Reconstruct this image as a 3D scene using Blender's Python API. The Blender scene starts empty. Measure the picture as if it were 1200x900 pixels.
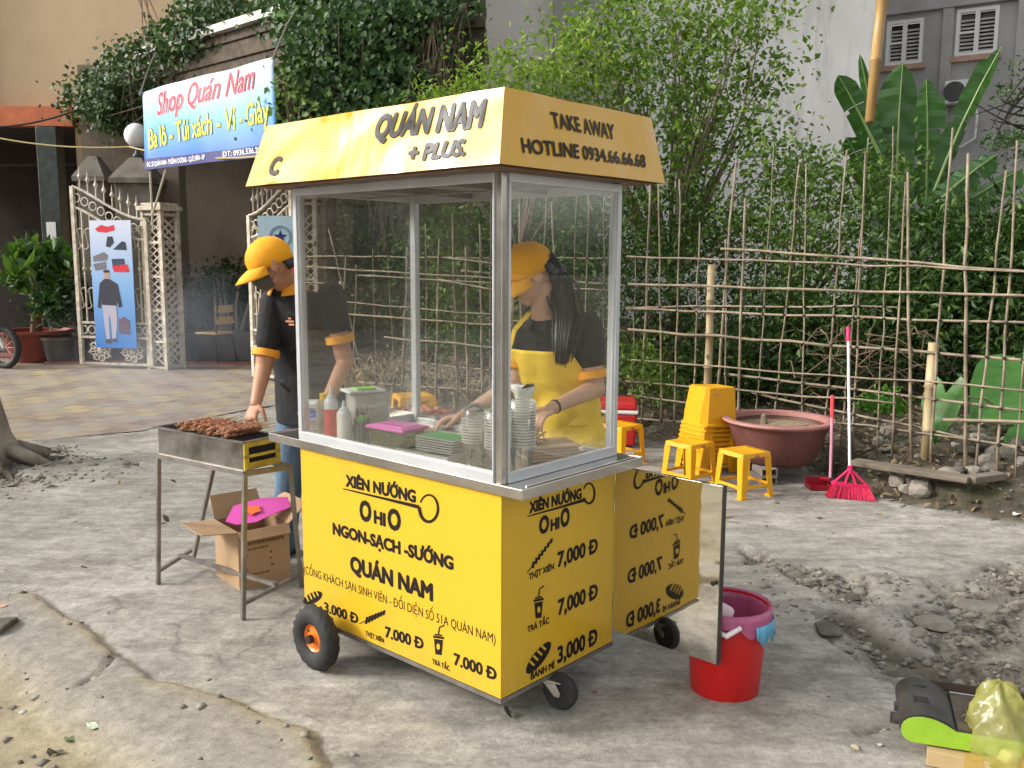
import bpy, bmesh, math, random
import numpy as np
from mathutils import Vector, Matrix, Euler

random.seed(7); RNG = np.random.default_rng(7)
C = bpy.context.scene.collection
R = math.radians
scene = bpy.context.scene

# ------------------------------------------------------------------ camera
FPX, PITCH, ROLL, EYE = 1067.2, .136, .0045, 1.5
cam_d = bpy.data.cameras.new('camera'); cam = bpy.data.objects.new('camera', cam_d); C.objects.link(cam)
_F = Vector((0, math.cos(PITCH), -math.sin(PITCH))); _U0 = Vector((0, math.sin(PITCH), math.cos(PITCH))); _R0 = Vector((1, 0, 0))
_R = _R0*math.cos(ROLL) + _U0*math.sin(ROLL); _U = _U0*math.cos(ROLL) - _R0*math.sin(ROLL)
cam.matrix_world = Matrix(((_R.x, _U.x, -_F.x, 0), (_R.y, _U.y, -_F.y, 0), (_R.z, _U.z, -_F.z, EYE), (0, 0, 0, 1)))
cam_d.sensor_width = 36; cam_d.lens = FPX/1200*36; cam_d.clip_end = 500; cam_d.clip_start = .05
scene.camera = cam

# ------------------------------------------------------------------ world, sun, exposure
SUN_DIR = Vector((-.89, -.10, .50)).normalized()      # towards the sun: low, from the left
world = bpy.data.worlds.new('World'); scene.world = world; world.use_nodes = True
wn = world.node_tree.nodes; wl = world.node_tree.links
sky = wn.new('ShaderNodeTexSky'); sky.sky_type = 'NISHITA'; sky.sun_disc = False
sky.sun_elevation = math.asin(SUN_DIR.z); sky.sun_rotation = math.atan2(SUN_DIR.x, SUN_DIR.y)
sky.air_density = 1.6; sky.dust_density = 5.0; sky.ozone_density = 1.0
hs = wn.new('ShaderNodeHueSaturation'); hs.inputs['Saturation'].default_value = .22
wl.new(sky.outputs[0], hs.inputs['Color']); wl.new(hs.outputs[0], wn['Background'].inputs['Color'])
wn['Background'].inputs['Strength'].default_value = .15
sun_d = bpy.data.lights.new('sun', 'SUN'); sun_d.energy = 1.35; sun_d.angle = R(12); sun_d.color = (1, .96, .89)
sun = bpy.data.objects.new('sun', sun_d); C.objects.link(sun); sun.rotation_euler = SUN_DIR.to_track_quat('Z', 'Y').to_euler()
vs = scene.view_settings; vs.view_transform = 'Standard'; vs.look = 'None'; vs.exposure = .95; vs.gamma = 1
scene.cycles.max_bounces = 8; scene.cycles.transparent_max_bounces = 24; scene.cycles.sample_clamp_indirect = 6

# ------------------------------------------------------------------ pixel helpers (a point of the photograph to a point of the place)
def ray(px, py): return _F + _R*((px-600)/FPX) - _U*((py-450)/FPX)
def G(px, py, z=0.0):
    r = ray(px, py); t = (z-EYE)/r.z; return Vector((0, 0, EYE)) + r*t
def at(px, py, y):
    r = ray(px, py); return Vector((0, 0, EYE)) + r*(y/r.y)
def on_plane(px, py, o, n):
    r = ray(px, py); e = Vector((0, 0, EYE)); t = (Vector(o)-e).dot(n)/r.dot(n); return e + r*t
def V(*a): return Vector(a)

# ------------------------------------------------------------------ materials
def mat(name, col, rough=.6, metal=0, var=.0, vscale=6, bump=0, bscale=40, spec=.5, col2=None, trans=0, ior=1.45, alpha=1, coat=0, sheen=0, vdetail=5, island=0, backface=None, stretch=None):
    m = bpy.data.materials.new(name); m.use_nodes = True; n = m.node_tree.nodes; l = m.node_tree.links
    b = n['Principled BSDF']; b.inputs['Roughness'].default_value = rough; b.inputs['Metallic'].default_value = metal
    b.inputs['Specular IOR Level'].default_value = spec; b.inputs['IOR'].default_value = ior
    b.inputs['Base Color'].default_value = (*col, 1); b.inputs['Transmission Weight'].default_value = trans
    b.inputs['Alpha'].default_value = alpha; b.inputs['Coat Weight'].default_value = coat; b.inputs['Coat Roughness'].default_value = .15
    tc = n.new('ShaderNodeTexCoord'); src = tc.outputs['Object']
    if stretch:
        mp = n.new('ShaderNodeMapping'); mp.inputs['Scale'].default_value = stretch; l.new(src, mp.inputs[0]); src = mp.outputs[0]
    if var or col2:
        t = n.new('ShaderNodeTexNoise'); t.inputs['Scale'].default_value = vscale; t.inputs['Detail'].default_value = vdetail; t.inputs['Roughness'].default_value = .6
        l.new(src, t.inputs['Vector'])
        r = n.new('ShaderNodeValToRGB'); r.color_ramp.elements[0].position = .32; r.color_ramp.elements[1].position = .68
        c2 = col2 or tuple(min(1, c*(1+var)) for c in col); c1 = col if col2 else tuple(c*(1-var) for c in col)
        r.color_ramp.elements[0].color = (*c1, 1); r.color_ramp.elements[1].color = (*c2, 1)
        l.new(t.outputs['Fac'], r.inputs[0]); out = r.outputs[0]
        l.new(out, b.inputs['Base Color'])
        rr = n.new('ShaderNodeMapRange'); rr.inputs['To Min'].default_value = max(.02, rough-.08); rr.inputs['To Max'].default_value = min(1, rough+.1)
        l.new(t.outputs['Fac'], rr.inputs[0]); l.new(rr.outputs[0], b.inputs['Roughness'])
    if bump:
        t = n.new('ShaderNodeTexNoise'); t.inputs['Scale'].default_value = bscale; t.inputs['Detail'].default_value = 4
        l.new(src, t.inputs['Vector']); u = n.new('ShaderNodeBump'); u.inputs['Strength'].default_value = min(1, bump); u.inputs['Distance'].default_value = .01*max(1, bump)
        l.new(t.outputs['Fac'], u.inputs['Height']); l.new(u.outputs[0], b.inputs['Normal'])
    return m

def leafmat(name, c1, c2, c3=None, rough=.5, transl=.35):
    m = bpy.data.materials.new(name); m.use_nodes = True; n = m.node_tree.nodes; l = m.node_tree.links
    b = n['Principled BSDF']; b.inputs['Roughness'].default_value = rough; b.inputs['Specular IOR Level'].default_value = .35
    g = n.new('ShaderNodeNewGeometry'); r = n.new('ShaderNodeValToRGB')
    e = r.color_ramp.elements; e[0].color = (*c1, 1); e[1].color = (*c2, 1)
    if c3: x = r.color_ramp.elements.new(.9); x.color = (*c2, 1); e = r.color_ramp.elements; e[-1].color = (*c3, 1)
    l.new(g.outputs['Random Per Island'], r.inputs[0]); l.new(r.outputs[0], b.inputs['Base Color'])
    t = n.new('ShaderNodeBsdfTranslucent'); mix = n.new('ShaderNodeMixShader'); mix.inputs[0].default_value = transl
    mu = n.new('ShaderNodeMix'); mu.data_type = 'RGBA'; mu.blend_type = 'MULTIPLY'; mu.inputs[0].default_value = 1; mu.inputs[7].default_value = (1.3, 1.25, .6, 1)
    l.new(r.outputs[0], mu.inputs[6]); l.new(mu.outputs[2], t.inputs[0])
    l.new(b.outputs[0], mix.inputs[1]); l.new(t.outputs[0], mix.inputs[2]); l.new(mix.outputs[0], n['Material Output'].inputs[0])
    return m

def glassmat(name, tint=(.93, .95, .94), rough=.02, haze=.0, refl=1.0):
    m = bpy.data.materials.new(name); m.use_nodes = True; n = m.node_tree.nodes; l = m.node_tree.links
    n.remove(n['Principled BSDF'])
    tr = n.new('ShaderNodeBsdfTransparent'); tr.inputs[0].default_value = (*tint, 1)
    gl = n.new('ShaderNodeBsdfGlossy'); gl.inputs['Roughness'].default_value = rough; gl.inputs[0].default_value = (1, 1, 1, 1)
    fr = n.new('ShaderNodeFresnel'); fr.inputs[0].default_value = 1.5
    mu = n.new('ShaderNodeMath'); mu.operation = 'MULTIPLY'; mu.inputs[1].default_value = refl; l.new(fr.outputs[0], mu.inputs[0])
    mx = n.new('ShaderNodeMixShader'); l.new(mu.outputs[0], mx.inputs[0]); l.new(tr.outputs[0], mx.inputs[1]); l.new(gl.outputs[0], mx.inputs[2])
    out = mx.outputs[0]
    if haze:
        d = n.new('ShaderNodeBsdfDiffuse'); d.inputs[0].default_value = (.7, .68, .62, 1)
        tc = n.new('ShaderNodeTexCoord'); t = n.new('ShaderNodeTexNoise'); t.inputs['Scale'].default_value = 3; t.inputs['Detail'].default_value = 6
        l.new(tc.outputs['Object'], t.inputs[0]); mr = n.new('ShaderNodeMapRange'); mr.inputs[3].default_value = haze*.4; mr.inputs[4].default_value = haze*1.6
        l.new(t.outputs['Fac'], mr.inputs[0]); m2 = n.new('ShaderNodeMixShader'); l.new(mr.outputs[0], m2.inputs[0]); l.new(out, m2.inputs[1]); l.new(d.outputs[0], m2.inputs[2]); out = m2.outputs[0]
    l.new(out, n['Material Output'].inputs[0]); return m

# ------------------------------------------------------------------ mesh helpers
class MB:
    def __init__(s): s.v = []; s.f = []
    def add(s, vs, fs):
        o = len(s.v); s.v += [tuple(x) for x in vs]; s.f += [tuple(i+o for i in f) for f in fs]; return s
    def box(s, c, d, rot=None, taper=1.0):
        x, y, z = (k/2 for k in d); vs = []
        for sz in (-1, 1):
            t = taper if sz > 0 else 1
            for sx, sy in ((-1, -1), (1, -1), (1, 1), (-1, 1)): vs.append(Vector((sx*x*t, sy*y*t, sz*z)))
        if rot is not None:
            if isinstance(rot, Euler): rot = rot.to_matrix()
            elif not isinstance(rot, Matrix): rot = Matrix.Rotation(rot, 3, 'Z')
            vs = [rot @ q for q in vs]
        c = Vector(c)
        return s.add([q+c for q in vs], [(3, 2, 1, 0), (4, 5, 6, 7), (0, 1, 5, 4), (1, 2, 6, 5), (2, 3, 7, 6), (3, 0, 4, 7)])
    def lo(s, a, b):   # box from min corner to max corner
        return s.box([(p+q)/2 for p, q in zip(a, b)], [abs(q-p) for p, q in zip(a, b)])
    def beam(s, p0, p1, w, h=None, up=V(0, 0, 1)):
        p0, p1 = Vector(p0), Vector(p1); d = (p1-p0); L = d.length; d.normalize(); h = h or w
        sx = d.cross(up)
        if sx.length < 1e-4: sx = d.cross(V(0, 1, 0))
        sx.normalize(); u = sx.cross(d)
        m = Matrix((sx, d, u)).transposed()
        return s.box((p0+p1)/2, (w, L, h), m)
    def tube(s, pts, rad, n=8, caps=True):
        pts = [Vector(p) for p in pts]; k = len(pts)
        if not isinstance(rad, (list, tuple)): rad = [rad]*k
        vs = []; ref = None
        for i, p in enumerate(pts):
            d = (pts[min(i+1, k-1)] - pts[max(i-1, 0)]).normalized()
            if ref is None: ref = d.orthogonal().normalized()
            a = ref - d*ref.dot(d)
            if a.length < 1e-5: a = d.orthogonal()
            a.normalize(); ref = a; b = d.cross(a)
            for j in range(n):
                t = 2*math.pi*j/n; vs.append(p + (a*math.cos(t)+b*math.sin(t))*rad[i])
        fs = [(i*n+j, i*n+(j+1) % n, (i+1)*n+(j+1) % n, (i+1)*n+j) for i in range(k-1) for j in range(n)]
        if caps: fs += [tuple(reversed(range(n))), tuple((k-1)*n+j for j in range(n))]
        return s.add(vs, fs)
    def ring(s, c, ax, Rr, r, n=20, m=6, a0=0, a1=2*math.pi):
        ax = Vector(ax).normalized(); a = ax.orthogonal().normalized(); b = ax.cross(a); c = Vector(c)
        full = abs(a1-a0-2*math.pi) < 1e-6
        pts = [c + (a*math.cos(a0+(a1-a0)*i/n)+b*math.sin(a0+(a1-a0)*i/n))*Rr for i in range(n+1)]
        return s.tube(pts, r, m, caps=not full)
    def lathe(s, prof, c=(0, 0, 0), n=24, caps=True, ell=(1, 1), axis=None, rot=0):
        c = Vector(c); vs = []
        M = Matrix.Identity(3) if axis is None else Vector(axis).to_track_quat('Z', 'Y').to_matrix()
        for r, z in prof:
            for j in range(n):
                t = 2*math.pi*j/n+rot; vs.append(c + M @ Vector((r*math.cos(t)*ell[0], r*math.sin(t)*ell[1], z)))
        k = len(prof); fs = [(i*n+j, i*n+(j+1) % n, (i+1)*n+(j+1) % n, (i+1)*n+j) for i in range(k-1) for j in range(n)]
        if caps:
            if prof[0][0] > 1e-5: fs.append(tuple(reversed(range(n))))
            if prof[-1][0] > 1e-5: fs.append(tuple((k-1)*n+j for j in range(n)))
        return s.add(vs, fs)
    def ball(s, c, r, n=16, m=10, M=None):
        if not isinstance(r, (tuple, list)): r = (r, r, r)
        vs = []; c = Vector(c)
        for i in range(1, m):
            p = math.pi*i/m
            for j in range(n):
                t = 2*math.pi*j/n; q = Vector((r[0]*math.sin(p)*math.cos(t), r[1]*math.sin(p)*math.sin(t), -r[2]*math.cos(p)))
                vs.append(c + (M @ q if M is not None else q))
        b = Vector((0, 0, -r[2])); t_ = Vector((0, 0, r[2]))
        vs += [c+(M @ b if M is not None else b), c+(M @ t_ if M is not None else t_)]
        fs = [(i*n+j, i*n+(j+1) % n, (i+1)*n+(j+1) % n, (i+1)*n+j) for i in range(m-2) for j in range(n)]
        e = (m-1)*n
        fs += [(e, (j+1) % n, j) for j in range(n)] + [(e+1, (m-2)*n+j, (m-2)*n+(j+1) % n) for j in range(n)]
        return s.add(vs, fs)
    def loft(s, rings, caps=True):   # rings: lists of points of equal length
        n = len(rings[0]); vs = [p for r in rings for p in r]; k = len(rings)
        fs = [(i*n+j, i*n+(j+1) % n, (i+1)*n+(j+1) % n, (i+1)*n+j) for i in range(k-1) for j in range(n)]
        if caps: fs += [tuple(reversed(range(n))), tuple((k-1)*n+j for j in range(n))]
        return s.add(vs, fs)
    def grid(s, P, nu, nv):   # P(u,v) -> point
        vs = [P(i/(nu-1), j/(nv-1)) for j in range(nv) for i in range(nu)]
        return s.add(vs, [(j*nu+i, j*nu+i+1, (j+1)*nu+i+1, (j+1)*nu+i) for j in range(nv-1) for i in range(nu-1)])
    def prism(s, poly, o, U_, V_, t):   # polygon (u,v) in the plane o,U_,V_ extruded by t along the normal
        o, U_, V_ = Vector(o), Vector(U_), Vector(V_); N_ = U_.cross(V_).normalized(); n = len(poly)
        a = [o+U_*u+V_*v for u, v in poly]; b = [p+N_*t for p in a]
        return s.add(a+b, [tuple(reversed(range(n))), tuple(range(n, 2*n))] + [(i, (i+1) % n, n+(i+1) % n, n+i) for i in range(n)])
    def build(s, name, m=None, parent=None, smooth=False, bevel=0, seg=2, solid=0, sub=0):
        me = bpy.data.meshes.new(name); me.from_pydata(s.v, [], s.f); me.update()
        return link(name, me, m, parent, smooth, bevel, seg, solid, sub)

def link(name, me, m=None, parent=None, smooth=False, bevel=0, seg=2, solid=0, sub=0):
    o = bpy.data.objects.new(name, me); C.objects.link(o)
    if m: me.materials.append(m)
    if smooth:
        me.polygons.foreach_set('use_smooth', [True]*len(me.polygons))
        if smooth == 'auto': me.set_sharp_from_angle(angle=R(38))
    if solid:
        k = o.modifiers.new('solid', 'SOLIDIFY'); k.thickness = solid; k.offset = 0
    if sub:
        k = o.modifiers.new('sub', 'SUBSURF'); k.levels = sub; k.render_levels = sub
    if bevel:
        k = o.modifiers.new('bevel', 'BEVEL'); k.width = bevel; k.segments = seg; k.limit_method = 'ANGLE'; k.angle_limit = R(40); k.harden_normals = False
    if parent: attach(o, parent)
    return o

def attach(o, parent):
    o.parent = parent; o.matrix_parent_inverse = Matrix.Identity(4)
WORLDPARTS = []
def thing(name, label, cat, loc=(0, 0, 0), rz=0, group=None):
    o = bpy.data.objects.new(name, None); C.objects.link(o); o.empty_display_size = .1
    o.location = loc; o.rotation_euler = (0, 0, rz); tag(o, label, cat, group); return o
def tag(o, label=None, cat=None, group=None, kind=None):
    if label: o['label'] = label
    if cat: o['category'] = cat
    if group: o['group'] = group
    if kind: o['kind'] = kind
    return o
def struct(name, mb, m, **k): return tag(mb.build(name, m, **k), kind='structure')
def wbuild(mb, name, m, parent, **k):   # mesh given in world coordinates under a parent that may be moved and turned
    L = Matrix.Identity(4); p = parent
    while p is not None:
        L = (Matrix.Translation(p.location) @ p.rotation_euler.to_matrix().to_4x4() @ Matrix.Diagonal((*p.scale, 1))) @ L; p = p.parent
    L = L.inverted()
    mb.v = [tuple(L @ Vector(p)) for p in mb.v]
    return mb.build(name, m, parent, **k)
def dup(root, loc=None, rz=None, label=None, group=None, scale=None, rot=None):
    r = root.copy(); C.objects.link(r)
    if loc is not None: r.location = loc
    if rz is not None: r.rotation_euler = (0, 0, rz)
    if rot is not None: r.rotation_euler = rot
    if scale: r.scale = scale if isinstance(scale, tuple) else (scale,)*3
    if label: r['label'] = label
    if group: r['group'] = group
    for ch in list(root.children):
        c = ch.copy(); C.objects.link(c); c.parent = r
        for g in list(ch.children):
            d = g.copy(); C.objects.link(d); d.parent = c
    return r

def remesh(mb, name, voxel, m, parent, smooth_it=2, world=True):
    me = bpy.data.meshes.new('tmp'); me.from_pydata(mb.v, [], mb.f); o = bpy.data.objects.new('tmp', me); C.objects.link(o)
    k = o.modifiers.new('r', 'REMESH'); k.mode = 'VOXEL'; k.voxel_size = voxel
    if smooth_it:
        k = o.modifiers.new('s', 'SMOOTH'); k.iterations = smooth_it; k.factor = .5
    dg = bpy.context.evaluated_depsgraph_get(); dg.update()
    nm = bpy.data.meshes.new_from_object(o.evaluated_get(dg)); bpy.data.objects.remove(o); bpy.data.meshes.remove(me)
    if world and parent is not None:
        L = (Matrix.Translation(parent.location) @ parent.rotation_euler.to_matrix().to_4x4()).inverted(); nm.transform(L)
    nm.name = name; nm.materials.clear()
    return link(name, nm, m, parent, smooth=True)

# value noise in numpy
def _h(ix, iy, s):
    n = (ix*374761393 + iy*668265263 + s*1442695041) & 0xffffffff
    n = ((n ^ (n >> 13))*1274126177) & 0xffffffff
    return ((n ^ (n >> 16)) & 0xffff)/65535.0
def vnoise(x, y, s=0):
    x = np.asarray(x, float); y = np.asarray(y, float)
    ix = np.floor(x).astype(np.int64); iy = np.floor(y).astype(np.int64); fx = x-ix; fy = y-iy
    fx = fx*fx*(3-2*fx); fy = fy*fy*(3-2*fy)
    return (_h(ix, iy, s)*(1-fx)+_h(ix+1, iy, s)*fx)*(1-fy)+(_h(ix, iy+1, s)*(1-fx)+_h(ix+1, iy+1, s)*fx)*fy
def fbm(x, y, s=0, o=4):
    r = 0; a = .5
    for i in range(o): r = r + a*(vnoise(np.asarray(x)*2**i, np.asarray(y)*2**i, s+i)-.5)*2; a *= .5
    return r
def pdist(X, Y, poly):   # distance to polyline
    d = np.full(X.shape, 1e9)
    for (x0, y0), (x1, y1) in zip(poly[:-1], poly[1:]):
        dx, dy = x1-x0, y1-y0; t = np.clip(((X-x0)*dx+(Y-y0)*dy)/(dx*dx+dy*dy+1e-12), 0, 1)
        d = np.minimum(d, np.hypot(X-x0-t*dx, Y-y0-t*dy))
    return d
def inside(X, Y, poly):
    r = np.zeros(X.shape, bool); n = len(poly)
    for i in range(n):
        x0, y0 = poly[i]; x1, y1 = poly[(i+1) % n]
        c = ((y0 > Y) != (y1 > Y)) & (X < (x1-x0)*(Y-y0)/((y1-y0) if y1 != y0 else 1e-9)+x0)
        r ^= c
    return r

# ------------------------------------------------------------------ text
_caps = {}
def text_data(body, weight=.0, shear=0, spacing=1, res=3):
    if 'Đ' in body:      # D with a short bar through its stem
        vs, fs = text_data(body.replace('Đ', 'D'), 0, shear, spacing, res); wD = text_data('D', 0, shear, spacing, res)[0]; wD = max(v.x for v in wD)-min(v.x for v in wD)
        for i, ch_ in enumerate(body):
            if ch_ == 'Đ':
                xr = max(v.x for v in text_data(body[:i].replace('Đ', 'D')+'D', 0, shear, spacing, res)[0]); x0 = xr-wD; o = len(vs)
                vs += [Vector(p) for p in ((x0-.09, .315, 0), (x0+.26, .315, 0), (x0+.26, .385, 0), (x0-.09, .385, 0))]; fs.append((o, o+1, o+2, o+3))
        return vs, fs
    c = bpy.data.curves.new('t', 'FONT'); c.body = body; c.offset = .014 if ('Ớ' in body or 'Ư' in body) else 0; c.shear = shear; c.space_character = spacing; c.resolution_u = res
    o = bpy.data.objects.new('t', c); C.objects.link(o); dg = bpy.context.evaluated_depsgraph_get(); dg.update()
    me = bpy.data.meshes.new_from_object(o.evaluated_get(dg)); vs = [v.co.copy() for v in me.vertices]; fs = [tuple(p.vertices) for p in me.polygons]
    bpy.data.objects.remove(o); bpy.data.curves.remove(c); bpy.data.meshes.remove(me)
    return vs, fs
def text_on(mb, body, a, b, cap, o, U_, V_, n, weight=.03, shear=0, lift=.0015, disp=None, spacing=1, level=True):
    """body written on the plane (o,U_,V_) from a=(u,v) to b=(u,v) on the baseline, capital height cap"""
    vs0, fs0 = text_data(body, min(weight, .014), shear, spacing)
    vs, fs = [], []; k_ = max(0, weight)*1.35
    offs = [(0, 0)] if k_ <= 0 else [(0, 0), (-k_, 0), (k_, 0), (0, k_*.8), (0, -k_*.8), (-k_*.7, -k_*.6), (k_*.7, k_*.6), (-k_*.7, k_*.6), (k_*.7, -k_*.6)]
    for q_, (ox, oy) in enumerate(offs):
        o_ = len(vs); vs += [Vector((v.x+ox, v.y+oy, q_*.00002)) for v in vs0]; fs += [tuple(i+o_ for i in f) for f in fs0]
    x0 = min(v.x for v in vs); x1 = max(v.x for v in vs); sx = (b[0]-a[0])/(x1-x0); sy = cap/.70
    va, vb = (a[1], b[1]) if not level else ((a[1]+b[1])/2,)*2
    out = []
    for v in vs:
        u = a[0]+(v.x-x0)*sx; w = va+(vb-va)*(v.x-x0)/(x1-x0)+v.y*sy
        k = lift+v.z+(disp(u, w) if disp else 0)
        out.append(o+U_*u+V_*w+n*k)
    # keep facing n
    fl = (U_.cross(V_)).dot(n)*sx > 0
    mb.add(out, fs if fl else [tuple(reversed(f)) for f in fs])

# ------------------------------------------------------------------ leaves
def leafmesh(name, P, size, m, parent=None, aspect=.5, up=.35, seed=1, flat=False, svar=.4, N=None):
    """P (n,3) leaf positions, each leaf two triangles folded at the midrib"""
    g = np.random.default_rng(seed); P = np.asarray(P, float); n = len(P)
    nr = g.normal(size=(n, 3)) if N is None else N+g.normal(size=(n, 3))*.45
    nr[:, 2] = nr[:, 2]+up*2; nr /= np.linalg.norm(nr, axis=1)[:, None]+1e-9
    d = g.normal(size=(n, 3)); d[:, 2] -= .5; d -= nr*(d*nr).sum(1)[:, None]; d /= np.linalg.norm(d, axis=1)[:, None]+1e-9
    w = np.cross(nr, d); s = (size*(1-svar+2*svar*g.random(n)))[:, None]
    base = P - d*s*.5; tip = P + d*s*.5 - nr*s*.08; l = P + w*s*aspect*.5 + nr*s*.1 - d*s*.05; r = P - w*s*aspect*.5 + nr*s*.1 - d*s*.05
    co = np.stack([base, l, tip, r], 1).reshape(-1, 3)
    me = bpy.data.meshes.new(name); me.vertices.add(4*n); me.vertices.foreach_set('co', co.ravel())
    i = np.arange(n)[:, None]*4; idx = np.concatenate([i, i+1, i+2, i, i+2, i+3], 1).ravel()
    me.loops.add(6*n); me.loops.foreach_set('vertex_index', idx.astype(np.int32))
    me.polygons.add(2*n); me.polygons.foreach_set('loop_start', np.arange(2*n, dtype=np.int32)*3); me.polygons.foreach_set('loop_total', np.full(2*n, 3, np.int32))
    me.update(); me.validate()
    return link(name, me, m, parent)
def clump_points(blobs, n, clump=.16, per=28, seed=1, shell=.3):
    """blobs: (x,y,z,rx,ry,rz,weight); leaves gathered in clumps spread through the blobs' volume"""
    g = np.random.default_rng(seed); nc = max(1, n//per); w = np.array([b[6] for b in blobs], float); w /= w.sum()
    ch = g.choice(len(blobs), nc, p=w); B = np.array([b[:6] for b in blobs])[ch]
    u = g.normal(size=(nc, 3)); u /= np.linalg.norm(u, axis=1)[:, None]; rr = g.random(nc)**(1/3)*(1-shell)+shell*g.random(nc)**.2
    c = B[:, :3]+u*rr[:, None]*B[:, 3:6]
    k = np.repeat(c, per, 0); sp = np.repeat(clump*(.5+g.random(nc)), per)[:, None]
    return k+g.normal(size=k.shape)*sp*[1, 1, .6], c
def W(parent): return None
def single(name, mb, m, label, cat, loc=None, group=None, kind=None, **k):
    if loc is None:
        xs = [v[0] for v in mb.v]; ys = [v[1] for v in mb.v]; zs = [v[2] for v in mb.v]; loc = ((min(xs)+max(xs))/2, (min(ys)+max(ys))/2, min(zs))
    mb.v = [(x-loc[0], y-loc[1], z-loc[2]) for x, y, z in mb.v]
    o = mb.build(name, m, **k); o.location = loc; return tag(o, label, cat, group, kind)
def xy(p): return (p[0], p[1])
def gl(pts, z=0): return [xy(G(px, py, z)) for px, py in pts]

# ================================================================== GROUND
BANK = [(9, .2), (4.4, 4.15), (2.98, 5.1), (2.3, 5.62), (2.12, 6.75), (1.15, 7.5), (-.6, 8.75), (-1.7, 9.55), (-2.55, 10.3), (-2.7, 15)]
BANKPOLY = BANK + [(-2.7, 60), (60, 60), (60, .2)]
E1 = gl([(-60, 690), (0, 695), (47, 695), (97, 733), (143, 763), (187, 790), (233, 807), (277, 823), (320, 840), (370, 857), (392, 890), (400, 960)])
E2 = gl([(-60, 745), (0, 770), (33, 787), (67, 813), (100, 837), (160, 880), (215, 930), (300, 1000)])
SP = E1 + [(-.3, 1.0), (-6, 1.0), (-6, 3.8)]
DP = E2 + [(-.6, 1.0), (-6, 1.0), (-6, 3.4)]
RUB = gl([(868, 640), (900, 660), (945, 664), (1045, 679), (1105, 692), (1130, 680), (1155, 662), (1260, 640), (1290, 800), (1200, 815), (1100, 800), (1050, 792), (1000, 770), (970, 752), (920, 735), (905, 715), (880, 690)])
GROOVE = gl([(985, 722), (1005, 735), (1040, 757), (1100, 782), (1200, 800), (1290, 812)])
RUBL = gl([(-60, 520), (0, 520), (60, 522), (120, 533), (158, 540), (150, 553), (100, 562), (60, 575), (0, 590), (-60, 600)])
CR = [gl([(1143, 669), (1165, 662), (1200, 668)]), gl([(1130, 690), (1160, 705), (1200, 690)]), gl([(1160, 705), (1175, 725), (1200, 735)]), gl([(960, 738), (1000, 765), (1045, 800)]),
      gl([(0, 696), (22, 694), (48, 690)]), gl([(140, 765), (120, 790), (95, 805)]), gl([(1010, 862), (1030, 852), (1050, 848)]),
      gl([(870, 640), (820, 640), (790, 650)])]
def ground_h(X, Y):
    w = fbm(X*3.1, Y*3.1, 3, 6)*.13
    core = np.exp(-((np.maximum(np.abs(X)-5, 0))**2+(np.maximum(np.abs(Y-5)-6, 0))**2)/8)
    h = fbm(X*1.3, Y*1.3, 11, 3)*.010+fbm(X*6, Y*6, 5, 4)*.0045
    z = np.zeros(X.shape+(4,))
    # old apron and dirt at the lower left
    s1 = pdist(X, Y, E1)*np.where(inside(X, Y, SP), -1, 1)+w*.45
    st = np.clip(-s1/.025, 0, 1); h = h+st*(.018+fbm(X*7, Y*7, 21, 4)*.010)
    h -= np.exp(-(s1/.018)**2)*.012
    s2 = pdist(X, Y, E2)*np.where(inside(X, Y, DP), -1, 1)+w*.35
    dt = np.clip(.5-s2/.16, 0, 1); h = h-np.clip(-s1/.6, 0, 1)*st*.03-dt*.05+dt*fbm(X*5, Y*5, 31, 4)*.02
    z[..., 0] = dt; z[..., 2] = st*(1-dt)
    lip = np.exp(-((s1+.03)/.035)**2)*(vnoise(X*6, Y*6, 71) > .42); z[..., 0] = np.maximum(z[..., 0], lip*.75)
    # rubble
    s3 = pdist(X, Y, RUB)*np.where(inside(X, Y, RUB), -1, 1)+w*1.1
    r = np.clip(.5-s3/.10, 0, 1)
    s4 = pdist(X, Y, RUBL)*np.where(inside(X, Y, RUBL), -1, 1)+w*1.6
    r = np.maximum(r, np.clip(.5-s4/.14, 0, 1))
    slab = np.clip((vnoise(X*3.3+5, Y*3.3, 77)-.52)*9, 0, 1)
    rr = r*(1-slab*.85)
    h = h+rr*(-.03+fbm(X*8, Y*8, 41, 5)*.055+np.abs(fbm(X*14, Y*14, 43, 3))*.02)+r*slab*.010; z[..., 1] = rr
    g = pdist(X, Y, GROOVE)+w*.25; gg = np.clip(1-g/.12, 0, 1); h = h-gg**.7*.07; z[..., 1] = np.maximum(z[..., 1], gg)
    for c in CR:
        d = pdist(X+w*.25, Y-w*.2, c); k = np.clip(1-d/.018, 0, 1); h = h-k*.02; z[..., 1] = np.maximum(z[..., 1], k)
    # bank behind
    s5 = pdist(X, Y, BANK)*np.where(inside(X, Y, BANKPOLY), -1, 1)+w*.5
    b = np.clip(-s5/.30, 0, 1); up = b*b*(3-2*b)
    h = h+up*.17+np.clip((-s5-.3)/3, 0, 1)*.30+up*fbm(X*4, Y*4, 51, 5)*.07; z[..., 3] = np.maximum(np.clip(.5-s5/.08, 0, 1), np.clip(gg*1.6, 0, 1)*.85)
    return h, z
def axis(core0, core1, step, far0, far1):
    a = list(np.arange(core0, core1, step)); s = step; x = core1
    while x < far1: a.append(x); s *= 1.12; x += s
    a.append(far1); s = step; x = core0-s; b = []
    while x > far0: b.append(x); s *= 1.12; x -= s
    b.append(far0); return np.array(b[::-1]+a)
ax = axis(-3.4, 3.8, .02, -70, 70); ay = axis(2.1, 7.6, .02, -30, 90)
X, Yg = np.meshgrid(ax, ay); H_, Z_ = ground_h(X, Yg)
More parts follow.
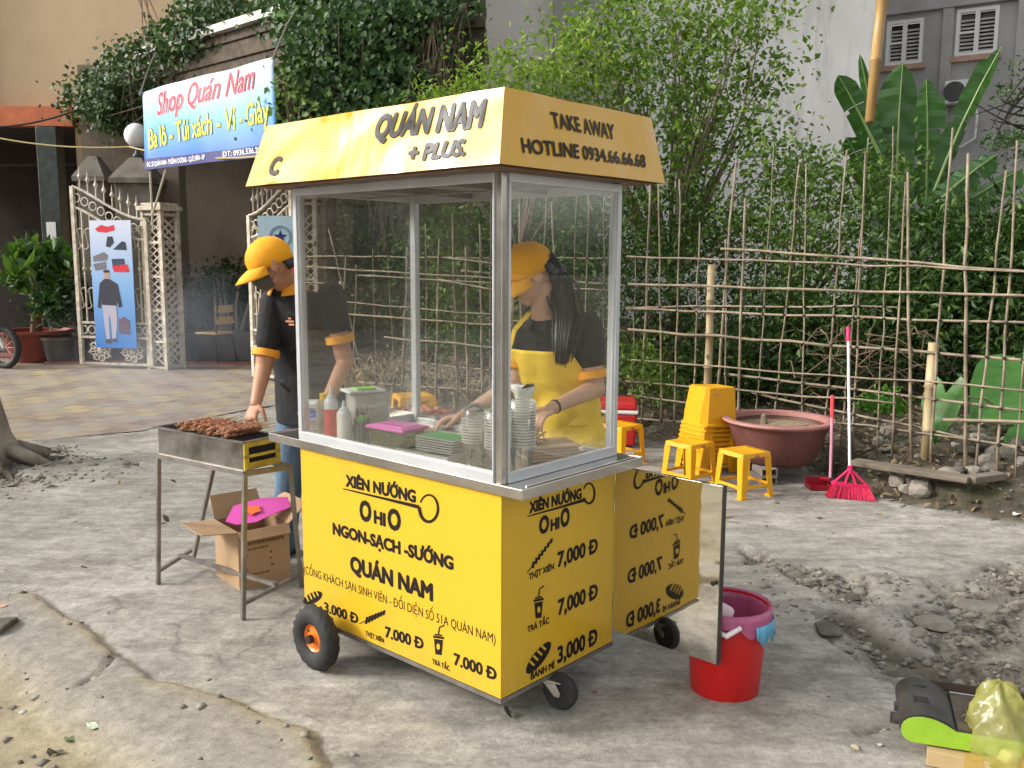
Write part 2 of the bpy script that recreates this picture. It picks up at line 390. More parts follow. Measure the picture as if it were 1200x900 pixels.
# leave room for the tiled patio sheet
PATIO = gl([(-200, 530), (0, 520), (85, 512), (165, 505), (300, 478), (330, 474)]) + [(-2.7, 10.3), (-2.8, 14.2), (-16, 14.2), (-16, 6.5)]
H_ = np.where(inside(X, Yg, PATIO), np.minimum(H_, 0)-.008, H_)
nx, ny = len(ax), len(ay); me = bpy.data.meshes.new('ground')
me.vertices.add(nx*ny); me.vertices.foreach_set('co', np.stack([X, Yg, H_], -1).ravel())
ii = (np.arange(ny-1)[:, None]*nx+np.arange(nx-1)[None]).ravel(); q = np.stack([ii, ii+1, ii+nx+1, ii+nx], 1).ravel().astype(np.int32); nf = len(ii)
me.loops.add(4*nf); me.loops.foreach_set('vertex_index', q); me.polygons.add(nf)
me.polygons.foreach_set('loop_start', np.arange(nf, dtype=np.int32)*4); me.polygons.foreach_set('loop_total', np.full(nf, 4, np.int32)); me.update()
me.polygons.foreach_set('use_smooth', [True]*nf)
ca = me.attributes.new('zone', 'FLOAT_COLOR', 'POINT'); ca.data.foreach_set('color', Z_.reshape(-1, 4).ravel().astype(np.float32))

def ground_material():
    m = bpy.data.materials.new('old concrete'); m.use_nodes = True; n = m.node_tree.nodes; l = m.node_tree.links; b = n['Principled BSDF']
    tc = n.new('ShaderNodeTexCoord'); at_ = n.new('ShaderNodeAttribute'); at_.attribute_name = 'zone'
    sep = n.new('ShaderNodeSeparateColor'); l.new(at_.outputs['Color'], sep.inputs[0])
    def noise(s, d=6, ro=.6, st=None):
        t = n.new('ShaderNodeTexNoise'); t.inputs['Scale'].default_value = s; t.inputs['Detail'].default_value = d; t.inputs['Roughness'].default_value = ro
        src = tc.outputs['Object']
        if st: mp = n.new('ShaderNodeMapping'); mp.inputs['Scale'].default_value = st; mp.inputs['Rotation'].default_value = (0, 0, .5); l.new(src, mp.inputs[0]); src = mp.outputs[0]
        l.new(src, t.inputs[0]); return t.outputs['Fac']
    def ramp(f, *stops):
        r = n.new('ShaderNodeValToRGB'); e = r.color_ramp.elements
        while len(e) < len(stops): e.new(.5)
        for k, (p, c) in zip(e, stops): k.position = p; k.color = (*c, 1) if isinstance(c, tuple) else (c, c, c, 1)
        l.new(f, r.inputs[0]); return r.outputs[0]
    def mix(f, a, c, bt='MIX'):
        x = n.new('ShaderNodeMix'); x.data_type = 'RGBA'; x.blend_type = bt
        if isinstance(f, float): x.inputs[0].default_value = f
        else: l.new(f, x.inputs[0])
        for s, k in ((a, 6), (c, 7)):
            if isinstance(s, tuple): x.inputs[k].default_value = (*s, 1)
            else: l.new(s, x.inputs[k])
        return x.outputs[2]
    base = ramp(noise(.9, 7, .62), (.32, (.27, .250, .212)), (.5, (.37, .346, .300)), (.66, (.48, .452, .402)))
    streak = ramp(noise(2.6, 9, .72, (1, 3.6, 1)), (.34, .60), (.66, 1.25)); c = mix(.85, base, streak, 'MULTIPLY')
    grit = ramp(noise(38, 6, .75), (.38, .74), (.60, 1.12)); c = mix(.7, c, grit, 'MULTIPLY'); mid = ramp(noise(9, 8, .7), (.38, .72), (.60, 1.14)); c = mix(.75, c, mid, 'MULTIPLY')
    fine = ramp(noise(170, 5, .85), (.38, .70), (.62, 1.22)); c = mix(.75, c, fine, 'MULTIPLY')
    dark = ramp(noise(3.3, 9, .75), (.54, 0.0), (.68, .7)); c = mix(dark, c, (.125, .115, .098))
    oil = ramp(noise(1.15, 3, .5), (.60, 0.0), (.70, .45)); c = mix(oil, c, (.13, .125, .115))
    pale = ramp(noise(5.2, 8, .7), (.57, 0.0), (.72, .45)); c = mix(pale, c, (.52, .50, .46))
    vo = n.new('ShaderNodeTexVoronoi'); vo.feature = 'DISTANCE_TO_EDGE'; vo.inputs['Scale'].default_value = .55
    wv = n.new('ShaderNodeTexNoise'); wv.inputs['Scale'].default_value = 2.6; wv.inputs['Detail'].default_value = 8; l.new(tc.outputs['Object'], wv.inputs[0])
    ad = n.new('ShaderNodeMix'); ad.data_type = 'VECTOR'; ad.inputs[0].default_value = .32; l.new(tc.outputs['Object'], ad.inputs[4]); l.new(wv.outputs['Color'], ad.inputs[5]); l.new(ad.outputs[1], vo.inputs['Vector'])
    ck = ramp(vo.outputs['Distance'], (.0, .5), (.006, 0.0)); brk = ramp(noise(1.9, 2), (.52, 0.0), (.56, 1.0)); ckk = mix(1.0, ck, brk, 'MULTIPLY')
    c = mix(ckk, c, (.07, .065, .055))
    strip = mix(ramp(noise(14, 8, .7), (.35, 0.0), (.65, 1.0)), (.24, .22, .185), (.38, .35, .295)); strip = mix(.8, strip, fine, 'MULTIPLY'); strip = mix(.6, strip, grit, 'MULTIPLY')
    c = mix(sep.outputs['Blue'], c, strip)
    dirt = mix(ramp(noise(4.5, 9, .7), (.35, 0.0), (.65, 1.0)), (.25, .205, .125), (.42, .36, .24)); dirt = mix(.8, dirt, fine, 'MULTIPLY'); dirt = mix(.7, dirt, grit, 'MULTIPLY')
    c = mix(sep.outputs['Red'], c, dirt)
    rub = mix(ramp(noise(11, 9, .75), (.38, 0.0), (.62, 1.0)), (.065, .052, .038), (.37, .33, .27)); rub = mix(.8, rub, fine, 'MULTIPLY')
    c = mix(sep.outputs['Green'], c, rub)
    soil = mix(ramp(noise(7, 9, .7), (.36, 0.0), (.64, 1.0)), (.028, .024, .016), (.13, .105, .07)); soil = mix(ramp(noise(2.5, 6), (.5, 0.0), (.7, .6)), soil, (.05, .065, .02)); soil = mix(.6, soil, fine, 'MULTIPLY')
    c = mix(at_.outputs['Alpha'], c, soil)
    l.new(c, b.inputs['Base Color'])
    rg = ramp(noise(2.0, 6), (.3, .62), (.7, .92)); l.new(rg, b.inputs['Roughness']); b.inputs['Specular IOR Level'].default_value = .35
    bu = n.new('ShaderNodeBump'); bu.inputs['Distance'].default_value = .012; bu.inputs['Strength'].default_value = .5; l.new(noise(28, 10, .8), bu.inputs['Height'])
    b2 = n.new('ShaderNodeBump'); b2.inputs['Distance'].default_value = .003; b2.inputs['Strength'].default_value = .6; l.new(noise(210, 4, .7), b2.inputs['Height']); l.new(bu.outputs[0], b2.inputs['Normal'])
    l.new(b2.outputs[0], b.inputs['Normal']); return m
me.materials.append(ground_material()); gob = bpy.data.objects.new('ground', me); C.objects.link(gob); tag(gob, kind='structure')

# tiled patio
def tile_material():
    m = bpy.data.materials.new('patio tiles'); m.use_nodes = True; n = m.node_tree.nodes; l = m.node_tree.links; b = n['Principled BSDF']
    tc = n.new('ShaderNodeTexCoord'); mp = n.new('ShaderNodeMapping'); mp.inputs['Rotation'].default_value = (0, 0, .22); l.new(tc.outputs['Object'], mp.inputs[0])
    bk = n.new('ShaderNodeTexBrick'); bk.offset = 0; bk.inputs['Scale'].default_value = 1; bk.inputs['Brick Width'].default_value = .4; bk.inputs['Row Height'].default_value = .4; bk.inputs['Mortar Size'].default_value = .006
    bk.inputs['Color1'].default_value = (.42, .34, .20, 1); bk.inputs['Color2'].default_value = (.24, .185, .17, 1); bk.inputs['Mortar'].default_value = (.10, .09, .08, 1); l.new(mp.outputs[0], bk.inputs[0])
    ch = n.new('ShaderNodeTexChecker'); ch.inputs['Scale'].default_value = 5; ch.inputs[1].default_value = (1.08, 1.04, .95, 1); ch.inputs[2].default_value = (.78, .76, .78, 1); l.new(mp.outputs[0], ch.inputs[0])
    mu = n.new('ShaderNodeMix'); mu.data_type = 'RGBA'; mu.blend_type = 'MULTIPLY'; mu.inputs[0].default_value = .8; l.new(bk.outputs[0], mu.inputs[6]); l.new(ch.outputs[0], mu.inputs[7])
    t = n.new('ShaderNodeTexNoise'); t.inputs['Scale'].default_value = 2.2; t.inputs['Detail'].default_value = 8; t.inputs['Roughness'].default_value = .7; l.new(tc.outputs['Object'], t.inputs[0])
    r = n.new('ShaderNodeValToRGB'); r.color_ramp.elements[0].position = .42; r.color_ramp.elements[0].color = (0, 0, 0, 1); r.color_ramp.elements[1].position = .66; l.new(t.outputs['Fac'], r.inputs[0])
    m2 = n.new('ShaderNodeMix'); m2.data_type = 'RGBA'; l.new(r.outputs[0], m2.inputs[0]); l.new(mu.outputs[2], m2.inputs[6]); m2.inputs[7].default_value = (.33, .31, .27, 1)
    l.new(m2.outputs[2], b.inputs['Base Color']); b.inputs['Roughness'].default_value = .6; return m
PW = [p for p in PATIO]
st = MB(); st.add([(x, y, .002) for x, y in PW], [tuple(range(len(PW)))[::-1]])
if Vector((0, 0, 1)).dot((Vector(st.v[1])-Vector(st.v[0])).cross(Vector(st.v[2])-Vector(st.v[1]))) > 0: pass
o = struct('patio', st, tile_material())
red_tile = mat('red tile', (.26, .10, .075), .6, var=.25, vscale=5, bump=.1)
o = struct('terrace', MB().lo((-6.6, 12.75, -.1), (-2.6, 14.0, .035)).lo((-16, 13.5, -.1), (-6.6, 14.0, .035)), red_tile)

# ================================================================== BUILDINGS
tanw = mat('tan plaster', (.50, .36, .225), .85, col2=(.60, .45, .29), vscale=.8, bump=.15, bscale=60)
orange = mat('orange trim', (.52, .14, .05), .6, var=.15)
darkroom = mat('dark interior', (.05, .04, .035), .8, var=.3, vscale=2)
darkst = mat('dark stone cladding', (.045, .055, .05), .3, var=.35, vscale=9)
brownwall = mat('shaded brown plaster', (.16, .125, .095), .9, col2=(.24, .19, .15), vscale=1.4, bump=.2)  # the shade under the carport is put into this brown
lightw = mat('pale grey plaster', (.56, .54, .53), .85, col2=(.66, .64, .62), vscale=.9, bump=.1)
midgrey = mat('grey cement column', (.19, .185, .175), .9, col2=(.31, .30, .285), vscale=1.2, bump=.25, vdetail=9)
def stained_wall():
    m = mat('stained whitewash', (.58, .56, .54), .85, col2=(.80, .78, .76), vscale=.55, vdetail=10, bump=.2, bscale=25); n = m.node_tree.nodes; l = m.node_tree.links
    b = n['Principled BSDF']; src = b.inputs['Base Color'].links[0].from_socket
    tc = n['Texture Coordinate']; mp = n.new('ShaderNodeMapping'); mp.inputs['Scale'].default_value = (2.4, 2.4, .35); l.new(tc.outputs['Object'], mp.inputs[0])
    t = n.new('ShaderNodeTexNoise'); t.inputs['Scale'].default_value = 1.3; t.inputs['Detail'].default_value = 9; t.inputs['Roughness'].default_value = .7; l.new(mp.outputs[0], t.inputs[0])
    r = n.new('ShaderNodeValToRGB'); r.color_ramp.elements[0].position = .5; r.color_ramp.elements[0].color = (0, 0, 0, 1); r.color_ramp.elements[1].position = .78; r.color_ramp.elements[1].color = (.8,)*3+(1,); l.new(t.outputs[0], r.inputs[0])
    x = n.new('ShaderNodeMix'); x.data_type = 'RGBA'; l.new(r.outputs[0], x.inputs[0]); l.new(src, x.inputs[6]); x.inputs[7].default_value = (.27, .25, .23, 1); l.new(x.outputs[2], b.inputs['Base Color']); return m
whitest = stained_wall()
greyb = mat('bare cement render', (.27, .265, .26), .9, col2=(.42, .41, .40), vscale=.9, bump=.2, vdetail=9)
slabwhite = mat('weathered white edging', (.40, .38, .33), .8, col2=(.75, .74, .70), vscale=5)
mossbrown = mat('mossy brown boards', (.045, .035, .025), .9, col2=(.13, .10, .07), vscale=7, bump=.4, vdetail=8)

# tan building
tb = thing('tan_house', 'tan plastered house with orange trim and a dark open shopfront at the left edge', 'house', (-8, 14, 0))
w = MB(); YF = 14.0
w.lo((-16, YF, 3.62), (-.95, YF+.3, 9.5)).lo((-6.55, YF, 0), (-.95, YF+.3, 3.62)).lo((-16, YF+.3, 9.0), (-.95, YF+6, 9.5)).lo((-16, YF, 0), (-11.5, YF+.3, 3.62))
w.lo((-1.25, YF+.3, 0), (-.95, YF+6, 9.0))
wbuild(w, 'wall', tanw, tb)
wbuild(MB().lo((-11.8, YF-.18, 3.42), (-6.50, YF-.002, 3.70)).lo((-8.3, YF-.14, 3.704), (-7.86, YF-.003, 9.4)), 'trim', orange, tb)
wbuild(MB().lo((-8.29, YF-.22, 3.42), (-7.80, YF-.185, 3.72)), 'fascia_box', mat('pale box', (.5, .55, .52), .5), tb)
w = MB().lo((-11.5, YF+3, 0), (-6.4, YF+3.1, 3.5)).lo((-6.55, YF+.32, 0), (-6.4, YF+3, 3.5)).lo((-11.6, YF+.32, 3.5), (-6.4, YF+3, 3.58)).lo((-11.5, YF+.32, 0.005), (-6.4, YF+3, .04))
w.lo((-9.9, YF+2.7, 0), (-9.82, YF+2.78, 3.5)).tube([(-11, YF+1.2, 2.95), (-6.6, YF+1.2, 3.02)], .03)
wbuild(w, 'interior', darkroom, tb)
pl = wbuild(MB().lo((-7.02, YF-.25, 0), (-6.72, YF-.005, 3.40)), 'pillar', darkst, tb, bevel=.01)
nt = MB().lo((-6.94, YF-.262, 1.72), (-6.80, YF-.252, 2.02)); wbuild(nt, 'paper_notice', mat('paper', (.75, .75, .75), .8, var=.1, vscale=30), tb)
w = MB(); 
for cx, sx in ((-3.05, .5),):
    w.lo((cx-sx/2, YF-.03, 5.55), (cx+sx/2, YF-.004, 6.6))
wbuild(w, 'window', mat('dark window', (.03, .03, .03), .2), tb)

# carport roof with white edge and mossy ribbed fascia
cp = thing('carport', 'old carport roof with white edge over dark mossy boards, overgrown with ivy', 'carport', (-3, 12.5, 0))
e0, e1, e2 = V(-5.45, 13.6, 0), V(-2.55, 11.0, 0), V(-.35, 10.3, 0)
w = MB(); zt0, zt1 = 4.36, 4.46
pl_ = [(e0.x, e0.y), (e1.x, e1.y), (e2.x, e2.y), (e2.x, 13.99), (e0.x, 13.99)]
w.prism([(x, y) for x, y in pl_], (0, 0, zt0), (1, 0, 0), (0, 1, 0), .10)
wbuild(w, 'roof_slab', slabwhite, cp)
w = MB()
for a, b_ in ((e0, e1), (e1, e2)):
    d = (b_-a).normalized(); nrm = V(d.y, -d.x, 0); 
    if nrm.y > 0: nrm = -nrm
    a2 = a-nrm*.12; b2 = b_-nrm*.12
    for k in range(9):
        z = 3.36+k*.11; w.beam(a2+V(0, 0, z+.05)-nrm*(.03*(k % 2)), b2+V(0, 0, z+.05)-nrm*(.03*(k % 2)), .05, .105)
wbuild(w, 'fascia', mossbrown, cp)
w = MB()
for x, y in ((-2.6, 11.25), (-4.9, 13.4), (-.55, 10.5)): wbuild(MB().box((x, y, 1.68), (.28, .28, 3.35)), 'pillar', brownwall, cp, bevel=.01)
bw = thing('shaded_back_wall', 'plaster wall behind the gate and hedge, its shade painted in as brown', 'wall', (-3.4, 13.9, 0))
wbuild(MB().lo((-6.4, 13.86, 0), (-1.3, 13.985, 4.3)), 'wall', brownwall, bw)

gw = thing('pale_grey_house', 'windowless pale grey house wall rising behind the ivy', 'house', (.2, 16, 0))
wbuild(MB().lo((-2.2, 15.6, 0), (.75, 19, 9.5)), 'wall', lightw, gw)
w = MB().lo((.65, 15.2, 0), (1.38, 16.1, 9.4)); single('cement_column', w, midgrey, 'rough dark grey cement column between the pale house walls', 'column')
ww = thing('whitewashed_house', 'tall blank wall of stained flaking whitewash behind the trees', 'house', (3.8, 16, 0))
wbuild(MB().lo((1.4, 16.0, 0), (6.17, 22, 10)), 'wall', whitest, ww)

# grey house with two windows, turned a little
gh = thing('grey_cement_house', 'bare grey cement house with two shuttered windows at the upper right', 'house', (8.1, 20, 0), 0)
P0 = at(1030, 250, 20.0); P0.z = 0; gd = V(1.0, -.62, 0).normalized(); gn = V(gd.y, -gd.x, 0)   # gn points to the camera side
if gn.y > 0: gn = -gn
gh.location = P0; gh.rotation_euler = (0, 0, math.atan2(gd.y, gd.x)); GO = P0
def guv(px, py):
    p = on_plane(px, py, GO, gn); return (p-GO).dot(gd), p.z
M3 = Matrix((gd, -gn, V(0, 0, 1))).transposed()
def gbox(mb, u0, u1, z0, z1, d0, d1): mb.lo((u0, -d1, z0), (u1, -d0, z1))
wins = [(guv(1040, 26), guv(1080, 74)), (guv(1122, 12), guv(1168, 62))]
w = MB(); us = [-1.6]; zb_, zt_ = 0, 9.5
(w1, w2) = [(a[0], b[0], b[1], a[1]) for a, b in wins]
z_lo = min(w1[2], w2[2]); 
gbox(w, -1.6, w1[0], 0, 9.5, -.2, 0); gbox(w, w1[1], w2[0], 0, 9.5, -.2, 0); gbox(w, w2[1], 9, 0, 9.5, -.2, 0)
for q in (w1, w2): gbox(w, q[0], q[1], 0, q[2], -.2, 0); gbox(w, q[0], q[1], q[3], 9.5, -.2, 0)
gbox(w, -1.6, 9, 0, 9.5, -4, -3.8)
w.build('wall', greyb, gh)
w = MB(); gbox(w, -1.6, 9, w1[3]+.12, w1[3]+.42, .003, .10)
ua = guv(1103, 60)[0]; ub = guv(1116, 60)[0]; gbox(w, ua, ub, 0, w1[3]+.118, .003, .08)
gbox(w, guv(1190, 60)[0], guv(1190, 60)[0]+.35, 0, w1[3]+.118, .003, .1)
w.build('pilaster', greyb, gh, bevel=.01)
winw = mat('white window frame', (.72, .72, .70), .5); louv = mat('louvre slats', (.55, .53, .50), .5, var=.15, vscale=8); dk = mat('window dark', (.02, .02, .02), .3)
for q in (w1, w2):
    u0, u1, z0, z1 = q; f = MB(); t = .07
    for a, b_, c, d in ((u0, u1, z0, z0+t), (u0, u1, z1-t, z1), (u0, u0+t, z0+t, z1-t), (u1-t, u1, z0+t, z1-t), ((u0+u1)/2-t*.6, (u0+u1)/2+t*.6, z0+t, z1-t), (u0+t, (u0+u1)/2-t*.6, (z0+z1)/2-.02, (z0+z1)/2+.02)):
        gbox(f, a, b_, c, d, -.06, .03)
    wo = f.build('window', winw, gh)
    s = MB(); k = 0; z = z0+t+.03
    while z < z1-t:
        if (z < z0+(z1-z0)*.8): 
            for a, b_ in ((u0+t, (u0+u1)/2-t*.6), ((u0+u1)/2+t*.6, u1-t)): s.box(((a+b_)/2, .06, z), (b_-a, .06, .02), Euler((.6, 0, 0)))
        z += .075
    s.build('louvre', louv, wo); pn = MB(); gbox(pn, u0+t, u1-t, z0+t, z1-t, -.14, -.12); pn.build('pane', dk, wo)
    s = MB(); gbox(s, u0-.08, u1+.08, z0-.11, z0-.003, -.003, .09); s.build('sill', mat('rust stained sill', (.42, .28, .2), .8, var=.2), wo)
# air conditioner and its pipe
u0, zt = guv(1110, 98); u1, zb = guv(1141, 122)
M4 = Matrix.LocRotScale(GO, gh.rotation_euler, None)
ac = thing('air_conditioner', 'white air conditioner unit on the grey cement wall above the banana leaves', 'air conditioner', M4 @ V((u0+u1)/2, -.17, zb), gh.rotation_euler.z)
w = MB().box((0, 0, (zt-zb)/2), (u1-u0, .30, zt-zb)); w.build('casing', winw, ac, bevel=.015)
MB().lathe([(.001, 0), (.2, 0), (.2, .02), (.18, .02)], (-.08, -.152, (zt-zb)/2), axis=(0, -1, 0)).build('fan', dk, ac)
MB().tube([(.3, 0, .05), (.36, -.05, -.3), (.34, 0, -.7), (.1, .05, -.85), (-.1, .1, -.8)], .025, 6).build('pipe', winw, ac)
# house across the street, seen only in the glass, on the left
sh = thing('street_house', 'row house across the street seen in the glass reflections', 'house', (-17, 1, 0))
w = MB().lo((-19, -6, 0), (-17, 8, 7)); wbuild(w, 'wall', brownwall, sh)
for k in range(5):
    wbuild(MB().lo((-16.99, -5+k*2.6, 1.0), (-16.93, -3.6+k*2.6, 2.6)), 'window', dk, sh)

# ================================================================== BANNER, CABLES
bo = on_plane(163, 108, at(163, 108, 11.7), V(0, 1, 0)); TL, TR = at(163, 108, 11.7), at(320, 68, 10.0); BL, BR = at(169, 199, 11.7), at(322, 182, 10.0)
bu_ = (TR-TL); bL = bu_.length; bU = V(bu_.x, bu_.y, 0).normalized(); bN = V(bU.y, -bU.x, 0); bN = bN if bN.y < 0 else -bN
bn = thing('shop_banner', 'blue and white hanging shop banner with red script and yellow letters', 'banner', (BL.x, BL.y, BL.z), math.atan2(bU.y, bU.x))
Wd = (BR-BL).length; Hh = (TL.z-BL.z)
def banner_mat():
    m = bpy.data.materials.new('printed banner'); m.use_nodes = True; n = m.node_tree.nodes; l = m.node_tree.links; b = n['Principled BSDF']; b.inputs['Roughness'].default_value = .4
    tc = n.new('ShaderNodeTexCoord'); sp = n.new('ShaderNodeSeparateXYZ'); l.new(tc.outputs['Generated'], sp.inputs[0]); r = n.new('ShaderNodeValToRGB'); e = r.color_ramp.elements
    e[0].position = 0; e[0].color = (.02, .09, .42, 1); e[1].position = 1; e[1].color = (.62, .72, .85, 1)
    for p, c in ((.15, (.03, .16, .55)), (.45, (.10, .36, .68)), (.75, (.34, .56, .80))): x = e.new(p); x.color = (*c, 1)
    l.new(sp.outputs['Z'], r.inputs[0]); l.new(r.outputs[0], b.inputs['Base Color']); return m
def bw_(u, v): return .018*math.sin(u*3.1+v*2)+.01*math.sin(u*7+1)
MB().grid(lambda a, b_: V(a*Wd, bw_(a*Wd, b_*Hh), b_*(Hh+.07*a)), 40, 14).build('sheet', banner_mat(), bn, smooth=True, solid=.003)
def bt(body, a, b_, cap, m, name, wt=.02, sh_=0, lift=.006, sp=1):
    q = MB(); text_on(q, body, a, b_, cap, V(0, 0, 0), V(1, 0, 0), V(0, 0, 1), V(0, -1, 0), wt, sh_, lift, lambda u, v: -bw_(u, v), sp, False); return q.build(name, m, bn)
whi = mat('white print', (.8, .8, .82), .5); yel = mat('yellow print', (.75, .78, .04), .5); redp = mat('red print', (.70, .03, .06), .5); navy = mat('navy print', (.015, .02, .16), .5)
MB().grid(lambda a, b_: V(a*Wd, bw_(a*Wd, b_*.15)-.003, .002+b_*(.135-.02*math.sin(a*3))), 40, 3).build('footer_band', navy, bn, smooth=True)
bt('Shop Quán Nam', (.30*Wd*.45, .63), (.88*Wd, .74), .25, whi, 'lettering', .030, .45, .0055)
bt('Shop Quán Nam', (.30*Wd*.45, .63), (.88*Wd, .74), .25, redp, 'lettering', .010, .45, .0085)
bt('Ba lô - Túi xách - Ví - Giày', (.04*Wd, .25), (.96*Wd, .37), .24, navy, 'lettering', .030, 0, .0055)
bt('Ba lô - Túi xách - Ví - Giày', (.04*Wd, .25), (.96*Wd, .37), .24, yel, 'lettering', .013, 0, .0085)
bt('ĐC: 55 QUÁN NAM - P.KÊNH DƯƠNG - Q.LÊ CHÂN - HP', (.02*Wd, .035), (.52*Wd, .04), .055, whi, 'lettering', .012, 0, .0085)
bt('ĐT: 0936.536.25', (.64*Wd, .045), (.90*Wd, .05), .06, whi, 'lettering', .012, 0, .0085)
ropem = mat('rope', (.35, .33, .3), .8)
for x, z in ((0, Hh), (Wd, Hh+.07)): MB().tube([(x-.03, .01, z-.02), (x, 0, z), (x+.25, -.0, z+.30), (x+.40, 0, z+.42)], [.02, .012, .008, .008], 5).build('rope', ropem, bn)
MB().tube([(.05, .05, .0), (.05, .05, -.75)], .014, 6).tube([(.06, .05, -.55), (.45, .03, -.02)], .014, 6).build('pole', mat('cream pole', (.5, .45, .33), .6), bn)
def cable(name, pts, r, m, label): single(name, MB().tube(pts, r, 6), m, label, 'cable')
def sag(a, b_, s, n=14): return [a.lerp(b_, i/n)-V(0, 0, s*4*(i/n)*(1-i/n)) for i in range(n+1)]
cable('yellow_cable', sag(at(-60, 148, 12.5), at(152, 172, 12.2), .1)+sag(at(152, 172, 12.2), at(345, 178, 9.6), .1), .010, mat('yellowed wire', (.45, .36, .16), .6), 'thin yellowish wire stretched past the globe lamp to the banner')
cable('black_cable', sag(at(-60, 146, 13.3), at(92, 128, 13.3), .12), .014, mat('black wire', (.02, .02, .02), .5), 'black wire sagging in front of the orange lintel')

# ================================================================== GATE
ivory = mat('ivory painted iron', (.68, .64, .54), .5, col2=(.36, .28, .19), vscale=14, bump=.1, vdetail=8)
def gate_leaf(root, Wg, tall, low, poster=None, flip=False):
    """leaf in the local x,z plane, x 0..Wg; rails sweep down from tall to low"""
    def top(x): t = x/Wg; return low+(tall-low)*(1-t)**1.6*(1+.9*t*(1-t))
    f = MB()
    f.beam((0, 0, 0.04), (0, 0, tall), .05, .05).beam((Wg, 0, .04), (Wg, 0, low), .05, .05)
    for z in (.06, .42, .62): f.beam((0, 0, z), (Wg, 0, z), .04, .03)
    for dz in (0, -.27): f.tube([(Wg*i/14, 0, top(Wg*i/14)+dz) for i in range(15)], .018, 6)
    f.build('frame', ivory, root)
    b = MB(); n = 9
    for i in range(1, n):
        x = Wg*i/n; b.tube([(x, 0, .62), (x, 0, top(x)-.27)], .011, 6); b.tube([(x, 0, top(x)-.02), (x, 0, top(x)+.16)], .010, 6)
        b.ball((x, 0, 1.35), .028, 8, 6); b.lathe([(.004, -.0), (.034, .05), (.012, .10), (.0, .20)], (x, 0, top(x)+.12), 6)
        for z in (1.28, 1.42): b.ball((x, 0, z), .018, 8, 6)
    b.build('bars', ivory, root)
    s = MB()
    for i in range(n):
        x = Wg*(i+.5)/n
        s.ring((x, 0, top(x)-.135), (0, 1, 0), .055, .009, 12, 5); s.ring((x, 0, .52), (0, 1, 0), .055, .009, 12, 5)
        if i in (0, 1, n-2, n-1):
            for z in (.95, 1.75): s.ring((x-.03, 0, z-.09), (0, 1, 0), .05, .008, 10, 5, .5, 4.5); s.ring((x+.03, 0, z+.09), (0, 1, 0), .05, .008, 10, 5, 3.6, 7.6); s.tube([(x+.01, 0, z-.08), (x-.01, 0, z+.08)], .008, 5)
    for cx in (.27, .73):
        c = V(Wg*cx, 0, .24); s.ball(c, (.05, .02, .05), 8, 6)
        for k in range(8):
            a = k*math.pi/4+.2; s.ring(c+V(math.cos(a)*.12, 0, math.sin(a)*.11), (0, 1, 0), .042, .010, 10, 5); s.tube([c, c+V(math.cos(a)*.2, 0, math.sin(a)*.15)], .008, 5)
    s.build('scrollwork', ivory, root)
g0, g1 = G(97, 430), G(179, 433)
gt = thing('iron_gate', 'ivory wrought iron gate leaf with spearheads, blue fashion poster wired on it', 'gate', g0, math.atan2(g1.y-g0.y, g1.x-g0.x)); GW = (g1-g0).length; gate_leaf(gt, GW, 2.45, 2.0)
g2 = G(297, 418); g2 = at(297, 400, 11.3); g2.z = 0; g3 = at(346, 400, 10.9); g3.z = 0
gt2 = thing('iron_gate', 'ivory wrought iron gate leaf half hidden behind the capped man and cart glass', 'gate', g3, math.atan2(g2.y-g3.y, g2.x-g3.x)+0); gate_leaf(gt2, (g3-g2).length, 2.4, 2.02)
def lattice_pillar(name, loc, rz, label, s=.34, h=2.12, sx=1.0):
    r = thing(name, label, 'gate pillar', loc, rz); f = MB()
    for x in (-1, 1):
        for y in (-1, 1): f.box((x*s*sx/2, y*s/2, h/2), (.05, .05, h))
    for z in (.03, .38, .8, 1.25, 1.7, h-.05):
        for k in (-1, 1): f.box((0, k*s/2, z), (s*sx-.052, .03, .03)); f.box((k*s*sx/2, 0, z), (.03, s-.052, .03))
    f.build('frame', ivory, r)
    l_ = MB(); z = .05
    while z < h-.25:
        for k in (-1, 1):
            for a in (-1, 1):
                l_.beam((a*s*sx/2*.9, k*s/2, z), (-a*s*sx/2*.9, k*s/2, z+.2), .012, .012); l_.beam((k*s*sx/2, a*s/2*.9, z), (k*s*sx/2, -a*s/2*.9, z+.2), .012, .012)
        z += .1
    l_.build('lattice', ivory, r)
    MB().box((0, 0, h+.03), (s*sx+.12, s+.12, .06)).box((0, 0, h+.08), (s*sx+.04, s+.04, .04)).build('cap', ivory, r, bevel=.008)
    return r
p = G(190, 433); lattice_pillar('lattice_pillar', V(p.x+.02, p.y+.12, 0), math.atan2(g1.y-g0.y, g1.x-g0.x)-.15, 'ivory iron lattice gate pillar beside the leaf with the blue poster', .30)
p = at(366, 400, 11.2); lattice_pillar('lattice_pillar', V(p.x, p.y, 0), -.2, 'ivory iron lattice gate pillar seen through the cart glass behind the man', .26, 2.2)
stonep = mat('grey pillar stone', (.10, .09, .075), .85, col2=(.19, .17, .14), vscale=5, bump=.3)
def stone_pillar(px0, px1, pytop, d, label, lamp=None):
    a, b_ = at(px0, pytop, d), at(px1, pytop, d); s = (b_.x-a.x); cx = (a.x+b_.x)/2
    r = thing('stone_pillar', label, 'gate pillar', (cx, d+s/2, 0)); zt = a.z
    MB().box((0, 0, zt/2), (s*.8, s*.8, zt)).build('shaft', stonep, r, bevel=.01)
    MB().box((0, 0, zt+.035), (s, s, .07)).lathe([(s*.70, .07), (s*.2, .36), (.0, .37)], (0, 0, zt), 4, rot=math.pi/4).build('cap', stonep, r)
    return r, V(cx, d+s/2, zt+.36)
r_, lp = stone_pillar(127, 178, 214, 12.7, 'grey stone pillar with pyramid cap carrying a globe lamp')
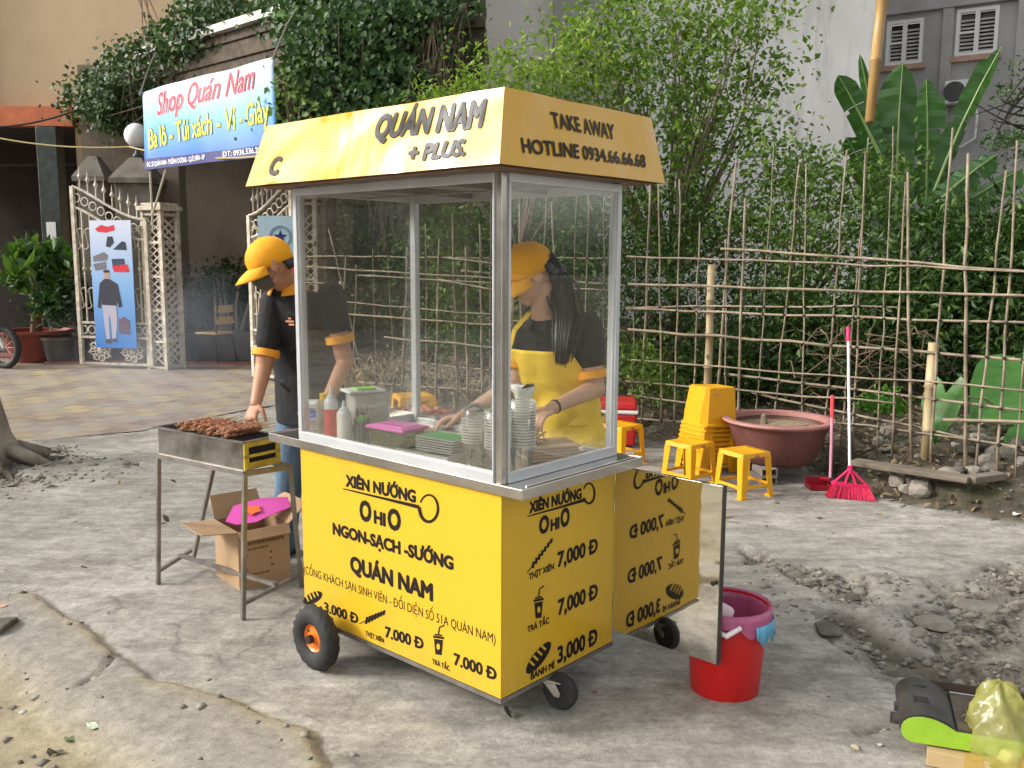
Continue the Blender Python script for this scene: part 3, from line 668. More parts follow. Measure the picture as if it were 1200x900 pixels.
glob = mat('milky lamp globe', (.78, .78, .80), .35)
def lamp(p, r, label):
    t = thing('globe_lamp', label, 'lamp', p)
    MB().lathe([(.06, 0), (.07, .03), (.03, .08), (.035, .14), (.07, .17)], (0, 0, 0), 12).build('base', mat('dark lamp base', (.06, .06, .06), .5), t, smooth=True)
    MB().ball((0, 0, .16+r*.9), r, 20, 14).build('globe', glob, t, smooth=True)
lamp(lp, .165, 'white globe lamp on the pyramid capped pillar left of the banner')
stone_pillar(84, 122, 212, 13.1, 'grey stone pillar with pyramid cap standing behind the poster gate')
p = at(378, 160, 11.0); lamp(V(p.x, p.y, 2.72), .15, 'white globe lamp just above the yellow cart roof')
r_, _ = stone_pillar(366, 392, 232, 11.3, 'grey stone pillar under the second globe lamp behind the cart roof')

# posters
def poster(name, label, tl, br, n_, m, root_off=.05):
    pass
def poster_blue():
    m = bpy.data.materials.new('blue poster'); m.use_nodes = True; n = m.node_tree.nodes; l = m.node_tree.links; b = n['Principled BSDF']; b.inputs['Roughness'].default_value = .4
    tc = n.new('ShaderNodeTexCoord'); sp = n.new('ShaderNodeSeparateXYZ'); l.new(tc.outputs['Generated'], sp.inputs[0]); r = n.new('ShaderNodeValToRGB'); e = r.color_ramp.elements
    e[0].color = (.02, .17, .55, 1); e[1].color = (.62, .66, .78, 1); x = e.new(.5); x.color = (.22, .42, .72, 1); l.new(sp.outputs['Z'], r.inputs[0]); l.new(r.outputs[0], b.inputs['Base Color']); return m
gr = gt.rotation_euler.z; gU = V(math.cos(gr), math.sin(gr), 0); gN = V(gU.y, -gU.x, 0)
po = on_plane(113, 407, g0+gN*.06, gN); pq = on_plane(153, 258, g0+gN*.06, gN)
pst = thing('fashion_poster', 'tall blue poster with shoes, bags and a young man in dark sweater', 'poster', po, gr); pw = (pq-po).dot(gU); ph = pq.z-po.z
MB().box((pw/2, 0, ph/2), (pw, .012, ph)).build('sheet', poster_blue(), pst)
def flat(polys, col, name, lift=.009):
    q = MB()
    for poly in polys: q.add([V(x*pw, -lift, y*ph) for x, y in poly], [tuple(range(len(poly)))])
    return q.build(name, mat(name+' print', col, .5), pst)
def ellp(cx, cy, rx, ry, n=14, a=0): return [(cx+rx*math.cos(t)*math.cos(a)-ry*math.sin(t)*math.sin(a)*.3, cy+ry*math.sin(t)*math.cos(a)+rx*math.sin(t*0+0)*0+rx*.25*math.cos(t)*math.sin(a)) for t in [2*math.pi*i/n for i in range(n)]]
flat([[(.14, .935), (.3, .965), (.45, .95), (.6, .965), (.62, .925), (.4, .905), (.2, .912)]], (.6, .02, .04), 'red_shoe')
flat([[(.38, .80), (.43, .875), (.55, .875), (.58, .83), (.47, .79)], [(.55, .775), (.78, .84), (.86, .83), (.88, .77)]], (.02, .03, .05), 'dark_shoe')
flat([[(.05, .72), (.33, .755), (.42, .73), (.38, .69), (.06, .68)], [(.05, .66), (.36, .68), (.37, .625), (.1, .61)]], (.16, .15, .18), 'grey_bag')
flat([[(.5, .70), (.8, .705), (.82, .66), (.52, .65)]], (.04, .05, .09), 'navy_bag'); flat([[(.5, .648), (.88, .66), (.92, .60), (.55, .60)]], (.6, .02, .04), 'red_bag', .0095)
flat([ellp(.36, .585, .075, .022), [(.3, .565), (.42, .565), (.42, .54), (.3, .54)]], (.45, .29, .22), 'face'); flat([ellp(.36, .605, .08, .012)], (.02, .02, .02), 'hair', .010)
flat([[(.18, .51), (.30, .545), (.42, .545), (.62, .505), (.70, .33), (.62, .32), (.57, .38), (.56, .335), (.22, .34), (.21, .38), (.17, .31), (.10, .32)]], (.03, .03, .05), 'sweater', .0095)
flat([[(.22, .34), (.56, .335), (.56, .2), (.50, .07), (.42, .07), (.41, .22), (.36, .26), (.36, .07), (.28, .07), (.24, .2)]], (.42, .40, .50), 'trousers', .010)
flat([[(.27, .07), (.38, .07), (.40, .035), (.24, .04)], [(.42, .075), (.52, .075), (.54, .05), (.42, .05)]], (.05, .04, .05), 'shoes', .0105); flat([[(.60, .23), (.75, .25), (.86, .22), (.85, .11), (.58, .12)]], (.12, .08, .12), 'backpack', .010)
# right poster with star in a ring
a_, b_ = at(306, 310, 10.85), at(345, 253, 10.75)
p2 = thing('star_poster', 'pale blue poster with a dark star in a ring behind the yellow cap', 'poster', (a_.x, a_.y-.08, a_.z-.15), 0); pw2 = b_.x-a_.x+.05; ph2 = b_.z-a_.z+.15
MB().box((pw2/2, 0, ph2/2), (pw2, .012, ph2)).build('sheet', mat('pale blue poster', (.42, .58, .66), .5, var=.08, vscale=3), p2)
c_ = V(pw2*.54, -.009, ph2*.66); q = MB(); q.add([c_+V(math.sin(i*math.pi/5)*(.085 if i % 2 == 0 else .036), 0, math.cos(i*math.pi/5)*(.085 if i % 2 == 0 else .036)) for i in range(10)], [tuple(range(10))]); q.ring(c_, (0, 1, 0), .125, .004, 24, 4); q.ring(c_, (0, 1, 0), .105, .0025, 24, 4)
q.build('star_emblem', navy, p2); MB().box((pw2*.78, -.009, ph2*.08), (.16, .004, .16)).build('red_print', redp, p2)

# ================================================================== BACK LEFT CLUTTER
potred = mat('maroon plastic pot', (.22, .05, .035), .5, var=.2); potgrey = mat('dark glazed pot', (.07, .065, .06), .4, var=.3)
soilm = mat('soil', (.07, .055, .04), .95, var=.3, bump=.5, bscale=30)
g_dark = leafmat('dark leaves', (.012, .035, .008), (.035, .085, .018), (.07, .13, .03)); g_mid = leafmat('mid leaves', (.03, .085, .012), (.075, .17, .03), (.14, .25, .05)); g_lite = leafmat('light leaves', (.07, .15, .02), (.14, .27, .04), (.24, .36, .07))
barkm = mat('bark', (.13, .10, .07), .9, col2=(.24, .19, .14), vscale=14, bump=.6, vdetail=8, stretch=(1, 1, .3))
def potted(px, py, r, h, name, label, leafm, nleaf, size, lh, lr, mt, stem=True):
    p = G(px, py); t = thing(name, label, 'potted plant', V(p.x, p.y+r, 0))
    MB().lathe([(r*.6, 0), (r*.72, h*.3), (r*.92, h*.9), (r, h*.9), (r, h), (r*.88, h), (r*.86, h*.88), (.0, h*.86)], n=24).build('pot', mt, t, smooth='auto')
    rng = random.Random(px)
    if stem: MB().tube([(0, 0, h*.8), (.03, 0, h+lh*.3), (-.02, .02, h+lh*.7)], [.09, .06, .035], 8).build('trunk', barkm, t, smooth=True)
    P, c = clump_points([(0, 0, h+lh*.75, lr, lr, lh*.38, 1)], nleaf, .12, 8, px); leafmesh('leaves', P, size, leafm, t, .4, .2, px)
potted(22, 428, .52, .46, 'potted_tree', 'small tree in a wide maroon pot at the left edge', g_mid, 230, .27, 1.15, .42, potred)
potted(60, 428, .26, .38, 'potted_plant', 'dark leafy plant in the middle grey pot by the doorway', g_dark, 700, .12, .6, .3, potgrey, False)
potted(80, 426, .22, .34, 'potted_plant', 'dark thin plant in the small grey pot touching the gate foot', g_dark, 500, .10, .8, .2, potgrey, False)
# motorbike, only its front at the left edge
mbk = thing('motorbike', 'red motorbike parked at the left edge with only its front wheel in view', 'motorbike', G(6, 432), 0)
bx = G(6, 432); 
blk = mat('black rubber', (.025, .025, .025), .7, var=.2, vscale=30); chrome = mat('chrome', (.6, .6, .6), .25, 1); mred = mat('red paint', (.45, .03, .02), .3)
whl = MB().ring((0, 0, .29), (.35, 1, 0), .25, .045, 28, 8).build('front_wheel', blk, mbk, smooth=True); w = MB()
for k in range(12): w.tube([(0, 0, .29), V(0, 0, .29)+V(math.cos(k*.5236)*.94, -math.cos(k*.5236)*.33, math.sin(k*.5236))*.23], .004, 4)
w.build('spokes', chrome, whl)
MB().tube([(0, 0, .29), (-.22, .0, .95)], .025, 8).tube([(-.5, .05, 1.02), (-.22, 0, .98), (0, -.25, 1.02)], .015, 6).build('fork', chrome, mbk)
MB().ball((-.25, .0, .75), (.14, .12, .2), 12, 8).ball((-.75, .2, .55), (.5, .15, .14), 12, 8).ball((-.9, .25, .8), (.3, .13, .06), 12, 8).build('body', mred, mbk, smooth=True)
MB().ring((-1.15, .4, .29), (.35, 1, 0), .25, .045, 28, 8).build('rear_wheel', blk, mbk, smooth=True)
# raised planter with hedge and a bonsai, wooden chair
pb = G(230, 424); planter = thing('brick_planter', 'low grey planter box in front of the shaded hedge', 'planter', (-4.1, 13.2, .035))
MB().lo((-.75, -.25, 0), (.75, .25, .42)).build('box', potgrey, planter, bevel=.01)
w = MB(); 
for k in range(7):
    a = k*.9; w.tube([(k*.06-.2, 0, .4), (k*.09-.3+math.cos(a)*.1, math.sin(a)*.1, .8), (k*.13-.4+math.cos(a)*.2, math.sin(a)*.1, 1.2)], [.03, .02, .008], 6)
w.build('bonsai_stems', mat('pale twigs', (.25, .22, .17), .8), planter)
P, c = clump_points([(0, .0, 1.15, .6, .2, .3, 1)], 900, .08, 15, 77); leafmesh('bonsai_leaves', P, .06, g_dark, planter)
hd = thing('hedge', 'dark shaded hedge behind the wooden chair', 'hedge', (-4.0, 13.6, .03))
P, c = clump_points([(-.6, 0, .6, .8, .2, .6, 1), (.5, 0, .55, .8, .2, .6, 1), (1.4, 0, .5, .5, .2, .55, .6)], 9000, .1, 20, 78); leafmesh('foliage', P, .07, g_dark, hd)
MB().lo((-1.3, -.05, 0), (1.9, .1, .9)).build('stems', mat('hedge inner shade', (.015, .02, .01), .9), hd)  # near-black box among the leaves, painted shade of the hedge's inside
wood = mat('varnished plywood', (.50, .30, .12), .4, col2=(.62, .40, .18), vscale=9, stretch=(1, 6, 1)); dmet = mat('dark steel tube', (.035, .035, .04), .4, .6)
ch = thing('wooden_chair', 'old school chair with plywood seat and dark steel legs behind the man', 'chair', V(-4.2, 12.85, .035), R(-115))
MB().box((0, 0, .42), (.38, .38, .03)).build('seat', wood, ch, bevel=.012)
for z in (.60, .76): MB().box((0, .19, z), (.36, .02, .10)).build('backrest', wood, ch, bevel=.01)
for x in (-1, 1):
    for y in (-1, 1): MB().tube([(x*.16, y*.15, .40), (x*.19, y*.21, 0)], .013, 8).build('leg', dmet, ch)
    MB().tube([(x*.16, .17, .41), (x*.165, .215, .84)], .013, 8).build('back_post', dmet, ch)
# ================================================================== BAMBOO FENCE
bam = mat('dry bamboo', (.13, .10, .068), .65, col2=(.33, .265, .185), vscale=4.5, bump=.15, bscale=90, vdetail=7)
bamp = mat('thick bamboo post', (.34, .25, .13), .5, col2=(.50, .40, .24), vscale=8, bump=.15, stretch=(1, 1, .3))
wire_m = mat('black binding wire', (.02, .02, .02), .6)
FB, FA, FC, FR = V(2.72, 5.95, 0), V(1.1, 7.72, 0), V(-2.6, 10.2, 0), V(5.2, 3.25, 0)
def seg(px):
    return (FB, FA) if px > 735 else (FA, FC)
def fp(px, py, off=0):
    a, b_ = seg(px); d = (b_-a).normalized(); n_ = V(d.y, -d.x, 0)
    if n_.y > 0: n_ = -n_
    return on_plane(px, py, a+n_*off, n_)
fence = thing('bamboo_fence', 'woven bamboo pole fence closing off the overgrown plot', 'fence', (1.1, 7.72, .15))
def bpole(p0, p1, r0, r1, rng, node=.22, wob=.007):
    p0, p1 = Vector(p0), Vector(p1); L = (p1-p0).length; pts = []; rad = []; n = max(3, int(L/node))
    wx = [rng.uniform(-1, 1)*wob for _ in range(n+1)]; wy = [rng.uniform(-1, 1)*wob for _ in range(n+1)]
    for i in range(n+1):
        t = i/n; p = p0.lerp(p1, t)+V(wx[i], wy[i], wx[-i-1]*.6); r = r0+(r1-r0)*t
        for e, k in ((-.009, 1), (0, 1.28), (.009, 1)):
            tt = (p1-p0).normalized()*e
            if 0 < i < n: pts.append(p+tt); rad.append(r*k)
        if i in (0, n): pts.append(p); rad.append(r)
    return MB().tube(pts, rad, 7)
rng = random.Random(11); crossings = []
# (x at top, y at top, x at ground, y at ground)
vert = [(862, 186, 838, 470), (873, 232, 866, 480), (908, 165, 885, 500), (937, 192, 905, 505), (945, 195, 940, 510), (992, 176, 965, 520), (1018, 160, 985, 528), (1014, 178, 999, 520), (1047, 148, 1028, 528),
        (1060, 213, 1046, 520), (1063, 202, 1068, 545), (1116, 150, 1090, 552), (1133, 180, 1131, 552), (1179, 200, 1142, 556), (1192, 165, 1168, 560), (1214, 170, 1190, 570), (1240, 190, 1222, 585), (1275, 160, 1262, 600),
        (1312, 180, 1300, 620), (762, 214, 752, 500), (771, 212, 775, 495), (797, 210, 790, 495), (745, 300, 740, 505), (820, 260, 812, 480), (850, 280, 852, 470),
        (708, 230, 706, 505), (690, 222, 684, 500), (676, 224, 668, 498), (647, 236, 655, 495), (640, 232, 628, 490), (608, 240, 612, 488), (596, 262, 590, 486), (575, 235, 574, 482), (562, 262, 566, 480), (545, 290, 548, 478),
        (530, 250, 536, 476), (515, 280, 510, 474), (498, 262, 501, 470), (478, 290, 470, 468), (455, 300, 462, 466), (437, 290, 441, 462), (418, 310, 412, 460), (385, 268, 428, 395), (405, 300, 398, 458)]
for x0, y0, x1, y1 in vert:
    a = fp(x1, y1, rng.uniform(-.015, .015)); b_ = fp(x0, y0, rng.uniform(-.02, .02)); a.z = min(a.z, .14)
    r = rng.choice((.0055, .0075, .009, .0125))*rng.uniform(.9, 1.1); q = bpole(a, b_, r, r*.7, rng); wbuild(q, 'upright_pole', bam, fence, smooth=True)
rails = [(735, 300, 1330, 322), (845, 291, 1330, 327), (735, 332, 1330, 352), (735, 360, 1055, 359), (735, 362, 1330, 384), (735, 386, 1330, 431), (735, 422, 1330, 466), (735, 447, 1050, 472), (850, 438, 1330, 498), (735, 463, 1330, 540), (735, 490, 900, 500), (880, 460, 1330, 553), (1105, 492, 1330, 499),
         (330, 300, 730, 303), (345, 312, 620, 328), (420, 322, 732, 341), (330, 348, 600, 371), (540, 318, 732, 335), (515, 327, 600, 344), (560, 372, 732, 388), (330, 362, 620, 384), (525, 302, 600, 311), (450, 395, 732, 421), (480, 425, 732, 447), (420, 448, 732, 470), (345, 330, 400, 333), (620, 460, 732, 486)]
for i, (x0, y0, x1, y1) in enumerate(rails):
    s = rng.choice((-1, 1))*.022; a, b_ = fp(x0, y0, s), fp(x1, y1, s)
    r = rng.uniform(.0075, .012); q = bpole(a, b_, r, r*.8, rng, .3, .012); wbuild(q, 'rail', bam, fence, smooth=True)
for x0, y0, x1, y1, r in ((834, 310, 828, 480, .034), (1094, 402, 1083, 548, .038), (600, 300, 598, 488, .03), (400, 330, 396, 458, .03)):
    a, b_ = fp(x1, y1, -.05), fp(x0, y0, -.05); a.z = min(a.z, .1); wbuild(bpole(a, b_, r, r*.9, rng, .25, .004), 'post', bamp, fence, smooth=True)
# binding wire at crossings, one part
w = MB()
for x0, y0, x1, y1 in vert:
    for X0, Y0, X1, Y1 in rails[:13] if x0 > 735 else rails[13:]:
        t = ((x0+x1)/2-X0)/(X1-X0)
        if 0 < t < 1:
            yy = Y0+(Y1-Y0)*t
            if min(y0, y1) < yy < max(y0, y1):
                xx = x0+(x1-x0)*(yy-y0)/(y1-y0)
                if (xx > 735) == (x0 > 735): c = fp(xx, yy); w.ball(c, (.013, .020, .009), 6, 5)
wbuild(w, 'binding_wire', wire_m, fence)
# tall thick pole at the top right
a, b_ = at(1019, 143, 6.6), at(1040, -70, 6.9)
single('bamboo_pole', bpole(a, b_, .034, .042, rng, .35, .004), mat('golden bamboo', (.30, .18, .06), .45, col2=(.45, .29, .11), vscale=6, stretch=(1, 1, .2)), 'thick golden bamboo pole rising out of the frame above the fence', 'bamboo pole', smooth=True)

# ================================================================== TREES AND SHRUBS
def blob(px, py, d, r, w_=1, rz=None):
    p = at(px, py, d); return (p.x, p.y, p.z, r, r*.9, rz or r*.8, w_)
def branches(mb, base, targets, r, rng, bend=.12):
    for c in targets:
        c = Vector(c); m = base.lerp(c, .5)+V(rng.uniform(-1, 1), rng.uniform(-1, 1), rng.uniform(-.2, .8))*bend*(c-base).length
        q = [base.lerp(m, .5)*.5+base*.0+m*.25+base*.25, ]
        pts = [base*(1-t)**2+m*2*t*(1-t)+c*t*t for t in (0, .2, .4, .6, .8, 1)]
        mb.tube(pts, [r, r*.8, r*.6, r*.42, r*.28, r*.12], 5)
def plant(name, label, cat, blobs, n, size, lm, base, trunk_r=.05, seed=1, clump=.14, per=22, nb=26, trunk=True, aspect=.5, group=None, tree=False, shell=.25):
    base = Vector(base); t = thing(name, label, cat, base, 0, group)
    P, c = clump_points(blobs, n, clump, per, seed, shell); P = P-np.array(base); c = c-np.array(base)
    ok = P[:, 2] > .03; leafmesh('crown' if tree else 'foliage', P[ok], size, lm, t, aspect, .3, seed)
    if trunk:
        rng = random.Random(seed); mb = MB(); sel = [c[rng.randrange(len(c))] for _ in range(nb)]
        cen = Vector(np.mean(c, 0)); fork = Vector((cen.x*.25, cen.y*.25, max(.1, cen.z*.42)))
        mb.tube([(0, 0, -.1), fork*.5+V(.03, .02, 0), fork], [trunk_r, trunk_r*.85, trunk_r*.75], 8)
        branches(mb, fork, sel, trunk_r*.55, rng); mb.build('trunk' if tree else 'stems', barkm, t, smooth=True)
    return t
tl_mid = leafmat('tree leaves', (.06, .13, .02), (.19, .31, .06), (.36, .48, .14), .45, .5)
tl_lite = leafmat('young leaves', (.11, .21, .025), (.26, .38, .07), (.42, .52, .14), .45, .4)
tl_dark = leafmat('dark green leaves', (.016, .042, .009), (.06, .125, .025), (.17, .26, .06), .45, .3)  # darker green of the fence shrubs, wall ivy and hanging vine
B = blob
plant('leafy_tree', 'big light leaved tree rising behind the cart roof in front of the whitewashed wall', 'tree',
      [B(800, 60, 9.6, .95, 3), B(740, 40, 9.6, .75, 2), B(860, 30, 9.8, .6, 1.5), B(700, 100, 9.4, .6, 1.3), B(760, 150, 9.5, .9, 2.2), B(840, 130, 9.7, .65, 1.5), B(860, 200, 9.4, .75, 1.3), B(790, 240, 9.2, .8, 1.8), B(720, 0, 9.6, .5, .8), B(905, 95, 9.9, .35, .35), B(585, 110, 9.0, .35, .4), B(860, 290, 9.0, .5, .7)],
      8800, .070, tl_mid, at(785, 470, 9.6)*1.0+V(0, 0, -.0), .05, 3, .17, 20, 60, aspect=.55, tree=True)
plant('leafy_tree', 'slender pale leaved young tree over the front edge of the cart roof', 'tree',
      [B(600, 90, 8.8, .45, 1), B(560, 120, 8.7, .4, .9), B(640, 110, 8.9, .4, .8), B(690, 60, 9, .42, .6), B(520, 130, 8.7, .33, .6), B(660, 30, 9, .35, .4)],
      3000, .060, tl_lite, V(at(610, 300, 8.9).x, 8.9, .25), .022, 5, .13, 16, 14, tree=True)
gr = 'shrubs growing behind the bamboo fence'
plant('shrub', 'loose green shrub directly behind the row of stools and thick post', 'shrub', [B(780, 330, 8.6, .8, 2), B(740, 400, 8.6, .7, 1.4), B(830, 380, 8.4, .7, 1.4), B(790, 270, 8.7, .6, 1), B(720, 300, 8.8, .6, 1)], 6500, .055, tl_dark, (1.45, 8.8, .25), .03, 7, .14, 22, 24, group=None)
plant('shrub', 'shrub with pale young tips above the big pot and behind the fence', 'shrub', [B(930, 190, 8.9, .45, 1), B(960, 250, 8.6, .65, 2), B(910, 300, 8.6, .65, 2), B(990, 220, 8.9, .4, .8), B(950, 340, 8.5, .6, 1.5), B(1040, 200, 8.7, .25, .35)], 6000, .060, leafmat('pale shrub leaves', (.05, .11, .018), (.12, .21, .04), (.22, .32, .07)), (2.7, 8.8, .3), .03, 8, .13, 20, 30)
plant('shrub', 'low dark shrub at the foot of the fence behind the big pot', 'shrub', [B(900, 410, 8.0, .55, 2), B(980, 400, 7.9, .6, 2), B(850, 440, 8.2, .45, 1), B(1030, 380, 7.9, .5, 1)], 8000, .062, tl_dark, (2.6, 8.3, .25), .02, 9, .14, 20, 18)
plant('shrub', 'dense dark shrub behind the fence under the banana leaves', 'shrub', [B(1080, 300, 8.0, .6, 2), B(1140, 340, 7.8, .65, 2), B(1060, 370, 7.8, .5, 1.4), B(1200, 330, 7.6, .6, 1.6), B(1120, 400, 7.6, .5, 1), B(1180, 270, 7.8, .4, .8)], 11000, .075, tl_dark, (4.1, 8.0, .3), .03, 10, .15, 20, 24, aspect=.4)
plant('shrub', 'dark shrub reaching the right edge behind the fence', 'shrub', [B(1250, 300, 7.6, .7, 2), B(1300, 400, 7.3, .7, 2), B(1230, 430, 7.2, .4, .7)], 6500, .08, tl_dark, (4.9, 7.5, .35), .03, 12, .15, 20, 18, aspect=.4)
plant('shrub', 'bright green shrub seen through the cart glass between the corner posts', 'shrub', [B(540, 290, 10.3, .7, 2), B(590, 300, 10.1, .7, 2), B(560, 250, 10.2, .6, 1.5), B(640, 280, 10, .8, 2), B(560, 370, 10.0, .6, 1.4), B(690, 290, 9.8, .7, 1.5), B(630, 360, 9.6, .7, 1.5)], 14000, .062, leafmat('bright shrub leaves', (.04, .10, .015), (.10, .20, .03), (.2, .32, .05)), (-.2, 10.9, .3), .04, 13, .14, 22, 30)
plant('shrub', 'tangled shrub seen through the left glass pane of the cart', 'shrub', [B(440, 280, 11.6, .75, 2), B(490, 330, 11.3, .7, 2), B(420, 360, 11.6, .6, 1.3), B(470, 240, 11.8, .6, 1.3), B(520, 380, 11.0, .55, 1.3)], 11000, .07, tl_dark, (-1.4, 12, .3), .04, 14, .16, 22, 30)
plant('shrub', 'small thin shrub with low leaves left of the thick fence post beside the stools', 'shrub', [B(770, 450, 7.75, .22, 1), B(750, 420, 7.8, .22, 1)], 900, .05, tl_mid, (1.25, 8.05, .2), .01, 15, .08, 14, 12)
# ivy: carport, tan wall, and the big curtain
ivym = leafmat('ivy leaves', (.018, .052, .012), (.055, .125, .025), (.14, .25, .05), .5, .3)
def ivy(name, label, blobs, n, size, seed, base, lm=ivym, shell=.5, clump=.13, vines=30):
    t = thing(name, label, 'ivy', base); P, c = clump_points(blobs, n, clump, 18, seed, shell); b_ = np.array(base); rng = random.Random(seed)
    leafmesh('leaves', P-b_, size, lm, t, .75, .0, seed, N=np.array([-.2, -1., .3])); mb = MB()
    for _ in range(vines):
        p = Vector(c[rng.randrange(len(c))]-b_); q = Vector(c[rng.randrange(len(c))]-b_)
        if (p-q).length < 2.2: m = (p+q)/2-V(0, 0, .2); mb.tube([p, p.lerp(m, .6), m, q.lerp(m, .6), q], .007, 4)
        mb.tube([p, p+V(rng.uniform(-.08, .08), -.05, -.35), p+V(rng.uniform(-.1, .1), -.02, -.8)], [.007, .005, .002], 4)
    mb.build('vines', barkm, t)
ivy('ivy_curtain', 'thick curtain of ivy hanging over the carport above the cart roof', [B(430, 50, 10.5, .75, 4, .5), B(390, 80, 10.6, .5, 2, .5), B(460, 120, 10.3, .5, 2, .4), B(400, 160, 10.5, .45, 1.6, .4), B(340, 150, 10.7, .3, .7, .3), B(420, 0, 10.8, .8, 2, .4), B(490, 20, 10.4, .4, 1.2), B(480, 170, 10.2, .4, 1), B(365, 20, 10.9, .4, .8), B(520, 140, 10.0, .3, .6)], 19000, .075, 21, (-1.7, 10.6, 2.6), vines=60)
ivy('ivy_mat', 'band of ivy creeping along the tan wall and carport edge', [B(120, 115, 13.7, .5, 1.2, .35), B(150, 95, 13.6, .45, 1.2, .4), B(180, 75, 13.3, .5, 1.2, .4), B(220, 50, 12.9, .5, 1.3, .35), B(255, 35, 12.7, .5, 1.5, .45), B(285, 15, 12.6, .55, 1.6, .45), B(130, 140, 13.6, .3, .5, .25), B(105, 128, 13.8, .25, .4, .15), B(250, 5, 13, .45, 1, .35), B(330, 30, 11.8, .35, .5, .2)], 9000, .075, 22, (-4.8, 13.4, 3.4), tl_dark, vines=40)
ivy('dry_vine_tangle', 'brown dry vine tangle with few leaves hanging at the end of the carport', [B(500, 60, 10.2, .4, 1, .4), B(520, 20, 10.3, .3, 1, .3), B(470, 200, 10.3, .35, .7, .3)], 700, .06, 23, (-1.0, 10.3, 3), vines=120)
ivy('ivy_sprig', 'loose ivy sprigs hanging beside the banner corner', [B(345, 110, 10.2, .22, 1, .2), B(350, 130, 10.1, .25, .8, .15)], 260, .07, 24, (-2.5, 10.4, 3), tl_mid, vines=8)
w = MB()
for k in range(5):
    a = at(163+k*3, 0, 13.8); w.tube([a+V(0, 0, .5), a, at(172+k*4-(k % 2)*9, 30, 13.7), at(168+k*5-(k % 3)*4, 58, 13.7)], [.012, .01, .007, .003], 5)
single('hanging_twig', w, mat('brown twig', (.16, .09, .06), .8), 'bare brown twig hanging in front of the tan wall', 'twig')
# banana plant
def banana_leaf(base, tip, width, droop, m, parent, name='leaf', tw=0.0, seed=0, fold=.35):
    base, tip = Vector(base), Vector(tip); rng = random.Random(seed); n = 22; rows = []
    d = tip-base; side = d.cross(V(0, 1, 0)).normalized(); side = (side*math.cos(tw)+V(0, 1, 0)*math.sin(tw)).normalized()
    nn = side.cross(d).normalized(); mb = MB(); tears = [rng.random() < .16 for _ in range(n)]
    for sgn in (-1, 1):
        pts = []
        for i in range(n+1):
            t = i/n; c = base+d*t+V(0, 0, -droop*t*t*d.length)+nn*math.sin(t*2.5)*.06*d.length
            wd = width*(min(1, (t*5)**.7)*min(1, max(0, (1.0-t)*7)**.5))*(1-.12*t)
            row = []
            for k in range(4):
                s = k/3; row.append(c+side*sgn*wd*s+nn*wd*(fold*s+.05*math.sin(i*1.9+k+sgn))*1.0+V(0, 0, -wd*.12*s*s)+nn*.012*(i % 2)*s)
            pts.append(row)
        for i in range(n):
            if tears[i] and rng.random() < .5: k1 = 2
            else: k1 = 3
            o = len(mb.v); mb.v += [tuple(p) for p in pts[i][:k1+1]]+[tuple(p-(d/n)*(.12 if tears[i] else 0)) for p in pts[i+1][:k1+1]]
            for k in range(k1): mb.f.append((o+k, o+k+1, o+k1+1+k+1, o+k1+1+k))
    wbuild(mb, name, m, parent, smooth=True)
    wbuild(MB().tube([base+d*t+V(0, 0, -droop*t*t*d.length)+nn*math.sin(t*2.5)*.06*d.length-nn*.006 for t in (0, .25, .5, .75, 1)], [.022, .016, .012, .008, .003], 5), 'midrib', ribm, parent)
def flatleaf(name, c, rough=.35, tr=.3):
    m = mat(name, c, rough, var=.25, vscale=5, stretch=(1, 1, 6)); n = m.node_tree.nodes; l = m.node_tree.links; t = n.new('ShaderNodeBsdfTranslucent'); t.inputs[0].default_value = (c[0]*1.8, c[1]*1.9, c[2], 1)
    x = n.new('ShaderNodeMixShader'); x.inputs[0].default_value = tr; l.new(n['Principled BSDF'].outputs[0], x.inputs[1]); l.new(t.outputs[0], x.inputs[2]); l.new(x.outputs[0], n['Material Output'].inputs[0]); return m
banm = flatleaf('banana leaf', (.045, .12, .03)); ribm = mat('leaf rib', (.22, .32, .10), .5)
bp = at(1058, 260, 9.6); ban = thing('banana_plant', 'banana plant with broad upright torn leaves in front of the grey house', 'banana plant', (bp.x, 9.7, .3))
wbuild(MB().tube([(bp.x+.05, 9.7, .1), (bp.x, 9.7, 1.2), (bp.x, 9.65, 2.1)], [.12, .10, .06], 10), 'stem', mat('banana stem', (.16, .20, .08), .6, var=.3, vscale=6), ban, smooth=True)
D = 9.6
for i, (x0, y0, x1, y1, w_, dr, tw, dd) in enumerate([(1050, 270, 1060, 72, .26, 0, .1, 0), (1085, 250, 1084, 92, .22, 0, .7, .2), (1090, 235, 1178, 58, .17, -.02, -.3, .1), (1075, 262, 1172, 150, .17, .20, .4, -.2),
                                           (1035, 190, 982, 82, .16, .05, .5, 0), (1030, 250, 990, 150, .20, .1, .9, .2), (1045, 240, 1008, 62, .07, 0, .3, .5), (1040, 270, 1022, 120, .13, 0, 1.1, .4), (1080, 270, 1200, 170, .22, .15, .9, .3), (1060, 290, 1010, 200, .2, .1, .8, .3), (1095, 262, 1130, 190, .2, .12, .3, .2)]):
    banana_leaf(at(x0, y0, D+dd), at(x1, y1, D+dd), w_*.82, dr, banm, ban, seed=i, tw=tw)
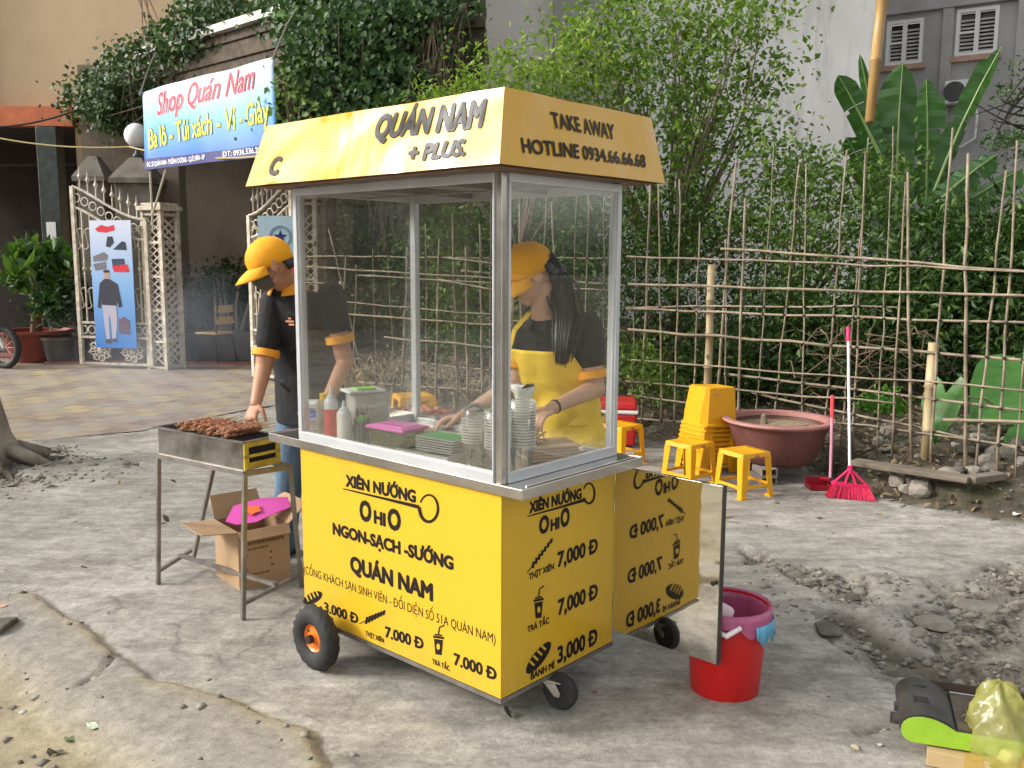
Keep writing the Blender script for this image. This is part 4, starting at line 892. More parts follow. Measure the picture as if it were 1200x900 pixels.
# taro at the fence foot, right
taro = thing('taro_plant', 'taro plant with huge heart shaped leaves behind the fence at right', 'taro plant', (3.85, 6.6, .2)); tarm = flatleaf('taro leaf', (.09, .24, .05), .3, .35)
def heart(mb, c, tip, w_, n_):
    c, tip, n_ = Vector(c), Vector(tip), Vector(n_).normalized(); d = tip-c; s = d.cross(n_).normalized(); L = d.length; o = []
    prof = [(-.28, .30), (-.36, .55), (-.25, .85), (0, 1.0), (.25, .9), (.5, .68), (.75, .36), (.9, .15), (1, 0)]
    mid = [(-.02 if t < 0 else t) for t, _ in prof]
    for sg in (-1, 1):
        a = []; 
        for (t, q), m_ in zip(prof, mid):
            for k in (0, .5, 1): a.append(c+d*(m_+(t-m_)*k)+s*sg*w_*q*k+n_*(.10*k*k*w_ - .25*max(0, t)*L*max(0, t)*.5)+n_*.02*math.sin(t*9)*k)
        mb.add(a, [(i*3+k, i*3+k+1, i*3+4+k, i*3+3+k) if sg > 0 else (i*3+3+k, i*3+4+k, i*3+k+1, i*3+k) for i in range(8) for k in (0, 1)])
for i, (cx, cy, tx, ty, d, w_, nv) in enumerate([(1195, 455, 1137, 492, 6.6, .34, (-.1, -.75, .75)), (1108, 462, 1093, 520, 6.1, .15, (-.8, -.6, .3)), (1215, 520, 1180, 560, 6.2, .2, (-.2, -.6, .7)), (1165, 560, 1150, 585, 5.95, .10, (-.1, -.5, .8)), (1180, 535, 1150, 545, 6.0, .10, (-.1, -.5, .8)), (1225, 430, 1205, 470, 6.9, .2, (-.3, -.8, .4))]):
    q = MB(); c = at(cx, cy, d); heart(q, c, at(tx, ty, d-.15), w_, nv); lf = wbuild(q, 'leaf', tarm, taro, smooth=True)
    wbuild(MB().tube([(3.85+.05*i, 6.6, .2), ((3.85+c.x)/2, (6.6+c.y)/2+.1, c.z*.7+.1), c], [.014, .011, .007], 6), 'stalk', ribm, taro)
plant('weed_clump', 'small fern like weed clump between the fence rails right of the broom', 'weed', [B(1035, 472, 6.6, .14, 1, .06)], 260, .06, leafmat('fern', (.05, .16, .02), (.1, .25, .03)), (at(1035, 490, 6.6).x, 6.6, .22), .006, 31, .05, 10, 8)
plant('weed_clump', 'low pale weeds on the mossy bank face at the right edge', 'weed', [B(1150, 582, 5.5, .12, 1, .05), B(1175, 590, 5.4, .1, 1, .04)], 240, .05, leafmat('pale weed', (.07, .16, .05), (.13, .24, .08)), (at(1160, 592, 5.45).x, 5.45, .08), .004, 32, .05, 10, 6)
plant('weed_clump', 'tiny green sprout growing out of the broken concrete', 'weed', [B(1095, 697, 4.12, .045, 1, .02)], 70, .04, leafmat('sprout', (.2, .3, .06), (.32, .42, .12)), (at(1095, 702, 4.12).x, 4.12, -.03), .003, 33, .02, 6, 5, False)
# hanging vine at the right edge
hv = thing('hanging_vine', 'dark twisted vine with leaves hanging in at the upper right edge', 'vine', at(1215, 120, 7.6)); w = MB(); rng = random.Random(5)
for k in range(9):
    a = at(1235, 60+k*12, 7.6); m1 = at(1190+k*2, 90+k*9, 7.5); e = at(1150+rng.uniform(-8, 25), 122+rng.uniform(-12, 40), 7.4); w.tube([a*(1-t)**2+m1*2*t*(1-t)+e*t*t for t in [i/7 for i in range(8)]], [.016*(1-i/9) for i in range(8)], 5)
wbuild(w, 'stems', mat('dark vine', (.04, .03, .025), .8), hv)
P, c = clump_points([B(1185, 160, 7.5, .22, 1, .08), B(1215, 100, 7.5, .3, 1, .25), B(1230, 170, 7.5, .3, 1, .2)], 900, .07, 12, 41); leafmesh('leaves', P-np.array(hv.location), .05, tl_dark, hv, .35)
# dead branches inside the plot
w = MB(); rng = random.Random(9)
for k in range(70):
    cx = rng.uniform(930, 1085); cy = rng.uniform(385, 470); a = at(cx, cy, rng.uniform(6.9, 7.8)); d_ = V(rng.uniform(-.5, .5), rng.uniform(-.2, .2), rng.uniform(-.25, .3)); w.tube([a, a+d_*.5+V(0, 0, .06), a+d_], [.005, .004, .002], 4)
single('brush_pile', w, mat('dry brush', (.26, .18, .12), .8), 'pile of dry tangled branches inside the fence', 'brush pile')
# left trunk with roots; the crown is above the frame
tp = V(-3.86, 6.55, 0); tt = thing('street_tree', 'thick grey tree trunk with flaring roots at the left edge', 'tree', tp)
rngs = [.30, .23, .18, .16, .155, .15, .14]; q = []
for i, (z, r) in enumerate(zip((-.05, .08, .22, .45, .8, 1.6, 2.8), rngs)):
    c = V(-.10*z-.05*z*z, .02*z, z); q.append([c+V(math.cos(a)*r*(1+(.22/(1+z*7))*math.sin(a*5+.5)+.05*math.sin(a*3+z*3)), math.sin(a)*r*(1+(.22/(1+z*7))*math.sin(a*5+.5)), 0) for a in [j*2*math.pi/28 for j in range(28)]])
w = MB().loft(q)
for a, L in ((-.1, .45), (-.9, .38), (-1.8, .35), (.5, .35)):
    w.tube([(math.cos(a)*.2, math.sin(a)*.2, .10), (math.cos(a)*.40, math.sin(a)*.42, .03), (math.cos(a+.15)*L, math.sin(a+.15)*L, -.01), (math.cos(a+.1)*(L+.3), math.sin(a+.1)*(L+.3), -.04)], [.06, .045, .025, .010], 8)
w.build('trunk', mat('grey brown bark', (.15, .12, .09), .9, col2=(.30, .26, .20), vscale=9, bump=1, bscale=22, vdetail=9, stretch=(1, 1, .25)), tt, smooth=True)
P, c = clump_points([(-1.9, 1.2, 5.2, 1.2, 1.2, .8, 1), (-2.6, .5, 5.6, 1, 1, .7, 1)], 5000, .2, 20, 51); leafmesh('crown', P, .09, tl_mid, tt, .5)
w = MB(); branches(w, V(-.67, .05, 2.75), [c[k*7] for k in range(18)], .09, random.Random(3)); w.build('branches', barkm, tt)

# ================================================================== BANK, STONES, LITTER
woodb = mat('weathered board', (.11, .09, .065), .9, col2=(.20, .165, .125), vscale=12, bump=.4, stretch=(.3, 1, 1))
a, b_, c_ = G(1000, 541, .19), G(1137, 562, .19), G(1174, 557, .2)
single('edge_board', MB().beam(a, b_, .12, .035).beam(b_, c_, .08, .045), woodb, 'grey weathered board lying along the top of the mossy bank', 'board', bevel=.008)
def stone_mb(r, seed, flat=.5, n=2):
    bm = bmesh.new(); bmesh.ops.create_icosphere(bm, subdivisions=n, radius=r); rg = random.Random(seed)
    dirs = [(Vector((rg.gauss(0, 1), rg.gauss(0, 1), rg.gauss(0, 1))).normalized(), r*rg.uniform(.55, .9)) for _ in range(9)]
    for v in bm.verts:
        for d, k in dirs:
            e = v.co.dot(d)-k
            if e > 0: v.co -= d*e
        v.co.z *= flat
    zmin = min(v.co.z for v in bm.verts); q = MB(); q.v = [(v.co.x, v.co.y, v.co.z-zmin*.7) for v in bm.verts]; q.f = [tuple(v.index for v in f.verts) for f in bm.faces]; bm.free(); return q
stm = mat('broken concrete', (.17, .15, .12), .9, col2=(.34, .31, .26), vscale=9, bump=.4, vdetail=8)
lst = mat('mossy stone', (.07, .065, .05), .9, col2=(.17, .155, .125), vscale=10, bump=.4, vdetail=8)
def gz(x, y):
    return float(ground_h(np.array([[x]]), np.array([[y]]))[0][0, 0])
spec = [(1095, 725, .085, 'flat pale slab of broken concrete in the middle of the rubble'), (1075, 748, .035, 'small grey chunk below the pale flat slab in the rubble'), (972, 740, .07, 'mossy flattish chunk at the near edge of the rubble beside the dark groove'), (1000, 700, .05, 'dark upright chunk behind the mossy one in the rubble'),
        (1063, 785, .085, 'roundish greenish stone touching the back of the gas stove'), (1146, 706, .10, 'broken flat slab between cracks at the right edge'), (935, 672, .04, 'small chunk at the far tip of the rubble behind the bucket'), (0, 735, .09, 'dark rough stone cut by the left edge on the old kerb')]
for i, (px, py, r, lb) in enumerate(spec):
    p = G(px, py); single('concrete_chunk', stone_mb(r, i+3, .3 if i not in (1, 3) else .55, 3), stm if i not in (4, 2, 3, 7) else lst, lb, 'stone', (0, 0, 0), 'loose stones on the broken ground').location = (p.x, p.y, gz(p.x, p.y)-.01)
# stones on the bank behind the fence
protos = [stone_mb(.07, 30+k, .7).build('bank_stone', lst if k % 2 else stm) for k in range(4)]
rg = random.Random(4); k = 0
for p_ in protos: tag(p_, 'grey brown rubble stone lying on the bank at the fence foot', 'stone', 'rubble stones on the bank')
for i in range(90):
    px = rg.uniform(900, 1200); d = rg.uniform(.0, 1.0); py = rg.uniform(505, 552); p = G(px, py, .2)
    if p.x < 2.35 or p.y < 5.62-(p.x-2.2)*.52+.13: continue
    o = protos[i] if i < 4 else protos[i % 4].copy()
    if i >= 4: C.objects.link(o)
    o.location = (p.x, p.y, gz(p.x, p.y)-.015); o.rotation_euler = (rg.uniform(-.3, .3), rg.uniform(-.3, .3), rg.uniform(0, 6)); s = rg.uniform(.4, 1.5); o.scale = (s, s*rg.uniform(.6, 1), s*rg.uniform(.5, 1))
# gravel, crumbs: one uncountable mass
def scatter(name, pts, smin, smax, m, seed, kind='stuff', flat=.5):
    g = np.random.default_rng(seed); n = len(pts); base = np.array([(1, 0, 0), (-1, 0, 0), (0, 1, 0), (0, -1, 0), (0, 0, 1), (0, 0, -1)], float)
    tri = np.array([(0, 2, 4), (2, 1, 4), (1, 3, 4), (3, 0, 4), (2, 0, 5), (1, 2, 5), (3, 1, 5), (0, 3, 5)])
    s = (smin+(smax-smin)*g.random(n)**3)[:, None, None]; jit = base[None]*(1+g.uniform(-.45, .3, (n, 6, 1)))+g.normal(size=(n, 6, 3))*.12
    jit[:, :, 2] *= flat; a = g.random(n)*6.28; c, s_ = np.cos(a), np.sin(a); x = jit[:, :, 0]*c[:, None]-jit[:, :, 1]*s_[:, None]; y = jit[:, :, 0]*s_[:, None]+jit[:, :, 1]*c[:, None]; jit[:, :, 0], jit[:, :, 1] = x, y
    co = (jit*s+np.asarray(pts)[:, None, :]).reshape(-1, 3); f = (tri[None]+np.arange(n)[:, None, None]*6).reshape(-1, 3)
    me = bpy.data.meshes.new(name); me.vertices.add(len(co)); me.vertices.foreach_set('co', co.ravel()); me.loops.add(f.size); me.loops.foreach_set('vertex_index', f.ravel().astype(np.int32)); me.polygons.add(len(f))
    me.polygons.foreach_set('loop_start', np.arange(len(f), dtype=np.int32)*3); me.polygons.foreach_set('loop_total', np.full(len(f), 3, np.int32)); me.update()
    return tag(link(name, me, m), kind=kind)
g = np.random.default_rng(12); N = 150000; xs = g.uniform(-5, 4.2, N); ys = g.uniform(2.2, 8.5, N); hh, zz = ground_h(xs[None], ys[None]); hh = hh[0]; zz = zz[0]
pr = zz[:, 1]*.85*(vnoise(xs*5, ys*5, 9) > .3)+zz[:, 0]*.08+.0012+zz[:, 2]*.012+np.where(zz[:, 3] > .3, .10, 0)
ok = (g.random(N) < pr) & ~inside(xs, ys, PATIO); pts = np.stack([xs, ys, hh+.001], 1)[ok]
gravm = leafmat('gravel', (.10, .09, .075), (.30, .28, .24), (.42, .40, .36), .9, 0.0)
scatter('gravel', pts, .003, .026, gravm, 2)
sel = (g.random(N) < zz[:, 1]*.07) & ~inside(xs, ys, PATIO); pts = np.stack([xs, ys, hh+.002], 1)[sel]
scatter('rubble', pts, .012, .055, stm, 3, flat=.55)
# dead leaves, one uncountable mass
deadm = leafmat('dead leaves', (.10, .065, .035), (.30, .22, .12), (.42, .35, .20), .8, .1)
N = 40000; xs = g.uniform(-2.6, 5.0, N); ys = g.uniform(4, 12.5, N); hh, zz = ground_h(xs[None], ys[None]); hh = hh[0]; zz = zz[0]
ok = (g.random(N) < np.where(zz[:, 3] > .2, .33, .004)*(.4+vnoise(xs*2, ys*2, 3))) & ~inside(xs, ys, PATIO)
P = np.stack([xs, ys, hh+.012+.02*g.random(N)], 1)[ok]; tag(leafmesh('leaf_litter', P, .06, deadm, None, .45, 1.2, 61), kind='stuff')
w = MB(); rng = random.Random(31)
for k in range(700):
    px = rng.uniform(370, 620); py = rng.uniform(432, 478); p = G(px, py, .15); a = rng.uniform(0, 6.28); L = rng.uniform(.08, .3)
    if inside(np.array([p.x]), np.array([p.y]), BANKPOLY)[0]: z = gz(p.x, p.y); w.tube([(p.x, p.y, z+.02), (p.x+math.cos(a)*L*.5, p.y+math.sin(a)*L*.5, z+.05+rng.uniform(0, .1)), (p.x+math.cos(a)*L, p.y+math.sin(a)*L, z+.03+rng.uniform(0, .14))], .004, 3)
tag(w.build('dry_twig_litter', mat('dry litter', (.36, .29, .18), .9)), kind='stuff')
# single leaves and scraps on the concrete
def scrap(px, py, size, col, label, cat='leaf', seed=1, curl=.3, n_=5):
    rg = random.Random(seed); p = G(px, py); z = gz(p.x, p.y); q = MB(); n = 9
    pts = []; 
    for i in range(n):
        a = i*2*math.pi/n; r = size*rg.uniform(.55, 1); pts.append((math.cos(a)*r, math.sin(a)*r*.6, size*curl*rg.uniform(.05, 1)))
    q.add([(0, 0, .004)]+pts, [(0, i+1, (i+1) % n+1) for i in range(n)]); o = q.build('fallen_leaf' if cat == 'leaf' else 'paper_scrap', mat(cat+' %d' % seed, col, .6, var=.2, vscale=40)); o.location = (p.x, p.y, z+.003); o.rotation_euler = (0, 0, rg.uniform(0, 6)); tag(o, label, cat)
scrap(80, 853, .032, (.10, .16, .06), 'green leaf on the dirt at lower left, nearer the pale one', seed=1); scrap(108, 845, .032, (.50, .56, .40), 'whitish green leaf on the edge of the old kerb', seed=2)
scrap(62, 866, .034, (.09, .07, .04), 'dark brown curled leaf lying left of the green one', seed=3, curl=.6); scrap(178, 897, .03, (.08, .13, .05), 'green leaf cut by the bottom edge', seed=4)
scrap(596, 840, .030, (.10, .085, .05), 'olive brown leaf on the concrete under the cart corner', seed=5, curl=.9); scrap(1002, 878, .024, (.5, .45, .28), 'pale yellow leaf on the concrete near the gas stove', seed=6)
scrap(1032, 873, .016, (.5, .5, .46), 'tiny white scrap next to the stove', 'scrap', 7); scrap(4, 712, .03, (.6, .35, .25), 'orange white wrapper scrap on the left kerb', 'scrap', 8)
scrap(697, 812, .016, (.5, .12, .08), 'small reddish butt on the ground right of the front caster', 'scrap', 9); scrap(910, 590, .03, (.2, .15, .09), 'brown leaf on the concrete right of the front stool', seed=10)
scrap(960, 608, .03, (.16, .12, .08), 'dark leaf lying alone on the pale concrete', seed=11); scrap(1043, 588, .035, (.35, .33, .12), 'yellow green leaf right of the broom bristles', seed=12)
scrap(1190, 608, .05, (.6, .6, .57), 'crumpled white paper at the foot of the bank', 'scrap', 13)
# ================================================================== CART
CY = math.atan2(.7446, .6675); N0 = V(-.0312, 2.712, 0)
CA = V(math.cos(CY), math.sin(CY), 0); CB = V(-math.sin(CY), math.cos(CY), 0); Zc = V(0, 0, 1)
CL, CW, ZB, ZC, ZT = 1.038, .595, .124, .789, 1.754
def cl(x, y, z=0): return N0+CA*x+CB*y+Zc*z     # x across the right face, y along the long face
cart = thing('food_cart', 'yellow street food cart with glass case, stainless counter and printed prices', 'food cart', N0, CY)
yellow = mat('yellow vinyl', (.66, .405, .022), .28, spec=.5, bump=.25, bscale=5, coat=.25)
def dirty(m):      # splashed dirt low on the panels and faint grime
    n = m.node_tree.nodes; l = m.node_tree.links; b = n['Principled BSDF']; tc = n.new('ShaderNodeTexCoord'); sp = n.new('ShaderNodeSeparateXYZ'); l.new(tc.outputs['Object'], sp.inputs[0])
    mr = n.new('ShaderNodeMapRange'); mr.inputs[1].default_value = .125; mr.inputs[2].default_value = .26; mr.inputs[3].default_value = .30; mr.inputs[4].default_value = 0; l.new(sp.outputs['Z'], mr.inputs[0])
    t = n.new('ShaderNodeTexNoise'); t.inputs['Scale'].default_value = 22; t.inputs['Detail'].default_value = 9; t.inputs['Roughness'].default_value = .75; l.new(tc.outputs['Object'], t.inputs[0])
    r = n.new('ShaderNodeMapRange'); r.inputs[1].default_value = .62; r.inputs[2].default_value = .30; l.new(t.outputs[0], r.inputs[0]); a = n.new('ShaderNodeMath'); a.operation = 'MULTIPLY'; l.new(mr.outputs[0], a.inputs[0]); l.new(r.outputs[0], a.inputs[1])
    t2 = n.new('ShaderNodeTexNoise'); t2.inputs['Scale'].default_value = 6; t2.inputs['Detail'].default_value = 10; l.new(tc.outputs['Object'], t2.inputs[0]); r2 = n.new('ShaderNodeMapRange'); r2.inputs[1].default_value = .58; r2.inputs[2].default_value = .75; r2.inputs[4].default_value = .16; l.new(t2.outputs[0], r2.inputs[0])
    a2 = n.new('ShaderNodeMath'); a2.operation = 'MAXIMUM'; l.new(a.outputs[0], a2.inputs[0]); l.new(r2.outputs[0], a2.inputs[1])
    x = n.new('ShaderNodeMix'); x.data_type = 'RGBA'; c = tuple(b.inputs['Base Color'].default_value); x.inputs[6].default_value = c; x.inputs[7].default_value = (.24, .17, .07, 1); l.new(a2.outputs[0], x.inputs[0]); l.new(x.outputs[2], b.inputs['Base Color'])
dirty(yellow)
cany = mat('yellow banner cloth', (.60, .325, .010), .11, spec=.7)
blackp = mat('black print', (.014, .011, .010), .5, spec=.25); blackc = mat('black canopy print', (.014, .011, .010), .35, spec=.22)
def canopy_bump(m, s=.6):
    n = m.node_tree.nodes; l = m.node_tree.links; tc = n.new('ShaderNodeTexCoord'); t = n.new('ShaderNodeTexNoise'); t.inputs['Scale'].default_value = 2.2; t.inputs['Detail'].default_value = 2.0; t.inputs['Distortion'].default_value = .8
    l.new(tc.outputs['Object'], t.inputs[0]); u = n.new('ShaderNodeBump'); u.inputs['Strength'].default_value = s; u.inputs['Distance'].default_value = .05; l.new(t.outputs['Fac'], u.inputs['Height']); l.new(u.outputs[0], n['Principled BSDF'].inputs['Normal']); l.new(u.outputs[0], n['Principled BSDF'].inputs['Coat Normal'])
canopy_bump(cany); canopy_bump(blackc)
steel = mat('brushed stainless', (.55, .52, .48), .24, .95, var=.2, vscale=4, bump=.03, bscale=120); alu = mat('white aluminium profile', (.58, .59, .60), .35, .35, var=.06, vscale=6)
steeld = mat('dull steel', (.30, .285, .27), .42, .85, var=.2, vscale=9)
mirror = mat('mirror stainless', (.72, .69, .62), .035, 1.0, bump=.10, bscale=3.2)
glass = glassmat('case glass', (.965, .975, .965), .012, .005, .36); glass2 = glassmat('clear glass', (.985, .99, .985), .008, .0, .22)  # front pane's haze is a pale veil mixed in for reflections
# cabinet
cab = MB().lo((.004, .004, ZB), (CW-.004, CL-.004, ZC-.002)).build('cabinet', mat('cabinet steel', (.25, .24, .23), .5, .6), cart)
lp_ = MB().lo((-.001, -.001, ZB+.002), (.0035, CL, ZC-.004)).build('front_panel', yellow, cart)
sp_ = MB().lo((.0040, -.0015, ZB+.002), (CW, .0035, ZC-.004)).build('side_panel', yellow, cart)
MB().lo((.004, CL-.0035, ZB), (CW, CL+.001, ZC-.004)).build('side_panel', yellow, cart)
MB().lo((-.004, -.004, ZB-.014), (CW+.004, CL+.004, ZB)).build('bottom_rim', steeld, cart)
# counter slab with rims: sticks out at both ends
CO = ZC+.018
w = MB().lo((-.012, -.095, CO), (CW+.02, CL+.185, CO+.010)); w.lo((-.016, -.098, CO-.018), (-.0125, CL+.188, CO+.014)); w.lo((-.016, -.1015, CO-.018), (CW+.024, -.098, CO+.016)).lo((-.016, CL+.1885, CO-.018), (CW+.024, CL+.192, CO+.014)).lo((CW+.0205, -.098, CO-.018), (CW+.024, CL+.188, CO+.014))
w.lo((.02, -.086, CO+.0105), (CW, -.080, CO+.018)).lo((.0, .0, ZC-.001), (CW, CL, CO-.001))
w.build('counter', steel, cart, bevel=.0015)
# posts and profiles
p_ = .026
ps = MB()
for x, y in ((0, 0), (CW-p_, 0), (0, CL-p_), (CW-p_, CL-p_)):
    MB().lo((x, y, CO+.0105), (x+p_, y+p_, ZT)).build('corner_post', steel if (x, y) == (0, 0) else alu, cart, bevel=.002)
def frame(name, a0, a1, fixed, axis_, z0, z1, t=.026, d=.012, m=alu, st=.8):
    q = MB()
    def B_(u0, u1, zz0, zz1):
        if axis_ == 'y': q.lo((fixed, u0, zz0), (fixed+d, u1, zz1))
        else: q.lo((u0, fixed, zz0), (u1, fixed+d, zz1))
    B_(a0, a1, z0, z0+t*1.3); B_(a0, a1, z1-t, z1); B_(a0, a0+t*st, z0+t*1.3, z1-t); B_(a1-t*.8, a1, z0+t*1.3, z1-t)
    q.build(name, m, cart, bevel=.0015)
z0, z1 = CO+.011, ZT-.002
frame('front_sash', p_+.001, CL-.0005, -.008, 'y', z0, z1, st=.2); frame('side_sash', p_+.001, CW-.0005, -.008, 'x', z0, z1, st=.2); frame('side_sash', .002, CW-.002, CL+.0005, 'x', z0, z1, .022, .010)
# frame of back: rails at the top only, and mid rails
MB().lo((p_+.001, CW*0, 0), (p_+.002, .001, .001)) ; MB().lo((CW-p_+.002, p_+.001, ZT-.03), (CW-.002, CL-p_-.001, ZT-.002)).lo((CW-p_+.002, p_+.001, CO+.0105), (CW-.002, CL-p_-.001, CO+.025)).build('back_rail', alu, cart)
MB().lo((-.001, .032, z0+.03), (.003, CL-.02, z1-.022)).build('front_pane', glass, cart); MB().lo((.032, -.001, z0+.03), (CW-.02, .003, z1-.022)).build('side_pane', glass2, cart); MB().lo((.02, CL+.003, z0+.03), (CW-.02, CL+.007, z1-.022)).build('side_pane', glass2, cart)
# ceiling frame
w = MB().lo((-.02, -.02, ZT+.0015), (CW+.02, CL+.02, ZT+.012)); 
for y in (.30, .68): w.lo((.03, y, ZT-.022), (CW-.03, y+.03, ZT-.0))
w.lo((.28, .04, ZT-.026), (.31, CL-.04, ZT-.0225)).build('ceiling', steeld, cart)
# canopy: inverted truncated pyramid of printed cloth over a frame
bx0, bx1, by0, by1, cz0 = -.12, .715, -.10, 1.165, 1.760
tx0, tx1, ty0, ty1, cz1 = -.052, .688, -.055, 1.122, 1.978
def wr(u, v, s=0): return (.0035*math.sin(u*9+v*5+s)+.002*math.sin(u*15-v*5+s*2))*min(1, 5*min(u, 1-u)+.1)*(1 if 0 < v < 1 else .4)
def side(c00, c10, c11, c01, s):
    c00, c10, c11, c01 = map(Vector, (c00, c10, c11, c01)); n_ = (c10-c00).cross(c01-c00).normalized(); return lambda u, v: (c00*(1-u)+c10*u)*(1-v)+(c01*(1-u)+c11*u)*v+n_*wr(u, v, s)
cb = [(bx0, by1, cz0), (bx0, by0, cz0), (bx1, by0, cz0), (bx1, by1, cz0)]; ct = [(tx0, ty1, cz1), (tx0, ty0, cz1), (tx1, ty0, cz1), (tx1, ty1, cz1)]
w = MB(); sides = []
for i in range(4):
    j = (i+1) % 4; f = side(cb[i], cb[j], ct[j], ct[i], [0, 2.1, 4, 5][i]); sides.append(f); w.grid(f, 41, 9)
w.add([ct[0], ct[1], ct[2], ct[3]], [(0, 1, 2, 3)])
canopy = w.build('canopy', cany, cart, smooth='auto')
MB().lo((bx0+.02, by0+.02, cz0-.004), (bx1-.02, by1-.02, cz0+.01)).build('canopy_frame', mat('rusty frame', (.16, .09, .05), .6, .4, var=.3, vscale=12), cart)
# ---- lettering
def face_long(px, py): p = on_plane(px, py, N0, -CA)-N0; return (-p.dot(CB), p.z)
def face_right(px, py): p = on_plane(px, py, N0, -CB)-N0; return (p.dot(CA), p.z)
def line(mb, which, body, p0, p1, cap, weight=.03, spacing=1):
    fn = face_long if which == 'L' else face_right; a, b_ = fn(*p0), fn(*p1)
    c = fn(p0[0], p0[1]-cap)[1]-a[1]
    o, U_, n_ = ((V(-.001, 0, 0), V(0, -1, 0), V(-1, 0, 0)) if which == 'L' else (V(0, -.0015, 0), V(1, 0, 0), V(0, -1, 0)))
    text_on(mb, body, a, b_, c, o, U_, Zc, n_, weight, 0, .0008, None, spacing, abs(a[1]-b_[1]) < .004)
def polyon(mb, which, pts, lift=.0012):
    fn = face_long if which == 'L' else face_right
    if which == 'L': q = [V(-.001-lift, -fn(*p)[0], fn(*p)[1]) for p in pts]
    else: q = [V(fn(*p)[0], -.0015-lift, fn(*p)[1]) for p in pts]
    mb.add(q, [tuple(range(len(q)))])
def stroke(mb, which, pts, ws, lift=.0014):
    for i in range(len(pts)-1):
        (x0, y0), (x1, y1) = pts[i], pts[i+1]; w0, w1 = ws[i], ws[i+1]; L = math.hypot(x1-x0, y1-y0) or 1; nx_, ny_ = -(y1-y0)/L, (x1-x0)/L
        polyon(mb, which, [(x0+nx_*w0, y0+ny_*w0), (x1+nx_*w1, y1+ny_*w1), (x1-nx_*w1, y1-ny_*w1), (x0-nx_*w0, y0-ny_*w0)], lift+i*.000004)
def bread(mb, which, c, a, b_, ang):
    P_ = []
    for i in range(24):
        t = 2*math.pi*i/24; x, y = a*math.cos(t), b_*math.sin(t); P_.append((c[0]+x*math.cos(ang)-y*math.sin(ang), c[1]+x*math.sin(ang)+y*math.cos(ang)))
    polyon(mb, which, P_)
def cuts(mb, which, c, a, b_, ang, k=4):
    for i in range(k):
        x = (-.55+i*.36)*a; q = [(x, b_*.15), (x+a*.03, -b_*.95), (x+a*.17, -b_*1.0), (x+a*.12, b_*.15)]
        polyon(mb, which, [(c[0]+u*math.cos(ang)-v*math.sin(ang), c[1]+u*math.sin(ang)+v*math.cos(ang)) for u, v in q], .002)
def skew(mb, which, a, b_, n=8, hw=4.2, hl=1.9, tail=.25):
    dx, dy = b_[0]-a[0], b_[1]-a[1]
    for i in range(n):
        t = (i+.5)/n; x, y = a[0]+dx*t, a[1]+dy*t; s = 1-.05*i
        polyon(mb, which, [(x-hl-.6, y+hw*s), (x+hl-.9, y+hw*s), (x+hl+.6, y-hw*s), (x-hl+.9, y-hw*s)])
    stroke(mb, which, [(a[0]-dx*tail, a[1]-dy*tail), (a[0]+dx*.1, a[1]+dy*.1)], [.5, .5])
def cup(mb, hole, which, x, y, h, w_, sk=0):
    f = lambda u, v: (x+u*w_, y+v*h+u*w_*sk)
    polyon(mb, which, [f(-.42, .5), f(.42, .5), f(.62, -.12), f(-.62, -.12)]); polyon(mb, which, [f(-.75, -.16), f(.75, -.16), f(.75, -.25), f(-.75, -.25)]); polyon(mb, which, [f(-.55, -.27), f(.55, -.27), f(.5, -.33), f(-.5, -.33)])
    stroke(mb, which, [f(0, -.33), f(.15, -.62), f(.8, -.72)], [.7, .7, .7]); polyon(hole, which, [f(.24*math.cos(i*.628), .17+.13*math.sin(i*.628)) for i in range(10)], .002)
yp = yellow
L = MB(); Hy = MB()
line(L, 'L', 'XIÊN NƯỚNG', (405.5, 569), (488, 588.6), 12.6, .035)
stroke(L, 'L', [(402.5, 572.5), (440, 581.5), (475, 590), (491.5, 594)], [.6, 1.3, 1.9, 2.2])
cpts = [(503+10.8*math.cos(t), 595.5+15.8*math.sin(t)) for t in [R(205)+R(i*14) for i in range(0, 23)]]
stroke(L, 'L', cpts+[(491.5, 594)], [.9+i*.05 for i in range(len(cpts))]+[2.0])
line(L, 'L', 'O', (421.8, 608.5), (436, 611.5), 22.5, .045); line(L, 'L', 'HI', (438.5, 612.5), (452.5, 616.5), 14.5, .045); line(L, 'L', 'O', (454.5, 618.5), (470.5, 622), 23, .045)
line(L, 'L', 'NGON-SẠCH -SƯỚNG', (390.3, 625.3), (532, 667.5), 12.8, .035); line(L, 'L', 'QUÁN NAM', (410.7, 669), (508, 703.5), 17.5, .045)
line(L, 'L', '(CỔNG KHÁCH SẠN SINH VIÊN - ĐỐI DIỆN SỐ 51A QUÁN NAM)', (356.5, 671.5), (581, 754.5), 9.3, -.004)
bread(L, 'L', (367, 700.5), 12.3, 6.3, -.5); cuts(Hy, 'L', (367, 700.5), 12, 6.2, -.5)
line(L, 'L', '3.000 Đ', (380.3, 716), (420.5, 731), 10.8, .035); skew(L, 'L', (428.5, 727.5), (452, 717), 7, 4.2, 1.5, .3)
line(L, 'L', 'THỊT XIÊN', (428.7, 744.3), (450.5, 753), 5.2, .035); line(L, 'L', '7.000 Đ', (451.5, 746), (497, 761), 12.3, .035)
cup(L, Hy, 'L', 514.3, 752.5, 29, 8.5, .15); line(L, 'L', 'TRÀ TẮC', (507, 777.8), (527.7, 785.5), 5.6, .035); line(L, 'L', '7.000 Đ', (532, 778), (582.5, 797.5), 13.2, .035)
L.build('lettering', blackp, lp_); Hy.build('print_gap', yp, lp_)
L = MB(); Hy = MB()
line(L, 'R', 'XIÊN NƯỚNG', (619.5, 601), (681, 583.5), 12.3, .035)
stroke(L, 'R', [(617.5, 605), (650, 596), (675, 588.5), (683.5, 586)], [.6, 1.2, 1.7, 2]); cpts = [(689.5+6.6*math.cos(t), 578+11.8*math.sin(t)) for t in [R(205)+R(i*14) for i in range(0, 23)]]
